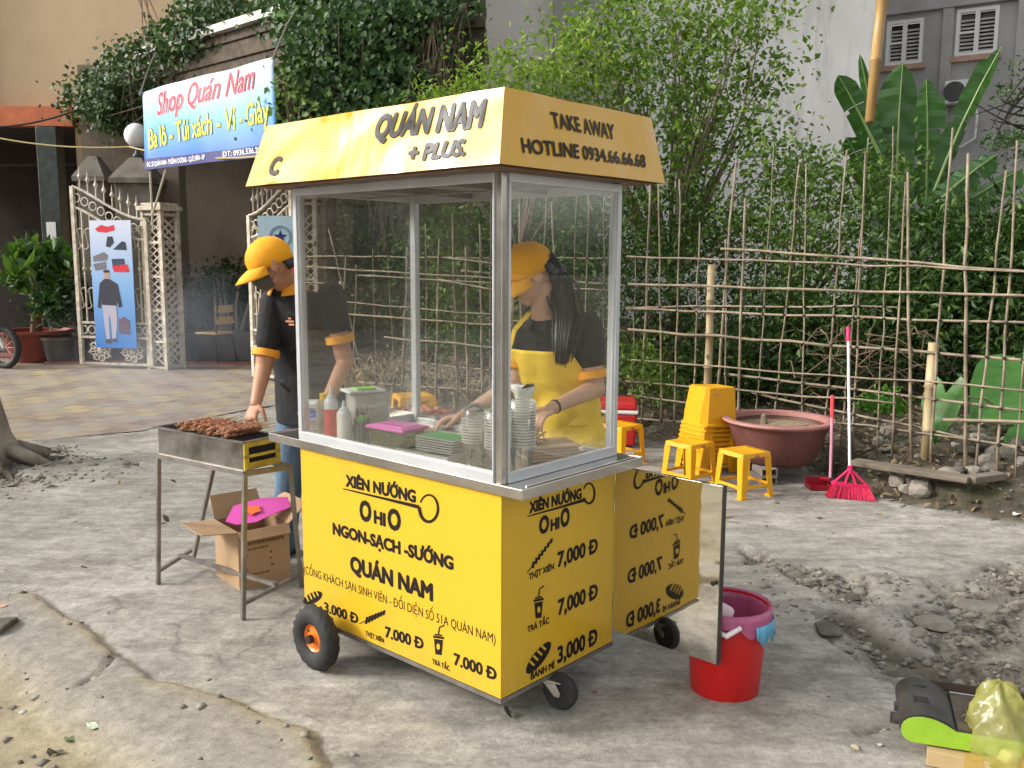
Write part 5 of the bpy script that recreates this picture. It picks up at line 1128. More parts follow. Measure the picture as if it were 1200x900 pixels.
stroke(L, 'R', cpts+[(683.5, 586)], [.8+i*.03 for i in range(len(cpts))]+[1.6])
line(L, 'R', 'O', (631, 625.5), (643, 622.5), 19.5, .045); line(L, 'R', 'HI', (644.5, 621.5), (655, 619), 13, .045); line(L, 'R', 'O', (656, 617.5), (667, 614.5), 20.5, .045)
skew(L, 'R', (622.5, 664), (647, 631.5), 7, 4.0, 1.7, .22); line(L, 'R', 'THỊT XIÊN', (619, 679.5), (648.7, 666.5), 7.2, .035); line(L, 'R', '7,000 Đ', (652.5, 664), (700, 646.5), 17, .035)
cup(L, Hy, 'R', 630.5, 709, 30, 8, -.2); line(L, 'R', 'TRÀ TẮC', (617.3, 741), (643, 730), 7, .035); line(L, 'R', '7,000 Đ', (653, 721.5), (700, 699), 17.5, .035)
bread(L, 'R', (630.5, 770.5), 23, 7, -.93); cuts(Hy, 'R', (630.5, 770.5), 21, 6.6, -.93); line(L, 'R', 'BÁNH MÌ', (621.3, 796.5), (649, 782), 7.8, .035); line(L, 'R', '3,000 Đ', (652.5, 776.5), (699.5, 753.5), 18.5, .035)
L.build('lettering', blackp, sp_); Hy.build('print_gap', yp, sp_)
# canopy lettering, laid on the wrinkled faces
def cface(i):
    c0, c1, c2 = Vector(cb[i]), Vector(cb[(i+1) % 4]), Vector(ct[i]); U_ = (c1-c0).normalized(); k = (Vector(ct[(i+1) % 4])+Vector(ct[i]))/2-(Vector(cb[i])+Vector(cb[(i+1) % 4]))/2
    k = k-U_*k.dot(U_); Vv = k.normalized(); n_ = U_.cross(Vv).normalized(); return c0, U_, Vv, n_, (c1-c0).length, k.length
TM = Matrix.Translation(N0) @ Matrix.Rotation(CY, 4, 'Z'); TI = TM.inverted()
def cline(body, i, p0, p1, cap, weight=.045, shear=0):
    c0, U_, Vv, n_, Lg, Hg = cface(i); w0 = TM @ c0; R3 = TM.to_3x3(); nw = R3 @ n_
    def uv(p): q = TI @ on_plane(p[0], p[1], w0, nw)-c0; return (q.dot(U_), q.dot(Vv))
    a, b_ = uv(p0), uv(p1); c = uv((p0[0], p0[1]-cap))[1]-a[1]; q = MB(); text_on(q, body, a, b_, c, c0, U_, Vv, n_, weight, shear, .003, lambda u, v: wr(u/Lg, v/Hg, [0, 2.1, 4, 5][i]), 1, False); return q
for args in (('QUÁN NAM', 0, (438, 163.5), (565, 147.5), 27), ('+ PLUS.', 0, (478, 190), (546, 182), 18, .045, .1), ('C', 0, (315, 206), (327, 204.5), 20), ('TAKE AWAY', 1, (646.5, 149.5), (722, 163), 18, .026), ('HOTLINE 0934.66.66.68', 1, (613, 178), (757.5, 196), 16.5, .024)):
    cline(*args).build('lettering', blackc, canopy)
# wheels
tyre = mat('tyre rubber', (.03, .03, .03), .75, var=.25, vscale=25, bump=.2, bscale=70); rimo = mat('orange rim', (.80, .20, .02), .4, var=.12, vscale=6, coat=.2); hubm = mat('dark hub', (.05, .045, .04), .5, .6)
def big_wheel(c, out):
    t = MB(); prof = []
    for a in range(0, 360, 24): prof.append((.084+.036*math.cos(R(a))*1.0, .034*math.sin(R(a))))
    n = 36; vs = []; 
    for j in range(n):
        th = 2*math.pi*j/n
        for k, (r, h) in enumerate(prof):
            bumpy = .0045*(1 if (j+k) % 2 == 0 else -1) if r > .10 else 0; vs.append(V((r+bumpy)*math.cos(th), h*out, (r+bumpy)*math.sin(th)))
    m_ = len(prof); fs = [(j*m_+k, ((j+1) % n)*m_+k, ((j+1) % n)*m_+(k+1) % m_, j*m_+(k+1) % m_) for j in range(n) for k in range(m_)]
    Mr = Matrix.Rotation(R(90), 3, 'Z'); c = Vector(c)
    wh = MB(); wh.add([Mr @ v+c for v in vs], fs); wo = MB().add([(0, 0, 0)], []) ; tyre_o = None
    root = MB(); root.lathe([(.0, .018), (.018, .018), (.022, .010), (.045, .006), (.058, .020), (.070, .022), (.070, -.022), (.0, -.022)], c, 28, axis=V(-out, 0, 0)); wheel = root.build('wheel', rimo, cart, smooth='auto')
    wh.build('tyre', tyre, wheel, smooth='auto'); hb = MB().lathe([(.016, .017), (.016, .036), (.0, .038)], c, 12, axis=V(-out, 0, 0)); hb.lathe([(.004, .006), (.004, .012), (0, .012)], c+V(0, .03, .02), 6, axis=V(-out, 0, 0)); hb.build('hub', hubm, wheel); return wheel
big_wheel((-.098, .835, .118), 1); big_wheel((CW+.098, .835, .118), -1)
MB().tube([(-.09, .835, .112), (CW+.09, .835, .112)], .010, 8).lo((.03, .75, .085), (.06, .92, ZB-.015)).lo((CW-.06, .75, .085), (CW-.03, .92, ZB-.015)).build('axle', hubm, cart)
def caster(x, y, rz):
    Mz = Matrix.Rotation(rz, 3, 'Z'); o = V(x, y, 0)
    def tr(mb): mb.v = [tuple(Mz @ Vector(v)+o) for v in mb.v]; return mb
    w = tr(MB().lathe([(.0, -.016), (.022, -.018), (.056, -.018), (.063, -.008), (.063, .008), (.056, .018), (.022, .018), (.0, .016)], (.032, 0, .064), 30, axis=V(0, 1, 0))).build('caster_wheel', tyre, cart, smooth='auto')
    tr(MB().box((.0, 0, .106), (.10, .075, .004)).box((.0, 0, .098), (.05, .05, .012))).build('mounting_plate', steel, w)
    f = MB()
    for s in (-1, 1): f.prism([(-.022, .095), (.026, .095), (.044, .066), (.040, .052), (.022, .052)], (0, s*.024, 0), (1, 0, 0), (0, 0, 1), .003)
    f.lathe([(.007, -.03), (.007, .03)], (.032, 0, .064), 8, axis=V(0, 1, 0)); tr(f).build('fork', steel, w)
caster(.262, .005, R(-78)); caster(CW-.09, .45, R(-40))
# open back door, mirror steel
Dh = cl(CW+.012, -.004); De = Dh+V(.7446, -.6675, 0)*.425+V(-.667, -.745, 0)*.004; dd = (De-Dh); dlen = dd.length; du = dd.normalized(); dl = Matrix.Rotation(-CY, 3, 'Z') @ du; dn = V(dl.y, -dl.x, 0)
hl_ = V(CW+.014, -.004, 0)
def dp(u, z, k=0): return hl_+dl*u+V(0, 0, z)+dn*k
w = MB().prism([(0, .172), (dlen, .172), (dlen, .778), (0, .778)], hl_, dl, V(0, 0, 1), .016); door = w.build('door', mirror, cart, bevel=.001)
e = MB().beam(dp(dlen+.0025, .171, .008), dp(dlen+.0025, .779, .008), .022, .004, up=dl); e.build('door_edge', mat('dark edge', (.10, .09, .085), .4, .8), door)
MB().lathe([(.011, 0), (.011, .012), (.004, .014), (.004, .024), (0, .024)], dp(dlen-.018, .45, -.0), 12, axis=-dn).lathe([(.008, 0), (.008, .012), (0, .012)], dp(dlen-.018, .45, .016), 12, axis=dn).build('latch', hubm, door)
for z in (.28, .68): MB().tube([dp(-.006, z-.03, .008), dp(-.006, z+.03, .008)], .006, 8).build('hinge', steel, door)

# ================================================================== THINGS ON THE COUNTER
ZK = CO+.0105
def K(px, py, z=None):    # point of the counter top seen at a pixel
    return G(px, py, ZK if z is None else z)
clearp = glassmat('clear plastic', (.975, .98, .975), .08, .05, 1.0); milky = mat('milky plastic', (.72, .72, .70), .35, trans=.25); milkyc = glassmat('milky clear tub', (.80, .82, .80), .2, .35, .7)
redl = mat('red sauce', (.55, .05, .03), .25, coat=.4); whl_ = mat('white sauce', (.72, .70, .58), .3, coat=.3); pinkl = mat('pink lid', (.62, .10, .42), .35); greenl = mat('green lid', (.25, .55, .05), .4); veg = leafmat('shredded cabbage', (.25, .38, .10), (.55, .62, .30), (.65, .68, .42), .5, .2)
def bottle(name, p, r, h, m, label, liquid=None, fill=.6, cap=None, nozzle=True):
    t = thing(name, label, 'bottle', p)
    if liquid:
        MB().lathe([(r, .0), (r, h*fill)], n=20).build('sauce', liquid, t, smooth='auto')
        MB().lathe([(r, h*fill+.0005), (r, h*.74), (r*.85, h*.80), (r*.5, h*.84)], n=20).build('shoulder', m, t, smooth='auto')
    else: MB().lathe([(r, 0), (r, h*.72), (r*.85, h*.80), (r*.5, h*.84)], n=20).build('body', m, t, smooth='auto')
    if nozzle: MB().lathe([(r*.62, h*.80), (r*.62, h*.86), (r*.3, h*.89), (r*.16, h*1.05), (0, h*1.06)], n=16).build('nozzle', m if not cap else cap, t, smooth='auto')
    else: MB().lathe([(r*.55, h*.84), (r*.55, h*.97), (0, h*.97)], n=16).build('cap', cap, t, smooth='auto')
    return t
bottle('sauce_bottle', K(387, 519)+V(0, .03, 0), .026, .20, milky, 'squeeze bottle of red chilli sauce with milky nozzle behind the glass', redl, .62)
bottle('sauce_bottle', K(402, 522)+V(0, .03, 0), .027, .155, milky, 'squeeze bottle of white mayonnaise in front of the red one', whl_, .72)
bottle('oil_jar', K(377, 516)+V(-.0, .07, 0), .034, .175, glassmat('oil jar plastic', (.90, .80, .50), .1, .25), 'clear jar of yellow oil with an orange yellow cap beside the left post', None, .6, mat('yellow cap', (.80, .50, .02), .4), False)
w = MB().lathe([(.028, .03), (.028, .09)], n=16)
bx_ = K(420, 508)+V(.02, .11, 0)
t = thing('food_container', 'big square clear container with a green lid behind the sauce bottles', 'container', bx_, R(30)); MB().box((0, 0, .075), (.14, .11, .15), taper=1.06).build('tub', milkyc, t, bevel=.01); MB().box((-.02, 0, .158), (.15, .12, .012)).build('lid', milky, t, bevel=.004); MB().box((-.02, -.02, .168), (.08, .06, .008)).build('lid_clip', greenl, t, bevel=.003); MB().box((0, 0, .04), (.12, .09, .07)).build('food', mat('mixed food', (.35, .30, .18), .7, var=.6, vscale=60), t)
t = thing('chopstick_jar', 'small jar of skewers and chopsticks right of the white sauce bottle', 'jar', K(421, 522)+V(0, .06, 0)); MB().lathe([(.028, 0), (.03, .09)], n=16).build('jar', clearp, t, smooth='auto'); w = MB()
for k in range(14): a = k*1.3; w.tube([(math.cos(a)*.012, math.sin(a)*.012, .005), (math.cos(a)*.022, math.sin(a)*.02, .115+.01*(k % 3))], .0022, 5)
w.build('sticks', mat('dark sticks', (.10, .08, .05), .7), t); MB().lathe([(.020, .08), (.022, .10), (0, .10)], n=10).build('green_top', greenl, t)
t = thing('food_tub', 'clear tub of shredded cabbage under a pink lid', 'tub', K(466, 530)+V(-.01, .07, 0), R(-38)); MB().box((0, 0, .036), (.165, .115, .072), taper=1.08).build('tub', clearp, t, bevel=.01); MB().box((0, 0, .080), (.19, .135, .012)).box((0, 0, .087), (.15, .10, .006)).build('lid', pinkl, t, bevel=.005)
P, c = clump_points([(0, 0, .03, .07, .045, .024, 1)], 1500, .02, 15, 5); P[:, 0] = np.clip(P[:, 0], -.078, .078); P[:, 1] = np.clip(P[:, 1], -.052, .052); P[:, 2] = np.clip(P[:, 2], .004, .062); leafmesh('cabbage', P, .022, veg, t, .15)
trg = mat('green tray', (.05, .30, .10), .4, var=.1); trs = mat('tray steel edge', (.5, .5, .48), .35, .6); tp0 = K(512, 540)+V(0.02, .085, 0)
t = thing('metal_tray', 'wide shallow steel tray under the pile of green plates', 'tray', tp0+V(-.03, -.0, 0), R(-38)); MB().box((0, 0, .004), (.24, .15, .006)).box((0, .073, .014), (.24, .004, .016)).box((0, -.073, .014), (.24, .004, .016)).box((.118, 0, .014), (.004, .142, .016)).box((-.118, 0, .014), (.004, .142, .016)).build('tray', trs, t)
pr_ = None
for k in range(6):
    lc = tp0+V(0.005, .0, .022+k*.0088)
    if pr_ is None:
        pr_ = thing('green_plate', 'green rectangular plate in the pile on the steel tray', 'plate', lc, R(-38), 'stacked green plates'); MB().box((0, 0, .0015), (.165, .115, .003)).build('base', trg, pr_); MB().box((0, .0605, .003), (.172, .006, .004)).box((0, -.0605, .003), (.172, .006, .004)).box((.0860, 0, .003), (.006, .115, .004)).box((-.0860, 0, .003), (.006, .115, .004)).build('rim', trs, pr_)
    else: dup(pr_, lc, R(-38+k*1.2-3))
cuprim = glassmat('cup rim plastic', (.95, .96, .95), .15, .55, 1.0); cupm = glassmat('cup plastic', (.99, .995, .99), .10, .035, 1.0)
def cup_stack(p, n, label, grp, dome=True):
    t = thing('plastic_cup', label, 'cup', p, 0, grp); MB().lathe([(.030, 0), (.040, .085)], n=20, caps=False).build('cup', cupm, t, smooth='auto'); MB().lathe([(.040, .085), (.0445, .0855), (.0445, .0895), (.040, .0895)], n=20, caps=False).build('rim', cuprim, t, smooth='auto')
    for k in range(1, n): dup(t, Vector(p)+V(random.uniform(-.001, .001), random.uniform(-.001, .001), k*.0095))
    if dome:
        d = thing('dome_lid', 'clear dome lid on top of the front cup stack' if n < 12 else 'clear dome lid topping the taller cup stack', 'lid', Vector(p)+V(0, 0, (n-1)*.0095+.091)); MB().lathe([(.046, 0), (.046, .004), (.042, .006), (.039, .022), (.028, .038), (.012, .045), (0, .046)], n=24, caps=False).build('dome', cupm, d, smooth=True)
cup_stack(K(556, 551)+V(0, .05, 0), 9, 'clear plastic cup in the shorter nested stack left of the corner post', 'cups of the shorter stack')
cup_stack(K(583, 560)+V(.0, .06, 0), 13, 'clear plastic cup in the taller nested stack touching the corner post', 'cups of the taller stack', False)
cup_stack(K(612, 556)+V(.0, .055, 0), 16, 'clear plastic cup in the tallest nested stack right of the corner post', 'cups of the tallest stack', False)
# hot plate with food at the back, purple bag of sauce, bread, board
t = thing('serving_tray', 'steel serving tray of red sausages and meatballs at the back of the counter', 'tray', K(545, 487)+V(-.17, -.05, 0), R(-38)); MB().box((0, 0, .004), (.27, .17, .006)).box((0, .083, .02), (.27, .004, .03)).box((0, -.083, .02), (.27, .004, .03)).box((.133, 0, .02), (.004, .162, .03)).box((-.133, 0, .02), (.004, .162, .03)).build('tray', steel, t)
w = MB(); rg = random.Random(6)
for k in range(46): a = rg.uniform(0, 3); p = V(rg.uniform(-.11, .11), rg.uniform(-.06, .06), .018+rg.uniform(0, .018)); w.tube([p-V(math.cos(a), math.sin(a), 0)*.02, p, p+V(math.cos(a), math.sin(a), 0)*.02], [.006, .010, .006], 7)
w.build('meat', mat('red brown meat', (.33, .09, .04), .35, col2=(.55, .22, .10), vscale=40), t, smooth=True)
w = MB().ball((0, 0, .03), (.05, .04, .028), 12, 8); single('sauce_bag', w, mat('purple red bag', (.22, .05, .09), .25, var=.3, vscale=20, coat=.5), 'small purple red bag lying by the woman\'s right hand', 'bag', (0, 0, 0), smooth=True).location = K(527, 500)
breadm = mat('bread crust', (.42, .22, .07), .6, col2=(.62, .40, .18), vscale=14, bump=.2); kraft = mat('kraft board', (.33, .22, .12), .8, col2=(.45, .32, .19), vscale=6, stretch=(1, 5, 1))
bd = K(640, 540)+V(.01, .06, 0)
t = thing('kraft_boxes', 'flat pile of folded brown kraft boxes on the counter in front of the apron', 'paper pile', bd, R(18))
for k in range(5): MB().box((.004*((-1)**k), .003*k, .006+k*.010), (.20-.004*k, .15, .008)).build('box_sheet', kraft, t, bevel=.001)
for k, (px, py, lb) in enumerate([(612, 512, 'small crusty bread roll lying left, nearest the cups'), (628, 508, 'small crusty bread roll under the woman\'s left hand')]):
    p = K(px, py)+V(.0, .02, .045); w = MB().tube([(-.05, 0, 0), (-.035, 0, .002), (0, 0, .006), (.035, 0, .002), (.05, 0, 0)], [.008, .020, .026, .020, .008], 14); o = single('bread_roll', w, breadm, lb, 'bread', (0, 0, 0), 'bread rolls', smooth=True); o.location = p-V(0, 0, .02); o.rotation_euler = (0, 0, .5+k*.9)
# blue handled tub on the outer shelf, left
p = V(*cl(.14, CL+.105, CO+.0105)); t = thing('pickle_tub', 'round white lidded tub with blue handle and label on the left shelf end', 'tub', p); MB().lathe([(.046, 0), (.052, .105)], n=24).build('tub', milkyc, t, smooth='auto'); MB().lathe([(.044, .003), (.047, .045), (0, .045)], n=20).build('sauce', mat('orange sauce', (.55, .12, .05), .4), t); MB().lathe([(.056, .100), (.056, .116), (.05, .120), (0, .120)], n=24).build('lid', milky, t, smooth='auto')
blueh = mat('blue plastic', (.03, .06, .55), .35); MB().ring((0, 0, .088), (0, 0, 1), .057, .004, 24, 6).tube([(-.057, 0, .088), (-.05, -.05, .075), (0, -.07, .07), (.05, -.05, .075), (.057, 0, .088)], .004, 6).build('handle', blueh, t, smooth=True); MB().lathe([(.0505, .05), (.0525, .078)], n=24, caps=False).build('label_band', mat('blue label', (.10, .14, .5), .4, col2=(.6, .6, .65), vscale=30), t)

# ================================================================== GRILL, ITS STAND, SKEWERS
steelgr = mat('sooty stainless', (.62, .60, .56), .2, .92, col2=(.22, .19, .16), vscale=6, bump=.08, bscale=8, vdetail=7)
sf, sl, sr = V(-1.100, 3.669, .62), V(-1.585, 4.005, .62), V(-.944, 3.797, .62); 
sb = sl+(sr-sf)*1.35
angle_ = mat('worn angle iron', (.20, .19, .175), .5, .7, col2=(.33, .30, .27), vscale=12)
gs = thing('grill_stand', 'tall welded angle iron stand carrying the charcoal grill', 'stand', (-1.3, 4.0, 0))
w = MB(); 
for a, b_ in ((sf, sl), (sl, sb), (sb, sr), (sr, sf)): w.beam(a, b_, .018, .022)
wbuild(w, 'top_frame', angle_, gs, bevel=.001)
feet = [V(-1.122, 3.646, 0), V(-1.633, 4.048, 0), V(-.965, 4.03, 0), V(-1.60, 4.42, 0)]
for top_, ft in zip((sf, sl, sr, sb), feet): wbuild(MB().beam(ft, top_, .018, .018), 'leg', angle_, gs, bevel=.001)
w = MB(); lo_ = [f.lerp(t_, .11) for f, t_ in zip(feet, (sf, sl, sr, sb))]
w.beam(lo_[0], lo_[2], .016, .016).beam(lo_[1], lo_[3].lerp(lo_[1], .15), .016, .016).beam(lo_[0].lerp(lo_[2], .55)+V(-.0, 0, .012), lo_[1].lerp(lo_[3], .55)+V(0, 0, .012), .02, .016)
wbuild(w, 'lower_brace', angle_, gs)
gu = (sf-sl).normalized(); gv = V(-gu.y, gu.x, 0); gv = gv if gv.y > 0 else -gv; gL, gWd, gh0, gh1 = (sf-sl).length-.01, .19, .632, .748
grill = thing('charcoal_grill', 'sooty stainless box grill with a yellow vented end, smoking skewers on top', 'grill', sl+gu*.005+V(0, 0, .012), math.atan2(gu.y, gu.x)); hh_ = gh1-gh0
w = MB().lo((0, 0, 0), (gL, .003, hh_)).lo((0, gWd-.003, 0), (gL, gWd, hh_)).lo((0, .003, 0), (.003, gWd-.003, hh_)).lo((.003, .003, 0), (gL, gWd-.003, .003)); w.build('firebox', steelgr, grill)
w = MB().lo((-.03, -.012, hh_), (gL+.01, .006, hh_+.005)).lo((-.03, gWd-.006, hh_), (gL+.01, gWd+.012, hh_+.005)).lo((-.03, .006, hh_), (-.01, gWd-.006, hh_+.005)).lo((gL-.004, .006, hh_), (gL+.01, gWd-.006, hh_+.005)); w.build('rim', steeld, grill)
ye = mat('chipped yellow paint', (.62, .48, .05), .45, col2=(.35, .26, .05), vscale=18, vdetail=8); w = MB()
for a, b_, c, d in ((.0, gWd, 0, .028), (0, gWd, .05, .062), (0, gWd, hh_-.022, hh_-.001), (0, .022, .028, hh_-.022), (gWd-.022, gWd, .028, hh_-.022)): w.lo((gL, a, c), (gL+.008, b_, d))
w.build('vented_end', ye, grill); MB().lo((gL-.006, .004, .004), (gL-.001, gWd-.004, hh_-.004)).build('dark_vent', mat('vent black', (.012, .012, .012), .9), grill)  # plain black plate behind the vent openings
w = MB(); 
for k in range(40): w.tube([(.01+k*(gL-.02)/39, .0, hh_+.004), (.01+k*(gL-.02)/39, gWd, hh_+.004)], .0016, 4)
for y in (.03, .09, .15): w.tube([(0, y, hh_+.001), (gL, y, hh_+.001)], .002, 4)
w.build('grate', mat('burnt wire', (.07, .06, .055), .5, .6), grill)
w = MB(); rg = random.Random(8)
for k in range(120):
    q = stone_mb(.016, k, .7, 1); c = V(rg.uniform(.02, gL-.02), rg.uniform(.02, gWd-.02), .055+rg.uniform(0, .02)); w.add([Vector(v)+c for v in q.v], q.f)
w.build('charcoal', mat('charcoal', (.03, .028, .027), .95, col2=(.16, .15, .14), vscale=30), grill)
meatm = mat('grilled meat', (.20, .065, .03), .4, col2=(.48, .22, .12), vscale=55, bump=.5, bscale=90); stickm = mat('bamboo stick', (.60, .46, .25), .6); sk0 = None
Mg = Matrix.Translation(grill.location) @ Matrix.Rotation(grill.rotation_euler.z, 4, 'Z')
for k in range(30):
    x = .15+k*.0118+rg.uniform(-.003, .003); lay = (k*7) % 3; c = Mg @ V(x, .085+rg.uniform(-.018, .018), hh_+.014+lay*.011); rz = grill.rotation_euler.z+R(90)+rg.uniform(-.25, .25)
    if sk0 is None:
        sk0 = thing('meat_skewer', 'grilled pork skewer on a bamboo stick lying across the grate', 'skewer', c, rz, 'pork skewers on the grill'); pts = []; rd = []
        for i in range(21): pts.append((-.085+i*.0085, rg.uniform(-.0015, .0015), rg.uniform(-.001, .002))); rd.append((.0095 if i % 4 else .006)*rg.uniform(.85, 1.1))
        rd[0] = rd[-1] = .003; MB().tube(pts, rd, 8).build('meat', meatm, sk0, smooth=True); MB().tube([(-.10, 0, 0), (.17, 0, .004)], .0016, 5).build('stick', stickm, sk0)
    else: dup(sk0, c, rz)
# cardboard box under the stand
card = mat('brown cardboard', (.36, .23, .13), .85, col2=(.43, .29, .17), vscale=3, bump=.1, bscale=30, stretch=(1, 1, .4)); b0, bL, bR = G(281, 693), G(232, 668), G(326, 672)
bf = (b0+V(0, 0, .0)); bd1 = V(-.225, .27, 0); bd2 = V(.145, .27, 0); BH = .275
bl = bd1.normalized(); br = V(bl.y, -bl.x, 0); br = br if br.x > 0 else -br; l1, l2 = .27, .25
bt_ = thing('cardboard_box', 'open brown cardboard box with bent flaps and blurred print under the grill stand', 'box', bf, math.atan2(br.y, br.x)); T_ = .004
w = MB().lo((0, 0, 0), (l2, T_, BH)).lo((0, l1-T_, 0), (l2, l1, BH)).lo((0, T_, 0), (T_, l1-T_, BH)).lo((l2-T_, T_, 0), (l2, l1-T_, BH)).lo((T_, T_, 0), (l2-T_, l1-T_, T_)); w.build('walls', card, bt_)
def flap(p0, p1, out, L_): 
    p0, p1, out = Vector(p0), Vector(p1), Vector(out); q = MB(); n_ = (p1-p0).cross(out).normalized()*T_; a = [p0, p1, p1+out*L_-(p1-p0)*.03, p0+out*L_+(p1-p0)*.03]; q.add(a+[v+n_ for v in a], [(0, 1, 2, 3), (7, 6, 5, 4), (0, 4, 5, 1), (1, 5, 6, 2), (2, 6, 7, 3), (3, 7, 4, 0)]); q.build('flap', card, bt_)
flap((0, l1, BH), (0, 0, BH), V(-.93, -.1, .12).normalized(), .17); flap((0, 0, BH), (l2, 0, BH), V(0, -.35, -.9).normalized()*.0+V(-.1, -.75, -.62).normalized(), .0+.055); flap((l2, 0, BH), (l2, l1, BH), V(.72, 0, .62).normalized(), .13); flap((l2, l1, BH), (0, l1, BH), V(0, .5, .8).normalized(), .12)
inkm = mat('faded brown ink', (.17, .10, .055), .85); q = MB()
for tx, a, b_, c in (('PRODUCT OF VIETNAM', .03, .225, .205), ('NET WEIGHT', .03, .14, .175), ('CODE', .03, .07, .145), ('N.W', .18, .225, .145), ('A', .03, .045, .115), ('120', .17, .215, .115), ('MADE IN VIETNAM', .03, .20, .06)): pass
for r_i, (z, segs) in enumerate(((.205, 12), (.180, 7), (.150, 3), (.12, 3), (.09, 3), (.06, 9))):     # the print is too blurred to read: worn ink bars
    rg2 = random.Random(r_i+40); x = .03
    for s_ in range(segs):
        wd = rg2.uniform(.007, .018)
        if segs > 3 or s_ != 1: q.lo((x, -.0012, z), (x+wd, -.0004, z+(.016 if r_i == 0 else .010)))
        x += wd+(.004 if segs > 3 else .05)
q.build('ink_marks', inkm, bt_)
q = MB().add([(0, 0, 0)], []); 
t = thing('pink_fan', 'bright pink plastic hand fan with orange print sticking out of the cardboard box', 'fan', at(296, 597, 4.18), R(20)); pinkm = mat('bright pink plastic', (.65, .08, .40), .4)
q = MB(); pp = [(-.13, -.05), (-.09, -.09), (0, -.10), (.10, -.06), (.17, -.04), (.17, .04), (.05, .07), (-.08, .05)]; q.prism(pp, (0, 0, 0), V(1, .0, .12).normalized(), V(-.08, .9, .38).normalized(), .003); q.build('blade', pinkm, t); q = MB(); q.prism([(.03*math.cos(i*.6283)*(1.5 if i % 2 else 1), .028*math.sin(i*.6283)*(1.4 if i % 2 else .9)) for i in range(10)], V(.0, -.02, .0035), V(1, .0, .12).normalized(), V(-.08, .9, .38).normalized(), .002); q.build('orange_print', mat('orange print', (.75, .16, .03), .5), t)

# ================================================================== BUCKET
bp_ = V(.755, 3.045, 0); bk = thing('red_bucket', 'red plastic bucket lined with a pink and blue bag beside the open door', 'bucket', bp_); redb = mat('red bucket plastic', (.58, .012, .012), .32, var=.08, vscale=3, spec=.5)
MB().lathe([(.0, .006), (.113, .0), (.118, .006), (.142, .30), (.147, .302), (.147, .315), (.138, .316), (.114, .012), (0, .012)], n=48).build('body', redb, bk, smooth='auto')
bagp = mat('pink translucent liner', (.42, .09, .20), .3, var=.25, vscale=9, coat=.3); q = MB(); n = 72; rows = []
for r, z, j in ((.122, .20, .001), (.132, .29, .0015), (.142, .322, .002), (.153, .320, .002), (.156, .30, .002), (.157, .272, .003)):
    rows.append([V((r+j*math.sin(i*1.7+z*90)*.6)*math.cos(2*math.pi*i/n), (r+j*math.sin(i*1.7+z*90)*.6)*math.sin(2*math.pi*i/n), z-(.018*math.sin(i*.35)+.01*math.sin(i*.9) if z < .28 and r > .15 else 0)) for i in range(n)])
q.loft(rows, caps=False); q.build('bag_liner', bagp, bk, smooth=True)
q = MB(); 
for i in range(14):
    a = -1.15+i*.085; q.add([V(math.cos(a)*.158, math.sin(a)*.158, .285), V(math.cos(a+.09)*.158, math.sin(a+.09)*.158, .285), V(math.cos(a+.09)*.164, math.sin(a+.09)*.164, .245-.035*math.sin(i*.75+.6)**2), V(math.cos(a)*.164, math.sin(a)*.164, .245-.035*math.sin((i-1)*.75+.6)**2)], [(0, 1, 2, 3)])
q.build('blue_bag_edge', mat('blue bag film', (.12, .38, .58), .3, var=.2, vscale=30), bk, smooth=True, solid=.001)
a = R(-118); q = MB(); q.tube([(math.cos(a)*.153, math.sin(a)*.153, .275), (math.cos(a+.25)*.165, math.sin(a+.25)*.165, .262), (math.cos(a+.55)*.160, math.sin(a+.55)*.160, .292)], [.008, .010, .008], 8).ring((0, 0, .0), (0, 0, 1), .0001, .0001, 3, 3)
q.build('handle', mat('white handle', (.75, .72, .70), .4), bk, smooth=True)
q = MB().ball((-.03, -.08, .30), (.035, .03, .045), 10, 8); q.v = [(x+.006*math.sin(z*160), y+.006*math.sin(x*170), z) for x, y, z in q.v]; single('tissue', q, mat('crumpled tissue', (.72, .55, .58), .8), 'crumpled pinkish tissue on the bucket\'s left rim', 'tissue', (0, 0, 0), smooth=True).location = bp_

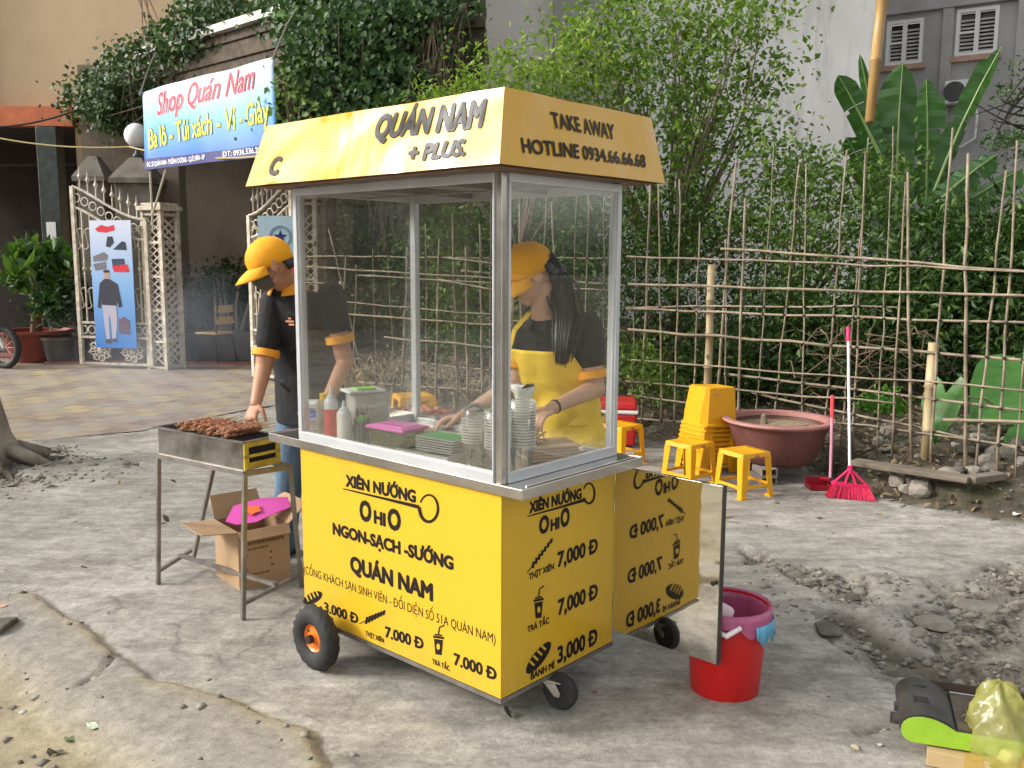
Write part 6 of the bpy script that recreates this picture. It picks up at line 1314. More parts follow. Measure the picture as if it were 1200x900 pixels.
# ================================================================== STOOLS
ystool = mat('yellow stool plastic', (.72, .35, .008), .33, var=.05, vscale=3, spec=.5); stk = mat('white sticker', (.7, .68, .66), .5); stkr = mat('red brown sticker mark', (.45, .12, .06), .5)
def make_stool(label, loc, rz, grp):
    t = thing('plastic_stool', label, 'stool', loc, rz, grp); S, Hs, F = .215, .285, .262
    q = MB(); q.grid(lambda u, v: V((u-.5)*S, (v-.5)*S, Hs-.012*math.sin(math.pi*u)**.7*math.sin(math.pi*v)**.7), 11, 11); o_ = len(q.v)
    q.build('seat', ystool, t, smooth=True, solid=.006)
    q = MB()
    for k in range(4):
        Mz = Matrix.Rotation(k*math.pi/2, 3, 'Z'); z1, z0 = Hs+.002, Hs-.042; s1, s0 = S/2+.003, S/2+.010
        q.add([Mz @ V(*p) for p in ((-s1, -s1, z1), (s1, -s1, z1), (s0, -s0, z0), (s0*.6, -s0, z0+.018), (-s0*.6, -s0, z0+.018), (-s0, -s0, z0))], [(0, 4, 3, 1), (0, 5, 4), (1, 3, 2)])
    q.build('apron', ystool, t, solid=.006)
    for sx in (-1, 1):
        for sy in (-1, 1):
            q = MB(); t1, t0, wt, wb_ = S/2+.008, F/2, .050, .034
            for ax in (0, 1):
                P4 = [(t1, t1, Hs-.03), (t1-wt, t1, Hs-.03), (t0-wb_, t0, 0), (t0, t0, 0)]
                q.add([V(sx*(p[0] if ax == 0 else p[1]), sy*(p[1] if ax == 0 else p[0]), p[2]) for p in P4], [(0, 1, 2, 3)])
            q.box((sx*(t0-.012), sy*(t0-.012), .006), (.044, .044, .012)); q.build('leg', ystool, t, solid=.006)
    for k in range(4):
        Mz = Matrix.Rotation(k*math.pi/2, 3, 'Z'); q = MB(); q.add([Mz @ V(*p) for p in ((-.10, -.127, .085), (.10, -.127, .085), (.102, -.128, .058), (.06, -.129, .066), (-.06, -.129, .066), (-.102, -.128, .058))], [(0, 1, 2, 3, 4, 5)]); q.build('brace', ystool, t, solid=.006)
    q = MB().add([V(-.017, -S/2-.0115, Hs-.008), V(.017, -S/2-.0115, Hs-.008), V(.017, -S/2-.014, Hs-.022), V(-.017, -S/2-.014, Hs-.022)], [(0, 1, 2, 3)]); q.build('sticker', stkr, t); return t
gst = 'small yellow plastic stools by the fence'
def center(nearx, neary, ang, s=.12): 
    return V(nearx, neary, 0)+V(math.cos(ang)*s-math.sin(ang)*s, math.sin(ang)*s+math.cos(ang)*s, 0)
st1 = make_stool('low yellow plastic stool nearest the big pot, standing alone in front', center(1.453, 5.602, R(28)), R(28), gst)
dup(st1, center(1.183, 5.88, R(38)), R(38), 'low yellow plastic stool in front of the tall stool stack')
dup(st1, center(.80, 6.52, R(40)), R(40), 'yellow plastic stool right beside the cart\'s glass case, by the red cooler')
p = at(485, 466, 7.55); dup(st1, V(p.x, 7.55, 0), R(20), 'yellow plastic stool seen through the glass behind the counter food', scale=1.3)
# tall stools nested in a stack
def make_tall(label, loc, rz, grp):
    t = thing('tall_stool', label, 'stool', loc, rz, grp); Hs, s1, s0 = .45, .124, .158; q = MB(); cr = lambda s, z, c: [V(x, y, z) for x, y in ((-s+c, -s), (s-c, -s), (s, -s+c), (s, s-c), (s-c, s), (-s+c, s), (-s, s-c), (-s, -s+c))]
    q.loft([cr(.001, Hs-.008, .0003), cr(s1-.03, Hs-.008, .02), cr(s1-.008, Hs, .02), cr(s1, Hs-.008, .022)], caps=False); q.build('seat', ystool, t, smooth='auto')
    q = MB(); q.loft([cr(s1, Hs-.008, .022), cr(s1+.014, .19, .022)], caps=False); q.loft([cr(s1+.014, .19, .022), cr(s1+.034, .186, .022), cr(s1+.036, .172, .022)], caps=False); q.build('skirt', ystool, t, smooth='auto')
    for sx in (-1, 1):
        for sy in (-1, 1):
            q = MB(); a0 = s1+.020
            for ax in (0, 1):
                P4 = [(a0, a0, .18), (a0-.08, a0, .18), (s0-.065, s0, 0), (s0, s0, 0)]; q.add([V(sx*(p[0] if ax == 0 else p[1]), sy*(p[1] if ax == 0 else p[0]), p[2]) for p in P4], [(0, 1, 2, 3)])
            q.build('leg', ystool, t, solid=.006)
    for k in range(4):
        Mz = Matrix.Rotation(k*math.pi/2, 3, 'Z'); q = MB()
        for z in (.125, .085, .045): q.box(Mz @ V(0, -(s0-.01-z*.09), z), (.18, .006, .016), Mz)
        q.build('slats', ystool, t)
    return t
sc_ = V(1.405, 6.46, 0); ts = make_tall('tall yellow plastic stool nested in the middle of the stack left of the big pot', sc_, R(22), 'nested stack of tall yellow stools')
ts_all = []
for k in range(1, 6): dup(ts, sc_+V(.004*k, -.002*k, k*.032), None, rot=(R(-.4*k), R(.5*k), R(22)), label='topmost tall yellow stool of the stack, with the sticker near its seat' if k == 5 else None)
ts['label'] = 'lowest tall yellow stool of the stack, standing on the ground with open slats'
lbm = thing('price_sticker', 'small white sticker with red brown marks near the top of the stool stack', 'sticker', sc_, R(22)); MB().box((.0-.01, -.1285, .565), (.04, .0016, .032)).build('paper', mat('orange sticker', (.80, .40, .12), .5), lbm); MB().box((-.02, -.1297, .574), (.012, .0012, .006)).box((-.002, -.1297, .574), (.012, .0012, .006)).box((-.02, -.1297, .560), (.012, .0012, .006)).box((-.002, -.1297, .560), (.012, .0012, .006)).build('marks', stkr, lbm)
# cooler
co = thing('cooler_box', 'red picnic cooler with a white stripe behind the stool by the cart', 'cooler', (.76, 7.35, 0.02), R(-8)); redc = mat('red cooler plastic', (.50, .02, .02), .35); MB().box((0, 0, .13), (.50, .32, .26), taper=1.05).build('body', redc, co, bevel=.02); MB().box((0, 0, .275), (.545, .355, .03)).build('stripe', mat('white band', (.75, .72, .70), .5), co, bevel=.01); MB().box((0, 0, .325), (.54, .35, .07), taper=.93).build('lid', redc, co, bevel=.02)
# pot and bricks
pc = V(1.86, 6.27, 0); PB = .115; potm = mat('dull red plastic pot', (.10, .034, .028), .55, col2=(.17, .068, .055), vscale=4, bump=.15); rimm = mat('faded pink rim', (.37, .175, .15), .55, var=.12, vscale=7)
bg = thing('big_pot', 'huge dull red pot with a pale pink rim full of dry soil, on hollow bricks', 'pot', pc+V(0, 0, PB)); MB().lathe([(.0, 0), (.235, 0), (.25, .01), (.27, .05), (.325, .20), (.345, .268), (.33, .268), (.31, .20), (0, .19)], n=56).build('body', potm, bg, smooth='auto'); MB().lathe([(.345, .262), (.375, .272), (.385, .284), (.38, .296), (.345, .300), (.325, .292), (.32, .262)], n=56, caps=False).build('rim', rimm, bg, smooth='auto')
q = MB(); q.grid(lambda u, v: V(math.cos(u*2*math.pi)*v*.318, math.sin(u*2*math.pi)*v*.318, .235+.02*math.sin(u*13)*v*(1-v)*3+.015*(1-v)), 40, 8); q.build('soil', mat('dry soil', (.22, .16, .10), .95, col2=(.33, .25, .15), vscale=20, bump=1, bscale=40), bg, smooth=True)
MB().tube([(-.09, .02, .24), (-.095, .02, .31), (-.09, .02, .325)], [.03, .02, .008], 8).tube([(.05, -.1, .25), (.17, -.14, .275)], .008, 5).build('stump', barkm, bg)
brk = mat('grey hollow brick', (.21, .18, .16), .9, col2=(.32, .28, .25), vscale=14, bump=.3)
def hollow(label, loc, rz):
    t = thing('hollow_brick', label, 'brick', loc, rz); w_, h_, l_ = .11, .052, .20; q = MB(); q.lo((-w_/2, 0, 0), (w_/2, l_, .007)).lo((-w_/2, 0, h_-.007), (w_/2, l_, h_)).lo((-w_/2, 0, .007), (-w_/2+.009, l_, h_-.007)).lo((w_/2-.009, 0, .007), (w_/2, l_, h_-.007)).lo((-.006, 0, .007), (.006, l_, h_-.007)); q.build('shell', brk, t); MB().lo((-w_/2+.01, .08, .008), (w_/2-.01, .085, h_-.008)).build('hole_shade', dk, t); return t  # black plate inside the holes stands in for their shade
hb = hollow('lower hollow brick with two square holes under the front of the big pot', V(1.735, 5.99, .002), R(8)); dup(hb, V(1.74, 6.0, .056), R(4), 'upper hollow brick with two square holes under the front of the big pot')
dup(hb, V(2.05, 6.35, .056), R(95), 'hollow brick hidden at the right under the big pot'); dup(hb, V(1.62, 6.40, .056), R(-60), 'hollow brick supporting the left of the big pot'); dup(hb, V(2.05, 6.35, .002), R(92), 'lowest hollow brick at the right under the big pot'); dup(hb, V(1.62, 6.40, .002), R(-64), 'lowest hollow brick at the left under the big pot')
# broom and dustpan
pinkb = mat('hot pink plastic', (.75, .03, .13), .4); bristle = mat('pink bristles', (.70, .05, .13), .6, var=.3, vscale=60)
br0 = G(997, 585); top_b = at(994, 388, 6.05); neck = at(996, 549, 5.72)
bro = thing('broom', 'pink broom with a white handle leaning upright against the fence', 'broom', V(br0.x, br0.y, 0)); wbuild(MB().tube([neck-V(0, 0, .02), top_b], .009, 10), 'handle', mat('white tube', (.75, .72, .70), .4), bro, smooth='auto'); d_ = (top_b-neck).normalized(); wbuild(MB().tube([top_b-d_*.07, top_b-d_*.065, top_b+d_*.02, top_b+d_*.03], [.011, .014, .013, .006], 10), 'grip', pinkb, bro, smooth='auto')
def bq(px, py, d): return at(px, py, d)
hL, hR, bLb, bRb = at(976, 566, 5.70), at(1018, 571, 5.70), G(968, 583, .004), G(1027, 588, .004); f_ = V(0, -.03, 0); q = MB()
for a, b_ in ((neck, hL), (neck, hR), (neck, hL.lerp(hR, .33)), (neck, hL.lerp(hR, .66))): q.tube([a, b_], .008, 6)
q.tube([neck+V(0, 0, .02), neck-V(0, 0, .03)], .016, 8).beam(hL, hR, .045, .022); wbuild(q, 'head', pinkb, bro); q = MB(); rg = random.Random(2)
for k in range(420): t = rg.random(); dy = rg.uniform(-.02, .022); a = hL.lerp(hR, t)+V(0, dy*.8, -.005); b_ = bLb.lerp(bRb, t)+V(rg.uniform(-.006, .006), dy*1.6+.01, rg.uniform(0, .010)); q.tube([a, a.lerp(b_, .5)+V(0, 0, 0), b_], .0022, 3)
wbuild(q, 'bristles', bristle, bro)
dpn = thing('dustpan', 'long handled red dustpan standing behind the broom', 'dustpan', G(965, 578)); wbuild(MB().tube([at(973, 560, 5.85), at(975, 488, 5.95)], .010, 8), 'handle', mat('lilac pink tube', (.55, .25, .35), .4), dpn); wbuild(MB().tube([at(975, 490, 5.95), at(975.5, 463, 5.98)], [.014, .012], 8), 'grip', mat('coral grip', (.65, .06, .07), .4), dpn); rdm = mat('dark red plastic', (.26, .008, .02), .45)
c0 = G(966, 577); q = MB().box((c0.x, c0.y+.10, .006), (.15, .13, .006)).box((c0.x, c0.y+.165, .035), (.15, .006, .06)).box((c0.x-.077, c0.y+.10, .02), (.006, .12, .034)).box((c0.x+.077, c0.y+.10, .02), (.006, .12, .034)).tube([(c0.x+.03, c0.y+.16, .055), at(973, 562, 5.85)], .014, 8); wbuild(q, 'pan', rdm, dpn, bevel=.002)

# ================================================================== STOVE, ITS BOX, YELLOW BAG
lime = mat('lime green enamel', (.27, .46, .03), .4, var=.08, vscale=20); blkp = mat('dusty black plastic', (.018, .017, .017), .4, col2=(.06, .055, .05), vscale=10, vdetail=8); blkm = mat('greasy black steel', (.03, .026, .024), .3, .3, col2=(.11, .085, .06), vscale=13, vdetail=8)
s0 = G(1055, 868, .055); s1 = G(1150, 884, .055); su = (s1-s0); su.z = 0; su.normalize(); ang = math.atan2(su.y, su.x); stv = thing('gas_stove', 'portable camping gas stove, black top and lime green side, on a small carton', 'gas stove', V(s0.x, s0.y, .057), ang); SW, SD = .35, .27
prof = [(0, .035), (.0, .05), (.004, .068), (.013, .083), (.026, .093), (.043, .098), (.060, .097), (.078, .091), (.094, .081), (.107, .070), (.116, .062), (SW, .054), (SW, .004), (.03, .0), (.014, .004), (.004, .016)]
sx_ = lambda x: x if x >= SW else x*1.32
prof = [(sx_(x), z if x >= SW or z < .02 else z*.82+.003) for x, z in prof]
q = MB().prism([(x, z) for x, z in prof], (0, .004, 0), (1, 0, 0), (0, 0, 1), .004); q.build('green_side', lime, stv)
q = MB().prism([(x, z) for x, z in prof], (0, SD, 0), (1, 0, 0), (0, 0, 1), .004); q.build('back_side', lime, stv)
q = MB().loft([[V(x, .0045, z-.001) for x, z in prof], [V(x, SD-.006, z) for x, z in prof]]); q.build('body', blkp, stv, smooth='auto')
q = MB().loft([[V(sx_(x), y, z*.82+.005) for x, z in [(-.003, .035), (-.003, .05), (.001, .069), (.011, .086), (.025, .096), (.043, .101), (.061, .100), (.079, .094), (.096, .084), (.110, .072), (.110, .060), (.03, .05)]] for y in (.010, SD+.002)]); q.build('canister_lid', blkp, stv, smooth='auto')
q = MB()
for k in range(3): q.box((.060, .10+k*.014, .0885), (.045, .003, .002))
q.build('vent_slots', dk, stv); MB().lathe([(.018, 0), (.018, .002), (0, .002)], (.065, .215, .0880), 16, ell=(1, .6)).build('lid_hole', dk, stv)
MB().lo((.156, .012, .049), (SW-.004, SD-.012, .060)).build('top_plate', blkm, stv); MB().lo((.10, SD+.003, .03), (SW+.05, SD+.012, .085)).build('wind_guard', mat('rusty black', (.04, .025, .02), .5), stv); MB().tube([(.156, SD-.014, .062), (SW, SD-.014, .062)], .003, 6).build('edge_trim', chrome, stv)
q = MB(); cx, cy = .262, .135; q.ring((cx, cy, .065), (0, 0, 1), .072, .003, 28, 6)
for k in range(4): a = k*math.pi/2+.5; q.tube([(cx+math.cos(a)*.10, cy+math.sin(a)*.10, .064), (cx+math.cos(a)*.085, cy+math.sin(a)*.085, .074), (cx+math.cos(a)*.03, cy+math.sin(a)*.03, .074)], .003, 6)
q.build('pot_rest', mat('brown wire', (.14, .09, .06), .5, .5), stv); MB().lathe([(.06, 0), (.055, .004), (0, .002)], (cx, cy, .060), 24).lathe([(.028, .004), (.026, .016), (0, .018)], (cx, cy, .060), 20).build('burner', blkm, stv, smooth='auto'); MB().lathe([(.062, 0), (.064, .005), (.058, .006)], (cx, cy, .0605), 28, caps=False).build('burner_ring', mat('rust red', (.25, .05, .03), .5), stv)
MB().lathe([(.018, 0), (.018, .014), (.012, .018), (0, .018)], (-.002, .07, .035), 16, axis=(-1, 0, 0)).box((-.022, .07, .035), (.012, .008, .034)).build('knob', blkp, stv, smooth='auto'); MB().box((-.008, .13, .045), (.012, .03, .02)).build('lever', blkp, stv)
for x, y in ((.03, .03), (.32, .03), (.03, .24), (.32, .24)): MB().lathe([(.012, -.006), (.012, .001), (0, .001)], (x, y, 0), 10).build('foot', blk, stv)
q = MB().lo((0, 0, 0), (.24, .2, .048)); sbx = thing('small_carton', 'flat tan carton propping up the gas stove', 'box', V(s0.x, s0.y, 0)+su*.055+V(.01, -.028, .002), ang-.08); q.build('carton', mat('tan carton', (.42, .29, .14), .8, col2=(.52, .38, .2), vscale=5), sbx, bevel=.002); MB().lo((.10, -.0012, .0), (.15, -.0004, .047)).lo((.10, -.001, .0481), (.15, .2, .0487)).build('tape', mat('brown tape', (.45, .30, .08), .35), sbx)
bc = V(1.50, 2.565, 0); yb = thing('plastic_bag', 'knotted yellow plastic bag with pale packets inside, right of the gas stove', 'bag', bc); q = MB(); n = 40
rg = random.Random(3); rows = []
for z, r in ((.002, .10), (.03, .128), (.08, .125), (.13, .108), (.18, .085), (.215, .060), (.24, .045), (.252, .030), (.256, .01)):
    rows.append([V(math.cos(a)*r*(1+.14*math.sin(a*3+z*24)+.09*math.sin(a*7-z*45)+.05*math.sin(a*13+z*80))-.16*z, math.sin(a)*r*(1+.08*math.sin(a*4+z*17)+.05*math.sin(a*9+z*40)), z+.008*math.sin(a*5+z*30)) for a in [2*math.pi*i/n for i in range(n)]])
q.loft(rows)
def bagmat():
    m = bpy.data.materials.new('yellow film'); m.use_nodes = True; n = m.node_tree.nodes; l = m.node_tree.links; b = n['Principled BSDF']; b.inputs['Base Color'].default_value = (.60, .60, .22, 1); b.inputs['Roughness'].default_value = .22; b.inputs['Coat Weight'].default_value = .4
    t = n.new('ShaderNodeBsdfTransparent'); t.inputs[0].default_value = (.95, .92, .55, 1); tl = n.new('ShaderNodeBsdfTranslucent'); tl.inputs[0].default_value = (.6, .58, .14, 1); x = n.new('ShaderNodeMixShader'); x.inputs[0].default_value = .4; y = n.new('ShaderNodeMixShader'); y.inputs[0].default_value = .5
    tc = n.new('ShaderNodeTexCoord'); v = n.new('ShaderNodeTexVoronoi'); v.inputs['Scale'].default_value = 26; v.feature = 'SMOOTH_F1'; l.new(tc.outputs['Object'], v.inputs[0]); u = n.new('ShaderNodeBump'); u.inputs['Strength'].default_value = 1; u.inputs['Distance'].default_value = .015; l.new(v.outputs[0], u.inputs['Height']); l.new(u.outputs[0], b.inputs['Normal'])
    l.new(b.outputs[0], x.inputs[1]); l.new(tl.outputs[0], x.inputs[2]); l.new(x.outputs[0], y.inputs[1]); l.new(t.outputs[0], y.inputs[2]); l.new(y.outputs[0], n['Material Output'].inputs[0]); return m
q.build('film', bagmat(), yb, smooth=True); MB().box((.0, -.03, .045), (.14, .09, .07), Euler((.1, .1, .3))).build('white_packet', mat('pale packet', (.7, .68, .62), .5), yb, bevel=.01); MB().box((.03, -.082, .05), (.09, .012, .03), Euler((.1, .1, .3))).build('red_print_packet', mat('salmon print', (.7, .22, .15), .5), yb)
# ================================================================== PEOPLE
skinm = mat('skin', (.42, .22, .13), .5, var=.08, vscale=12, spec=.4); skinm.node_tree.nodes['Principled BSDF'].inputs['Subsurface Weight'].default_value = .08; skinm.node_tree.nodes['Principled BSDF'].inputs['Subsurface Radius'].default_value = (.02, .008, .005)
skinw = mat('lighter skin', (.56, .34, .23), .5, var=.06, vscale=12, spec=.4)
clothb = mat('black pique cotton', (.016, .016, .018), .85, bump=1.5, bscale=7); jeans = mat('blue denim', (.07, .13, .22), .85, col2=(.14, .23, .34), vscale=7, bump=1, bscale=9); clotho = mat('orange knit trim', (.78, .33, .02), .7); capm = mat('orange yellow cotton', (.85, .38, .012), .75, var=.06, vscale=5, bump=.3, bscale=14)
aprm = mat('yellow apron cotton', (.82, .56, .05), .7, var=.06, vscale=4, bump=1.6, bscale=6); hairm = mat('black hair', (.012, .010, .009), .35, spec=.5); trous = mat('dark trousers', (.02, .02, .024), .85, bump=1, bscale=9)
def frame3(f, up=V(0, 0, 1)):
    f = Vector(f).normalized(); l_ = Vector(up).cross(f); l_.normalize(); u = f.cross(l_); return Matrix((l_, f, u)).transposed()   # columns: person's left... x, forward, up
def rings(spine, n=28):
    """spine: (center, half width, half depth, facing, tilt normal)"""
    o = []
    for c, a, b, f in spine:
        f = Vector(f); f.z = 0; f.normalize(); l_ = V(-f.y, f.x, 0); o.append([Vector(c)+l_*a*math.cos(t)*(1 if abs(math.cos(t)) < .9 else .98)+f*b*(abs(math.sin(t))**.85)*(1 if math.sin(t) > 0 else -1) for t in [2*math.pi*i/n for i in range(n)]])
    return o
def limb(mb, pts, rad, n=14):
    P_ = [Vector(p) for p in pts]; Q = []; Rr = []      # smooth path through the joints
    for i in range(len(P_)-1):
        for k in range(6): t = k/6; Q.append(P_[i].lerp(P_[i+1], t)); Rr.append(rad[i]+(rad[i+1]-rad[i])*t)
    Q.append(P_[-1]); Rr.append(rad[-1]); mb.tube(Q, Rr, n)
    for p, r in zip(P_, rad): mb.ball(p, r, 12, 8)
def hand(mb, w, d, pn, left, curl=.5, s=1.0):
    """wrist w, direction d of the palm, pn = normal of the palm side; left: thumb side sign"""
    d = Vector(d).normalized(); pn = Vector(pn); pn = (pn-d*pn.dot(d)).normalized(); sx = d.cross(pn)*left; w = Vector(w)
    Mx = Matrix((sx, d, pn)).transposed(); mb.ball(w+d*.045*s, (.040*s, .052*s, .014*s), 14, 10, Mx); mb.tube([w-d*.02, w+d*.02*s], [.022*s, .024*s], 10)
    for k, (off, ln) in enumerate(((.029, .072), (.010, .080), (-.010, .075), (-.028, .060))):
        p = w+d*.078*s+sx*off*s; a = .15+curl*.6; dd = d.copy(); q = [w+d*.05*s+sx*off*.8*s, p]; 
        for seg_, fr in enumerate((.42, .32, .26)):
            dd = (dd*math.cos(a)+pn*math.sin(a)).normalized() if seg_ == 0 else (dd*math.cos(a*.9)+(pn-dd*pn.dot(dd)).normalized()*math.sin(a*.9)).normalized(); p = p+dd*ln*fr*s; q.append(p.copy())
        mb.tube(q, [.0095*s, .0095*s, .0088*s, .0080*s, .0065*s], 8); mb.ball(q[-1], .0066*s, 8, 6)
    b = w+d*.022*s+sx*.028*s; t1 = (sx*.75+d*.65+pn*.25).normalized(); t2 = (sx*.2+d*.9+pn*(.3+curl*.4)).normalized(); mb.tube([b, b+t1*.036*s, b+t1*.036*s+t2*.030*s, b+t1*.036*s+t2*.052*s], [.014*s, .0115*s, .0095*s, .0075*s], 8)
def head(mb, c, M_, s=1.0):
    def e(p, r, n=18, m=12): mb.ball(Vector(c)+M_ @ (V(*p)*s), tuple(k*s for k in r), n, m, M_)
    e((0, -.008, .012), (.074, .092, .088)); e((0, .028, -.045), (.056, .058, .062)); e((0, .062, -.088), (.026, .024, .020)); e((0, .055, .020), (.060, .036, .030)); e((.034, .058, -.035), (.024, .022, .022)); e((-.034, .058, -.035), (.024, .022, .022))
    e((0, .094, -.030), (.012, .014, .016), 10, 8); e((0, .086, -.008), (.008, .010, .026), 10, 8); e((0, .082, -.062), (.024, .011, .006), 10, 6); e((0, .080, -.072), (.020, .011, .007), 10, 6)
    for sg in (-1, 1): e((sg*.076, -.006, -.014), (.009, .020, .031), 10, 8); e((sg*.079, -.010, .004), (.008, .016, .014), 8, 6)
def cap(root, c, M_, s=1.0, mark=True):
    cc = Vector(c); q = MB(); rows = []; n = 32
    for k in range(9):
        p = (k/8)*R(106); rows.append([cc+M_ @ (V(.083*math.sin(p)*math.cos(t), .101*math.sin(p)*math.sin(t)-.004, .026+.090*math.cos(p)-(.012 if k == 8 else 0)*1.0+.004*math.sin(t)*0)*s) for t in [2*math.pi*i/n for i in range(n)]])
    rows[0] = [cc+M_ @ (V(.0005*math.cos(2*math.pi*i/n), .0005*math.sin(2*math.pi*i/n), .1165)*s) for i in range(n)]
    q.loft(list(reversed(rows)), caps=False); o = wbuild(q, 'cap', capm, root, smooth=True, solid=.004)
    q = MB(); m_, nn = 17, 8
    def br_(u, v):
        t = R(18)+R(144)*u; ex = .078*v*math.sin(math.pi*min(1, max(0, u)))**.45; x = math.cos(t)*(.085+ex*.12); y = math.sin(t)*.100+ex; return cc+M_ @ (V(x, y-.003, .012-.018*v*(1-.0)-.17*x*x/.085*1.0-.02*v*v)*s)
    q.grid(br_, m_, nn); wbuild(q, 'brim', capm, o, smooth=True, solid=.004); wbuild(MB().ball(cc+M_ @ (V(0, -.004, .118)*s), .007*s, 8, 6), 'button', capm, o)
    q = MB()
    for k in range(6):
        t = k*math.pi/3; q.tube([cc+M_ @ (V(.0845*math.sin(p)*math.cos(t), .1025*math.sin(p)*math.sin(t)-.004, .026+.0915*math.cos(p))*s) for p in [R(5+i*13) for i in range(8)]], .0012*s, 4)
    wbuild(q, 'seam', capm, o)
    if mark:
        U_, V_, o_ = -(M_ @ V(1, 0, 0)), M_ @ V(0, -.25, .97), cc+M_ @ (V(0, .1005, .048)*s); q = MB(); n_ = M_ @ V(0, .97, .25)
        # stitched on the curved front: small OHIO and a line under it
        vs, fs = text_data('OHIO', .04); 
        for v in vs: pass
        q.add([cc+M_ @ (V(-(v.x-1.2)*.018*1.0, 0, 0)*s+V(0, math.sqrt(max(0, 1-((v.x-1.2)*.018/.083)**2))*math.sqrt(max(0, 1-((v.y*.030+.015)/.09)**2))*.1035, .026+v.y*.030+.015)*s) for v in vs], fs); q.tube([cc+M_ @ (V(x, math.sqrt(1-(x/.083)**2)*.1035, .036)*s) for x in (-.025, -.012, 0, .012, .025)], .0012, 4); wbuild(q, 'cap_mark', mat('brown stitching', (.25, .10, .02), .7), o)
    return o
def sleeve(mb, a, b, ra, rb, t=1.0):
    limb(mb, [a, Vector(a).lerp(Vector(b), t)], [ra, rb])
def shoe(root, p, f, m, sole=True):
    f = Vector(f).normalized(); M_ = frame3(f); q = MB(); 
    q.loft([[Vector(p)+M_ @ V(x*w_, y, z) for x, z in [(math.cos(a), max(.008, .008+h*(.5+.5*math.sin(a)))) for a in [2*math.pi*i/12 for i in range(12)]]] for y, w_, h in ((-.075, .022, .05), (-.06, .034, .075), (-.01, .036, .085), (.05, .040, .060), (.11, .042, .045), (.15, .032, .036), (.17, .014, .026))]); o = wbuild(q, 'shoe', m, root, smooth=True)
    q = MB(); q.loft([[Vector(p)+M_ @ V(x*w_, y, z) for x, z in ((-1, .0), (1, 0), (1, .012), (-1, .012))] for y, w_ in ((-.082, .02), (-.06, .037), (.05, .043), (.11, .046), (.15, .036), (.176, .014))]); wbuild(q, 'sole', mat('dark sole', (.05, .03, .02), .8), o)

# ---- the man at the grill
mf = V(-.42, -.90, 0); mroot = thing('person', 'man in yellow cap, grey mask and black polo bending over the smoking grill', 'person', (-1.03, 4.48, 0))
ml = V(-mf.y, mf.x, 0).normalized(); pel = V(-.985, 4.42, .78)
spine = [(V(-.985, 4.43, .70), .165, .118, mf), (V(-.985, 4.42, .80), .168, .118, mf), (V(-.99, 4.39, .95), .155, .108, mf), (V(-1.0, 4.35, 1.10), .172, .116, mf), (V(-1.005, 4.30, 1.22), .182, .112, mf), (V(-1.01, 4.27, 1.295), .165, .092, mf), (V(-1.02, 4.25, 1.34), .115, .072, mf), (V(-1.035, 4.22, 1.375), .062, .055, mf)]
mhc = at(317, 309, 4.10); hM = frame3(V(-.86, -.28, -.40), V(-.1, 0, 1)); RS, RE, RW = at(322, 352, 4.24), at(309, 430, 4.17), at(300, 472, 4.04); LS, LE, LW = at(388, 346, 4.18), at(404, 425, 4.20), at(380, 478, 4.0)
b = MB(); b.loft(rings(spine)); head(b, mhc, hM, 1.0); b.tube([V(-1.035, 4.23, 1.33), V(-1.045, 4.20, 1.39), mhc+hM @ V(0, -.02, -.05)], [.060, .054, .052], 16)
limb(b, [RS, RE, RW], [.050, .040, .026]); limb(b, [LS, LE, LW], [.050, .040, .026]); hand(b, RW, (at(293, 492, 3.99)-RW), V(.1, -.1, -1), 1, 1.1, .95); hand(b, LW, V(-.35, -.55, -.45), V(0, .2, -1), -1, .6, .95)
HR, HL_ = pel-ml*.085, pel+ml*.085; fr, fl = V(-1.155, 4.47, .0), V(-.93, 4.53, .0); kr, kl = (HR+fr)/2+V(-.0, -.03, .04), (HL_+fl)/2+V(0, -.03, .04)
limb(b, [HR, kr, fr+V(0, .04, .08)], [.085, .052, .036]); limb(b, [HL_, kl, fl+V(0, .04, .08)], [.085, .052, .036])
remesh(b, 'body', .0045, skinm, mroot, 2)
c = MB(); sp2 = [(p, a+.020, d+.022, f) for p, a, d, f in spine]; sp2[-1] = (sp2[-1][0]+V(0, 0, -.012), .072, .064, mf); c.loft(rings(sp2)); sleeve(c, RS, RE, .066, .057, .62); sleeve(c, LS, LE, .066, .060, .42)
for k in range(7): z = .82+k*.07; cc = V(-.99, 4.40-.02*k, z); ang_ = k*1.9; c.ball(cc+ml*math.cos(ang_)*.14+mf*abs(math.sin(ang_))*.115, (.05, .018, .010), 10, 6, Matrix.Rotation(ang_*.3, 3, 'Y'))
remesh(c, 'polo_shirt', .006, clothb, mroot, 3)
def band(a, b_, t, r, w_=.016): d = (Vector(b_)-Vector(a)).normalized(); p = Vector(a).lerp(Vector(b_), t); return MB().lathe([(r-.004, -w_), (r+.003, -w_), (r+.004, w_), (r-.004, w_)], p, 28, axis=d)
wbuild(band(RS, RE, .62+.17, .060), 'sleeve_band', clotho, mroot, smooth='auto'); wbuild(band(LS, LE, .42+.22, .063), 'sleeve_band', clotho, mroot, smooth='auto')
def collar(root, c0, rad, f, h, m, dn=.0):
    f = Vector(f).normalized(); l_ = V(-f.y, f.x, 0).normalized(); q = MB(); n = 30
    def P_(u, v): a = R(110)+R(320)*u; return Vector(c0)+(l_*math.cos(a)+f*math.sin(a))*(rad+.026*v)+V(0, 0, h*(1-v)-.006+.016*(-math.sin(a)))
    q.grid(P_, n, 5); return wbuild(q, 'collar', m, root, smooth=True, solid=.004)
collar(mroot, V(-1.035, 4.215, 1.352), .066, mf, .05, clotho)
cap(mroot, mhc, hM, 1.02); q = MB()
for t in range(0, 40):
    a = R(200+t*3.6); 
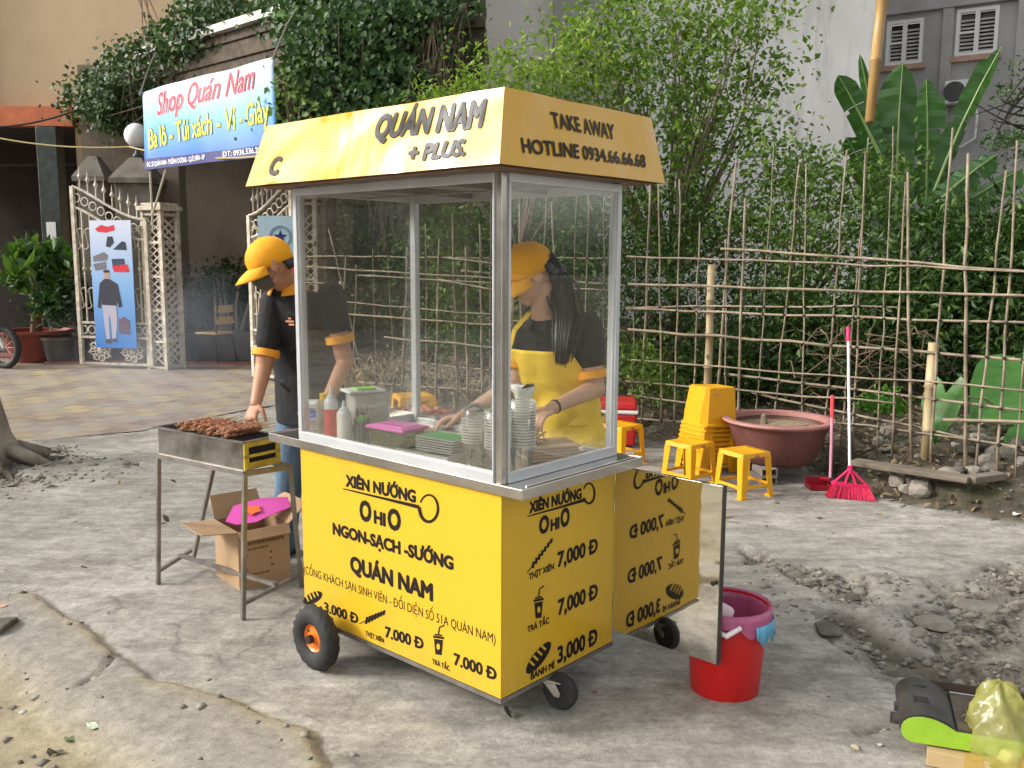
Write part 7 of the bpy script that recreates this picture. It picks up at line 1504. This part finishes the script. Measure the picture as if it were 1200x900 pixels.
q.loft([[mhc+hM @ V(.079*k*math.cos(a), .097*k*math.sin(a)-.006, z) for a in [R(270-h+i*h/10) for i in range(21)]] for z, k, h in ((.030, .96, 86), (.0, .98, 66), (-.03, .95, 58), (-.050, .88, 50), (-.054, .84, 45))], caps=False); wbuild(q, 'hair', hairm, mroot, smooth=True, solid=.006)
maskm = mat('olive grey fabric mask', (.085, .085, .065), .85, bump=.4, bscale=60); q = MB()
def mk(u, v):
    a = R(12)+R(156)*u; z = .0-.098*v; k = 1+.12*math.sin(math.pi*u)*math.sin(math.pi*v); return V(math.cos(a)*.066*(1-.28*v*v)*k, .012+math.sin(a)*(.094-.012*v-.015*v*v)*k, z-.012*math.sin(math.pi*u)*0)
q.grid(lambda u, v: mhc+hM @ mk(u, v), 21, 10); mo = wbuild(q, 'face_mask', maskm, mroot, smooth=True, solid=.003); q = MB()
for sg in (-1, 1): q.tube([mhc+hM @ V(sg*.064, .03, -.012), mhc+hM @ V(sg*.078, .008, .010), mhc+hM @ V(sg*.083, -.020, -.01), mhc+hM @ V(sg*.076, .004, -.045), mhc+hM @ V(sg*.060, .03, -.07)], .0016, 5)
wbuild(q, 'ear_loop', maskm, mo)
def eyes(root, c, M_):
    for sg in (-1, 1): wbuild(MB().ball(Vector(c)+M_ @ V(sg*.031, .080, -.001), .011, 10, 8), 'eye', mat('eye', (.12, .08, .06), .2), root, smooth=True); wbuild(MB().tube([Vector(c)+M_ @ V(sg*.015, .092, .017), Vector(c)+M_ @ V(sg*.032, .090, .022), Vector(c)+M_ @ V(sg*.050, .078, .017)], [.002, .003, .0015], 5), 'eyebrow', hairm, root)
eyes(mroot, mhc, hM)
c = MB(); limb(c, [HR+V(0, 0, .03), kr, fr+V(0, .03, .055)], [.103, .070, .058]); limb(c, [HL_+V(0, 0, .03), kl, fl+V(0, .03, .055)], [.103, .070, .058]); c.ball(pel+V(0, .01, -.01), (.17, .125, .11), 18, 12, frame3(mf)); remesh(c, 'jeans', .008, jeans, mroot, 3)
shoem = mat('dark leather shoe', (.03, .022, .018), .5)
shoe(mroot, fr+V(0, .02, 0), (-.5, -.85, 0), shoem); shoe(mroot, fl+V(0, .02, 0), (-.2, -.95, 0), shoem)
q = MB(); lc = V(-1.01, 4.30, 1.215)+ml*.055+mf*.132; q.box(lc, (.045, .004, .008), frame3(mf)).box(lc+V(0, 0, -.014)+ml*.01, (.03, .004, .008), frame3(mf)).box(lc+V(0, 0, .013), (.016, .004, .007), frame3(mf)); wbuild(q, 'chest_mark', mat('salmon stitching', (.6, .28, .14), .7), mroot)

# ---- the woman behind the counter
wf = V(-.50, -.866, 0); wroot = thing('person', 'woman in yellow cap and apron serving behind the cart glass, long black hair', 'person', (.19, 3.56, 0)); wl_ = V(-wf.y, wf.x, 0).normalized()
spw = [(V(.20, 3.56, .76), .160, .112, wf), (V(.195, 3.55, .86), .150, .104, wf), (V(.185, 3.53, .97), .132, .094, wf), (V(.170, 3.50, 1.08), .146, .108, wf), (V(.155, 3.47, 1.16), .152, .104, wf), (V(.145, 3.45, 1.225), .140, .082, wf), (V(.135, 3.43, 1.265), .095, .062, wf), (V(.125, 3.41, 1.29), .052, .048, wf)]
whc = at(621, 320, 3.38); wM = frame3(V(-.80, -.16, -.50), V(-.05, 0, 1)); rS, rE, rW = at(613, 392, 3.52), at(603, 448, 3.46), at(543, 487, 3.44); lS, lE, lW = at(688, 384, 3.38), at(698, 455, 3.36), at(645, 479, 3.18)
b = MB(); b.loft(rings(spw)); head(b, whc, wM, .95); b.tube([V(.125, 3.42, 1.25), V(.115, 3.40, 1.31), whc+wM @ V(0, -.02, -.05)], [.050, .044, .043], 16)
limb(b, [rS, rE, rW], [.043, .035, .021]); limb(b, [lS, lE, lW], [.045, .037, .022]); hand(b, rW, at(508, 493, 3.42)-rW, V(.0, -.1, -1), 1, .45, .88); hand(b, lW, at(615, 497, 3.06)-lW, V(-.1, .0, -1), -1, .75, .88)
wp = V(.195, 3.55, .80); hr, hl2 = wp-wl_*.08, wp+wl_*.08; f1, f2 = V(.10, 3.62, 0), V(.30, 3.56, 0); limb(b, [hr, (hr+f1)/2, f1+V(0, .04, .08)], [.08, .05, .034]); limb(b, [hl2, (hl2+f2)/2, f2+V(0, .04, .08)], [.08, .05, .034]); remesh(b, 'body', .0045, skinw, wroot, 2)
c = MB(); sq = [(p, a+.016, d+.016, f) for p, a, d, f in spw]; sq[-1] = (sq[-1][0]+V(0, 0, -.014), .060, .054, wf); c.loft(rings(sq)); sleeve(c, rS, rE, .056, .052, .42); sleeve(c, lS, lE, .060, .056, .48)
remesh(c, 'polo_shirt', .006, clothb, wroot, 3); wbuild(band(rS, rE, .42+.26, .054), 'sleeve_band', clotho, wroot, smooth='auto'); wbuild(band(lS, lE, .48+.28, .058, .014), 'sleeve_band', clotho, wroot, smooth='auto')
c = MB(); limb(c, [hr+V(0, 0, .03), (hr+f1)/2, f1+V(0, .03, .055)], [.095, .066, .05]); limb(c, [hl2+V(0, 0, .03), (hl2+f2)/2, f2+V(0, .03, .055)], [.095, .066, .05]); c.ball(wp, (.150, .110, .11), 18, 12, frame3(wf)); remesh(c, 'trousers', .009, trous, wroot, 3)
shoe(wroot, f1+V(0, .02, 0), wf, shoem); shoe(wroot, f2+V(0, .02, 0), wf, shoem)
# apron wraps the front of the torso
def spat(z):
    S = spw
    if z <= S[0][0].z: k = (S[0][0].z-z); return S[0][0]+V(0, 0, z-S[0][0].z), .168+.12*k, .130+.20*k
    for (p, a, d, _), (p2_, a2, d2, _) in zip(S[:-1], S[1:]):
        if z <= p2_.z: t = (z-p.z)/(p2_.z-p.z); return p.lerp(p2_, t), a+(a2-a)*t, d+(d2-d)*t
    return S[-1][0], S[-1][1], S[-1][2]
def apr(u, v):
    z = .36+(1.165-.36)*v; c_, a, d = spat(z); hw = R(88) if z < .95 else R(88)-(z-.95)/.215*R(46); t = R(90)-hw+2*hw*u; e = .040+.008*math.sin(u*19+z*7)*(1 if z < 1.0 else .4)+(.006*math.sin(z*40+u*6) if z < 1.05 else 0)
    return c_+wl_*(a+e)*math.cos(t)+wf*(d+e)*math.sin(t)
apo = wbuild(MB().grid(apr, 41, 60), 'apron', aprm, wroot, smooth=True, solid=.004)
q = MB()
def ribbon(pts, w_, nrm):
    for i in range(len(pts)-1): q.beam(pts[i], pts[i+1], w_, .003, up=nrm)
pL, pR = apr(.03, 1), apr(.97, 1); nk = V(.125, 3.42, 1.30); ribbon([pL+wf*.004, pL.lerp(nk+wl_*.07, .55)+wf*.045, nk+wl_*.060+wf*.015+V(0, 0, .0), nk-wf*.06+V(0, 0, .02)], .018, wf); ribbon([pR+wf*.004, pR.lerp(nk-wl_*.07, .55)+wf*.045, nk-wl_*.060+wf*.015, nk-wf*.06+V(0, 0, .02)], .018, wf); wbuild(q, 'strap', aprm, apo)
q = MB(); c_, a, d = spat(.89); q.loft([[c_+wl_*(a+.036)*math.cos(t)+wf*(d+.036)*math.sin(t)+V(0, 0, dz) for t in [2*math.pi*i/30 for i in range(30)]] for dz in (-.012, .012)], caps=False); wbuild(q, 'waist_tie', aprm, apo, solid=.003)
cap(wroot, whc, wM, .98); eyes(wroot, whc, wM)
# glasses and mask
q = MB()
for sg in (-1, 1): q.ring(whc+wM @ V(sg*.032, .094, -.004), wM @ V(0, 1, 0), .020, .0015, 20, 5); q.tube([whc+wM @ V(sg*.050, .090, 0), whc+wM @ V(sg*.074, .0, .0)], .0014, 5)
wbuild(q, 'glasses', mat('dark wire rim', (.03, .03, .03), .3, .5), wroot)
# long hair: back of the head and a fall over the shoulder, as strands
q = MB(); q.loft([[whc+wM @ V(.080*k*math.cos(a), .098*k*math.sin(a)-.010, z) for a in [R(270-h+i*h/10) for i in range(21)]] for z, k, h in ((.020, .97, 84), (.0, 1.0, 70), (-.04, 1.0, 66), (-.075, .9, 66))], caps=True)
rg = random.Random(12); tail = [whc+wM @ V(0, -.09, .02), at(655, 335, 3.40), at(664, 370, 3.31), at(661, 400, 3.27), at(658, 418, 3.25)]
def hring(c, a, b_, d):
    d = Vector(d).normalized(); u = d.cross(V(.7, .7, 0)).normalized(); v = d.cross(u); return [Vector(c)+u*a*math.cos(t)+v*b_*math.sin(t) for t in [2*math.pi*i/16 for i in range(16)]]
tl_ = [whc+wM @ V(0, -.055, -.01), whc+wM @ V(0, -.085, -.06)]+tail[1:]
q.loft([hring(p, ra_, rb_, (tl_[min(i+1, len(tl_)-1)]-tl_[max(i-1, 0)])) for i, (p, ra_, rb_) in enumerate(zip(tl_, (.050, .046, .036, .034, .030, .022), (.050, .046, .030, .026, .022, .010)))])
for k in range(320):
    o_ = V(rg.gauss(0, .018), rg.gauss(0, .014), rg.gauss(0, .008)); st_ = whc+wM @ V(rg.uniform(-.06, .06), -.055-.05*rg.random(), rg.uniform(-.03, .03)); pts = [st_]
    for i, p in enumerate(tail[1:]): pts.append(p+o_*(1.15-.18*i)*(1 if i < 3 else .9)+V(0, 0, -.03*rg.random() if i == 3 else 0))
    Q = []
    for i in range(len(pts)-1):
        for t in (0, .33, .66): Q.append(pts[i].lerp(pts[i+1], t))
    Q.append(pts[-1]); q.tube(Q, [.0042]*(len(Q)-3)+[.004, .0025, .0008], 4)
wbuild(q, 'hair', hairm, wroot, smooth=True)
collar(wroot, V(.125, 3.405, 1.262), .056, wf, .035, clothb)
wbuild(MB().lathe([(.0235, -.004), (.026, -.004), (.026, .004), (.0235, .004)], lE.lerp(lW, .9), 20, axis=(lW-lE)), 'bracelet', mat('dark cord', (.04, .02, .02), .6), wroot)
# plastic bag and tissue held in her left hand
q = MB(); bc_ = at(612, 475, 3.14); n = 24
q.loft([[bc_+V(math.cos(a)*r*(1+.2*math.sin(a*3+z*60)), math.sin(a)*r*.6, z+.01*math.sin(a*4)) for a in [2*math.pi*i/n for i in range(n)]] for z, r in ((-.085, .03), (-.06, .045), (-.02, .04), (.02, .022), (.05, .035), (.07, .05))]); o = single('paper_bag', q, mat('white thin bag', (.70, .68, .62), .5, var=.1, vscale=20, bump=1, bscale=30), 'crumpled white bag gripped in the woman\'s left hand', 'bag', smooth=True)
q = MB(); rb = at(622, 512, 3.10)
rg = random.Random(4)
for k in range(60): a = rg.uniform(0, 6.3); r_2 = rg.uniform(.01, .035); p = rb+V(math.cos(a)*r_2, math.sin(a)*r_2, rg.uniform(-.025, .02)); q.tube([p, p+V(rg.uniform(-.02, .02), rg.uniform(-.02, .02), rg.uniform(-.02, .02)), p+V(rg.uniform(-.03, .03), rg.uniform(-.03, .03), rg.uniform(-.02, .01))], .0035, 4)
single('shredded_filling', q, mat('shredded pork', (.50, .30, .12), .7, var=.3, vscale=60), 'bunch of golden shredded filling hanging below her left hand over the kraft boxes', 'food', smooth=True)

# ---- somebody seated in the dark shopfront
pr = thing('person', 'dark figure sitting inside the dark shopfront behind the potted tree', 'person', (-7.25, 14.9, .04)); pf = V(-.8, -.5, 0); b = MB(); hc = V(-7.3, 14.82, 1.27); pM = frame3(V(-.85, -.4, -.1)); head(b, hc, pM, 1.0); b.tube([V(-7.22, 14.88, 1.10), hc], .05, 12)
sp3 = [(V(-7.2, 14.9, .45), .17, .13, pf), (V(-7.2, 14.9, .7), .16, .12, pf), (V(-7.2, 14.9, .98), .18, .12, pf), (V(-7.21, 14.88, 1.08), .12, .08, pf), (V(-7.22, 14.88, 1.13), .055, .05, pf)]; b.loft(rings(sp3)); pl3 = V(-pf.y, pf.x, 0)
arms = []
for sg in (-1, 1):
    s_ = V(-7.21, 14.89, 1.03)+pl3*sg*.17; e_ = s_+pf*.10+V(0, 0, -.27); w_ = e_+pf*.24+V(0, 0, .05); arms.append((s_, e_, w_)); limb(b, [s_, e_, w_], [.045, .038, .025]); hand(b, w_, pf, V(0, 0, -1), -sg, .6)
    h_ = V(-7.2, 14.9, .47)+pl3*sg*.09; k_ = h_+pf*.42; f_2 = k_+pf*.05+V(0, 0, -.40); limb(b, [h_, k_, f_2], [.08, .055, .04])
remesh(b, 'body', .007, skinm, pr, 2); c = MB(); c.loft(rings([(p, a+.02, d+.02, f) for p, a, d, f in sp3[:-1]])); 
for s_, e_, w_ in arms: limb(c, [s_, s_.lerp(e_, .6)], [.06, .05])
remesh(c, 'shirt', .012, mat('dark green shirt', (.03, .05, .03), .85), pr, 3); c = MB()
for sg in (-1, 1): h_ = V(-7.2, 14.9, .47)+pl3*sg*.09; k_ = h_+pf*.42; limb(c, [h_, k_, k_+pf*.05+V(0, 0, -.34)], [.095, .068, .055])
remesh(c, 'trousers', .012, trous, pr, 3); q = MB(); q.ball(hc+pM @ V(0, -.015, .03), (.082, .095, .085), 18, 12, pM); wbuild(q, 'hair', hairm, pr, smooth=True); eyes(pr, hc, pM)
stl = thing('low_seat', 'low dark seat carrying the figure in the shopfront', 'seat', (-7.2, 14.95, .04)); MB().lo((-.22, -.2, .0), (.22, .22, .34)).build('block', darkst, stl, bevel=.02)

# ================================================================== SMOKE over the grill
sm = MB(); 
sm.ball((0, 0, 0), (.75, .75, .55), 20, 14)
def smokemat():
    m = bpy.data.materials.new('grill smoke'); m.use_nodes = True; n = m.node_tree.nodes; l = m.node_tree.links; n.remove(n['Principled BSDF']); v = n.new('ShaderNodeVolumePrincipled'); v.inputs['Color'].default_value = (.80, .86, .95, 1)
    tc = n.new('ShaderNodeTexCoord'); t = n.new('ShaderNodeTexNoise'); t.inputs['Scale'].default_value = 1.8; t.inputs['Detail'].default_value = 4; l.new(tc.outputs['Object'], t.inputs[0]); r = n.new('ShaderNodeMapRange'); r.inputs[1].default_value = .45; r.inputs[2].default_value = .8; r.inputs[3].default_value = 0; r.inputs[4].default_value = .55; l.new(t.outputs['Fac'], r.inputs[0])
    gr_ = n.new('ShaderNodeTexGradient'); gr_.gradient_type = 'SPHERICAL'; mp = n.new('ShaderNodeMapping'); mp.inputs['Scale'].default_value = (1.35, 1.35, 1.85); l.new(tc.outputs['Object'], mp.inputs[0]); l.new(mp.outputs[0], gr_.inputs[0]); mu = n.new('ShaderNodeMath'); mu.operation = 'MULTIPLY'; l.new(r.outputs[0], mu.inputs[0]); l.new(gr_.outputs[0], mu.inputs[1]); m3 = n.new('ShaderNodeMath'); m3.operation = 'MULTIPLY'; m3.inputs[1].default_value = 2.2; l.new(mu.outputs[0], m3.inputs[0]); l.new(m3.outputs[0], v.inputs['Density']); l.new(v.outputs[0], n['Material Output'].inputs['Volume']); return m
so = sm.build('smoke', smokemat()); so.location = (-2.0, 5.3, 1.0); tag(so, kind='stuff')
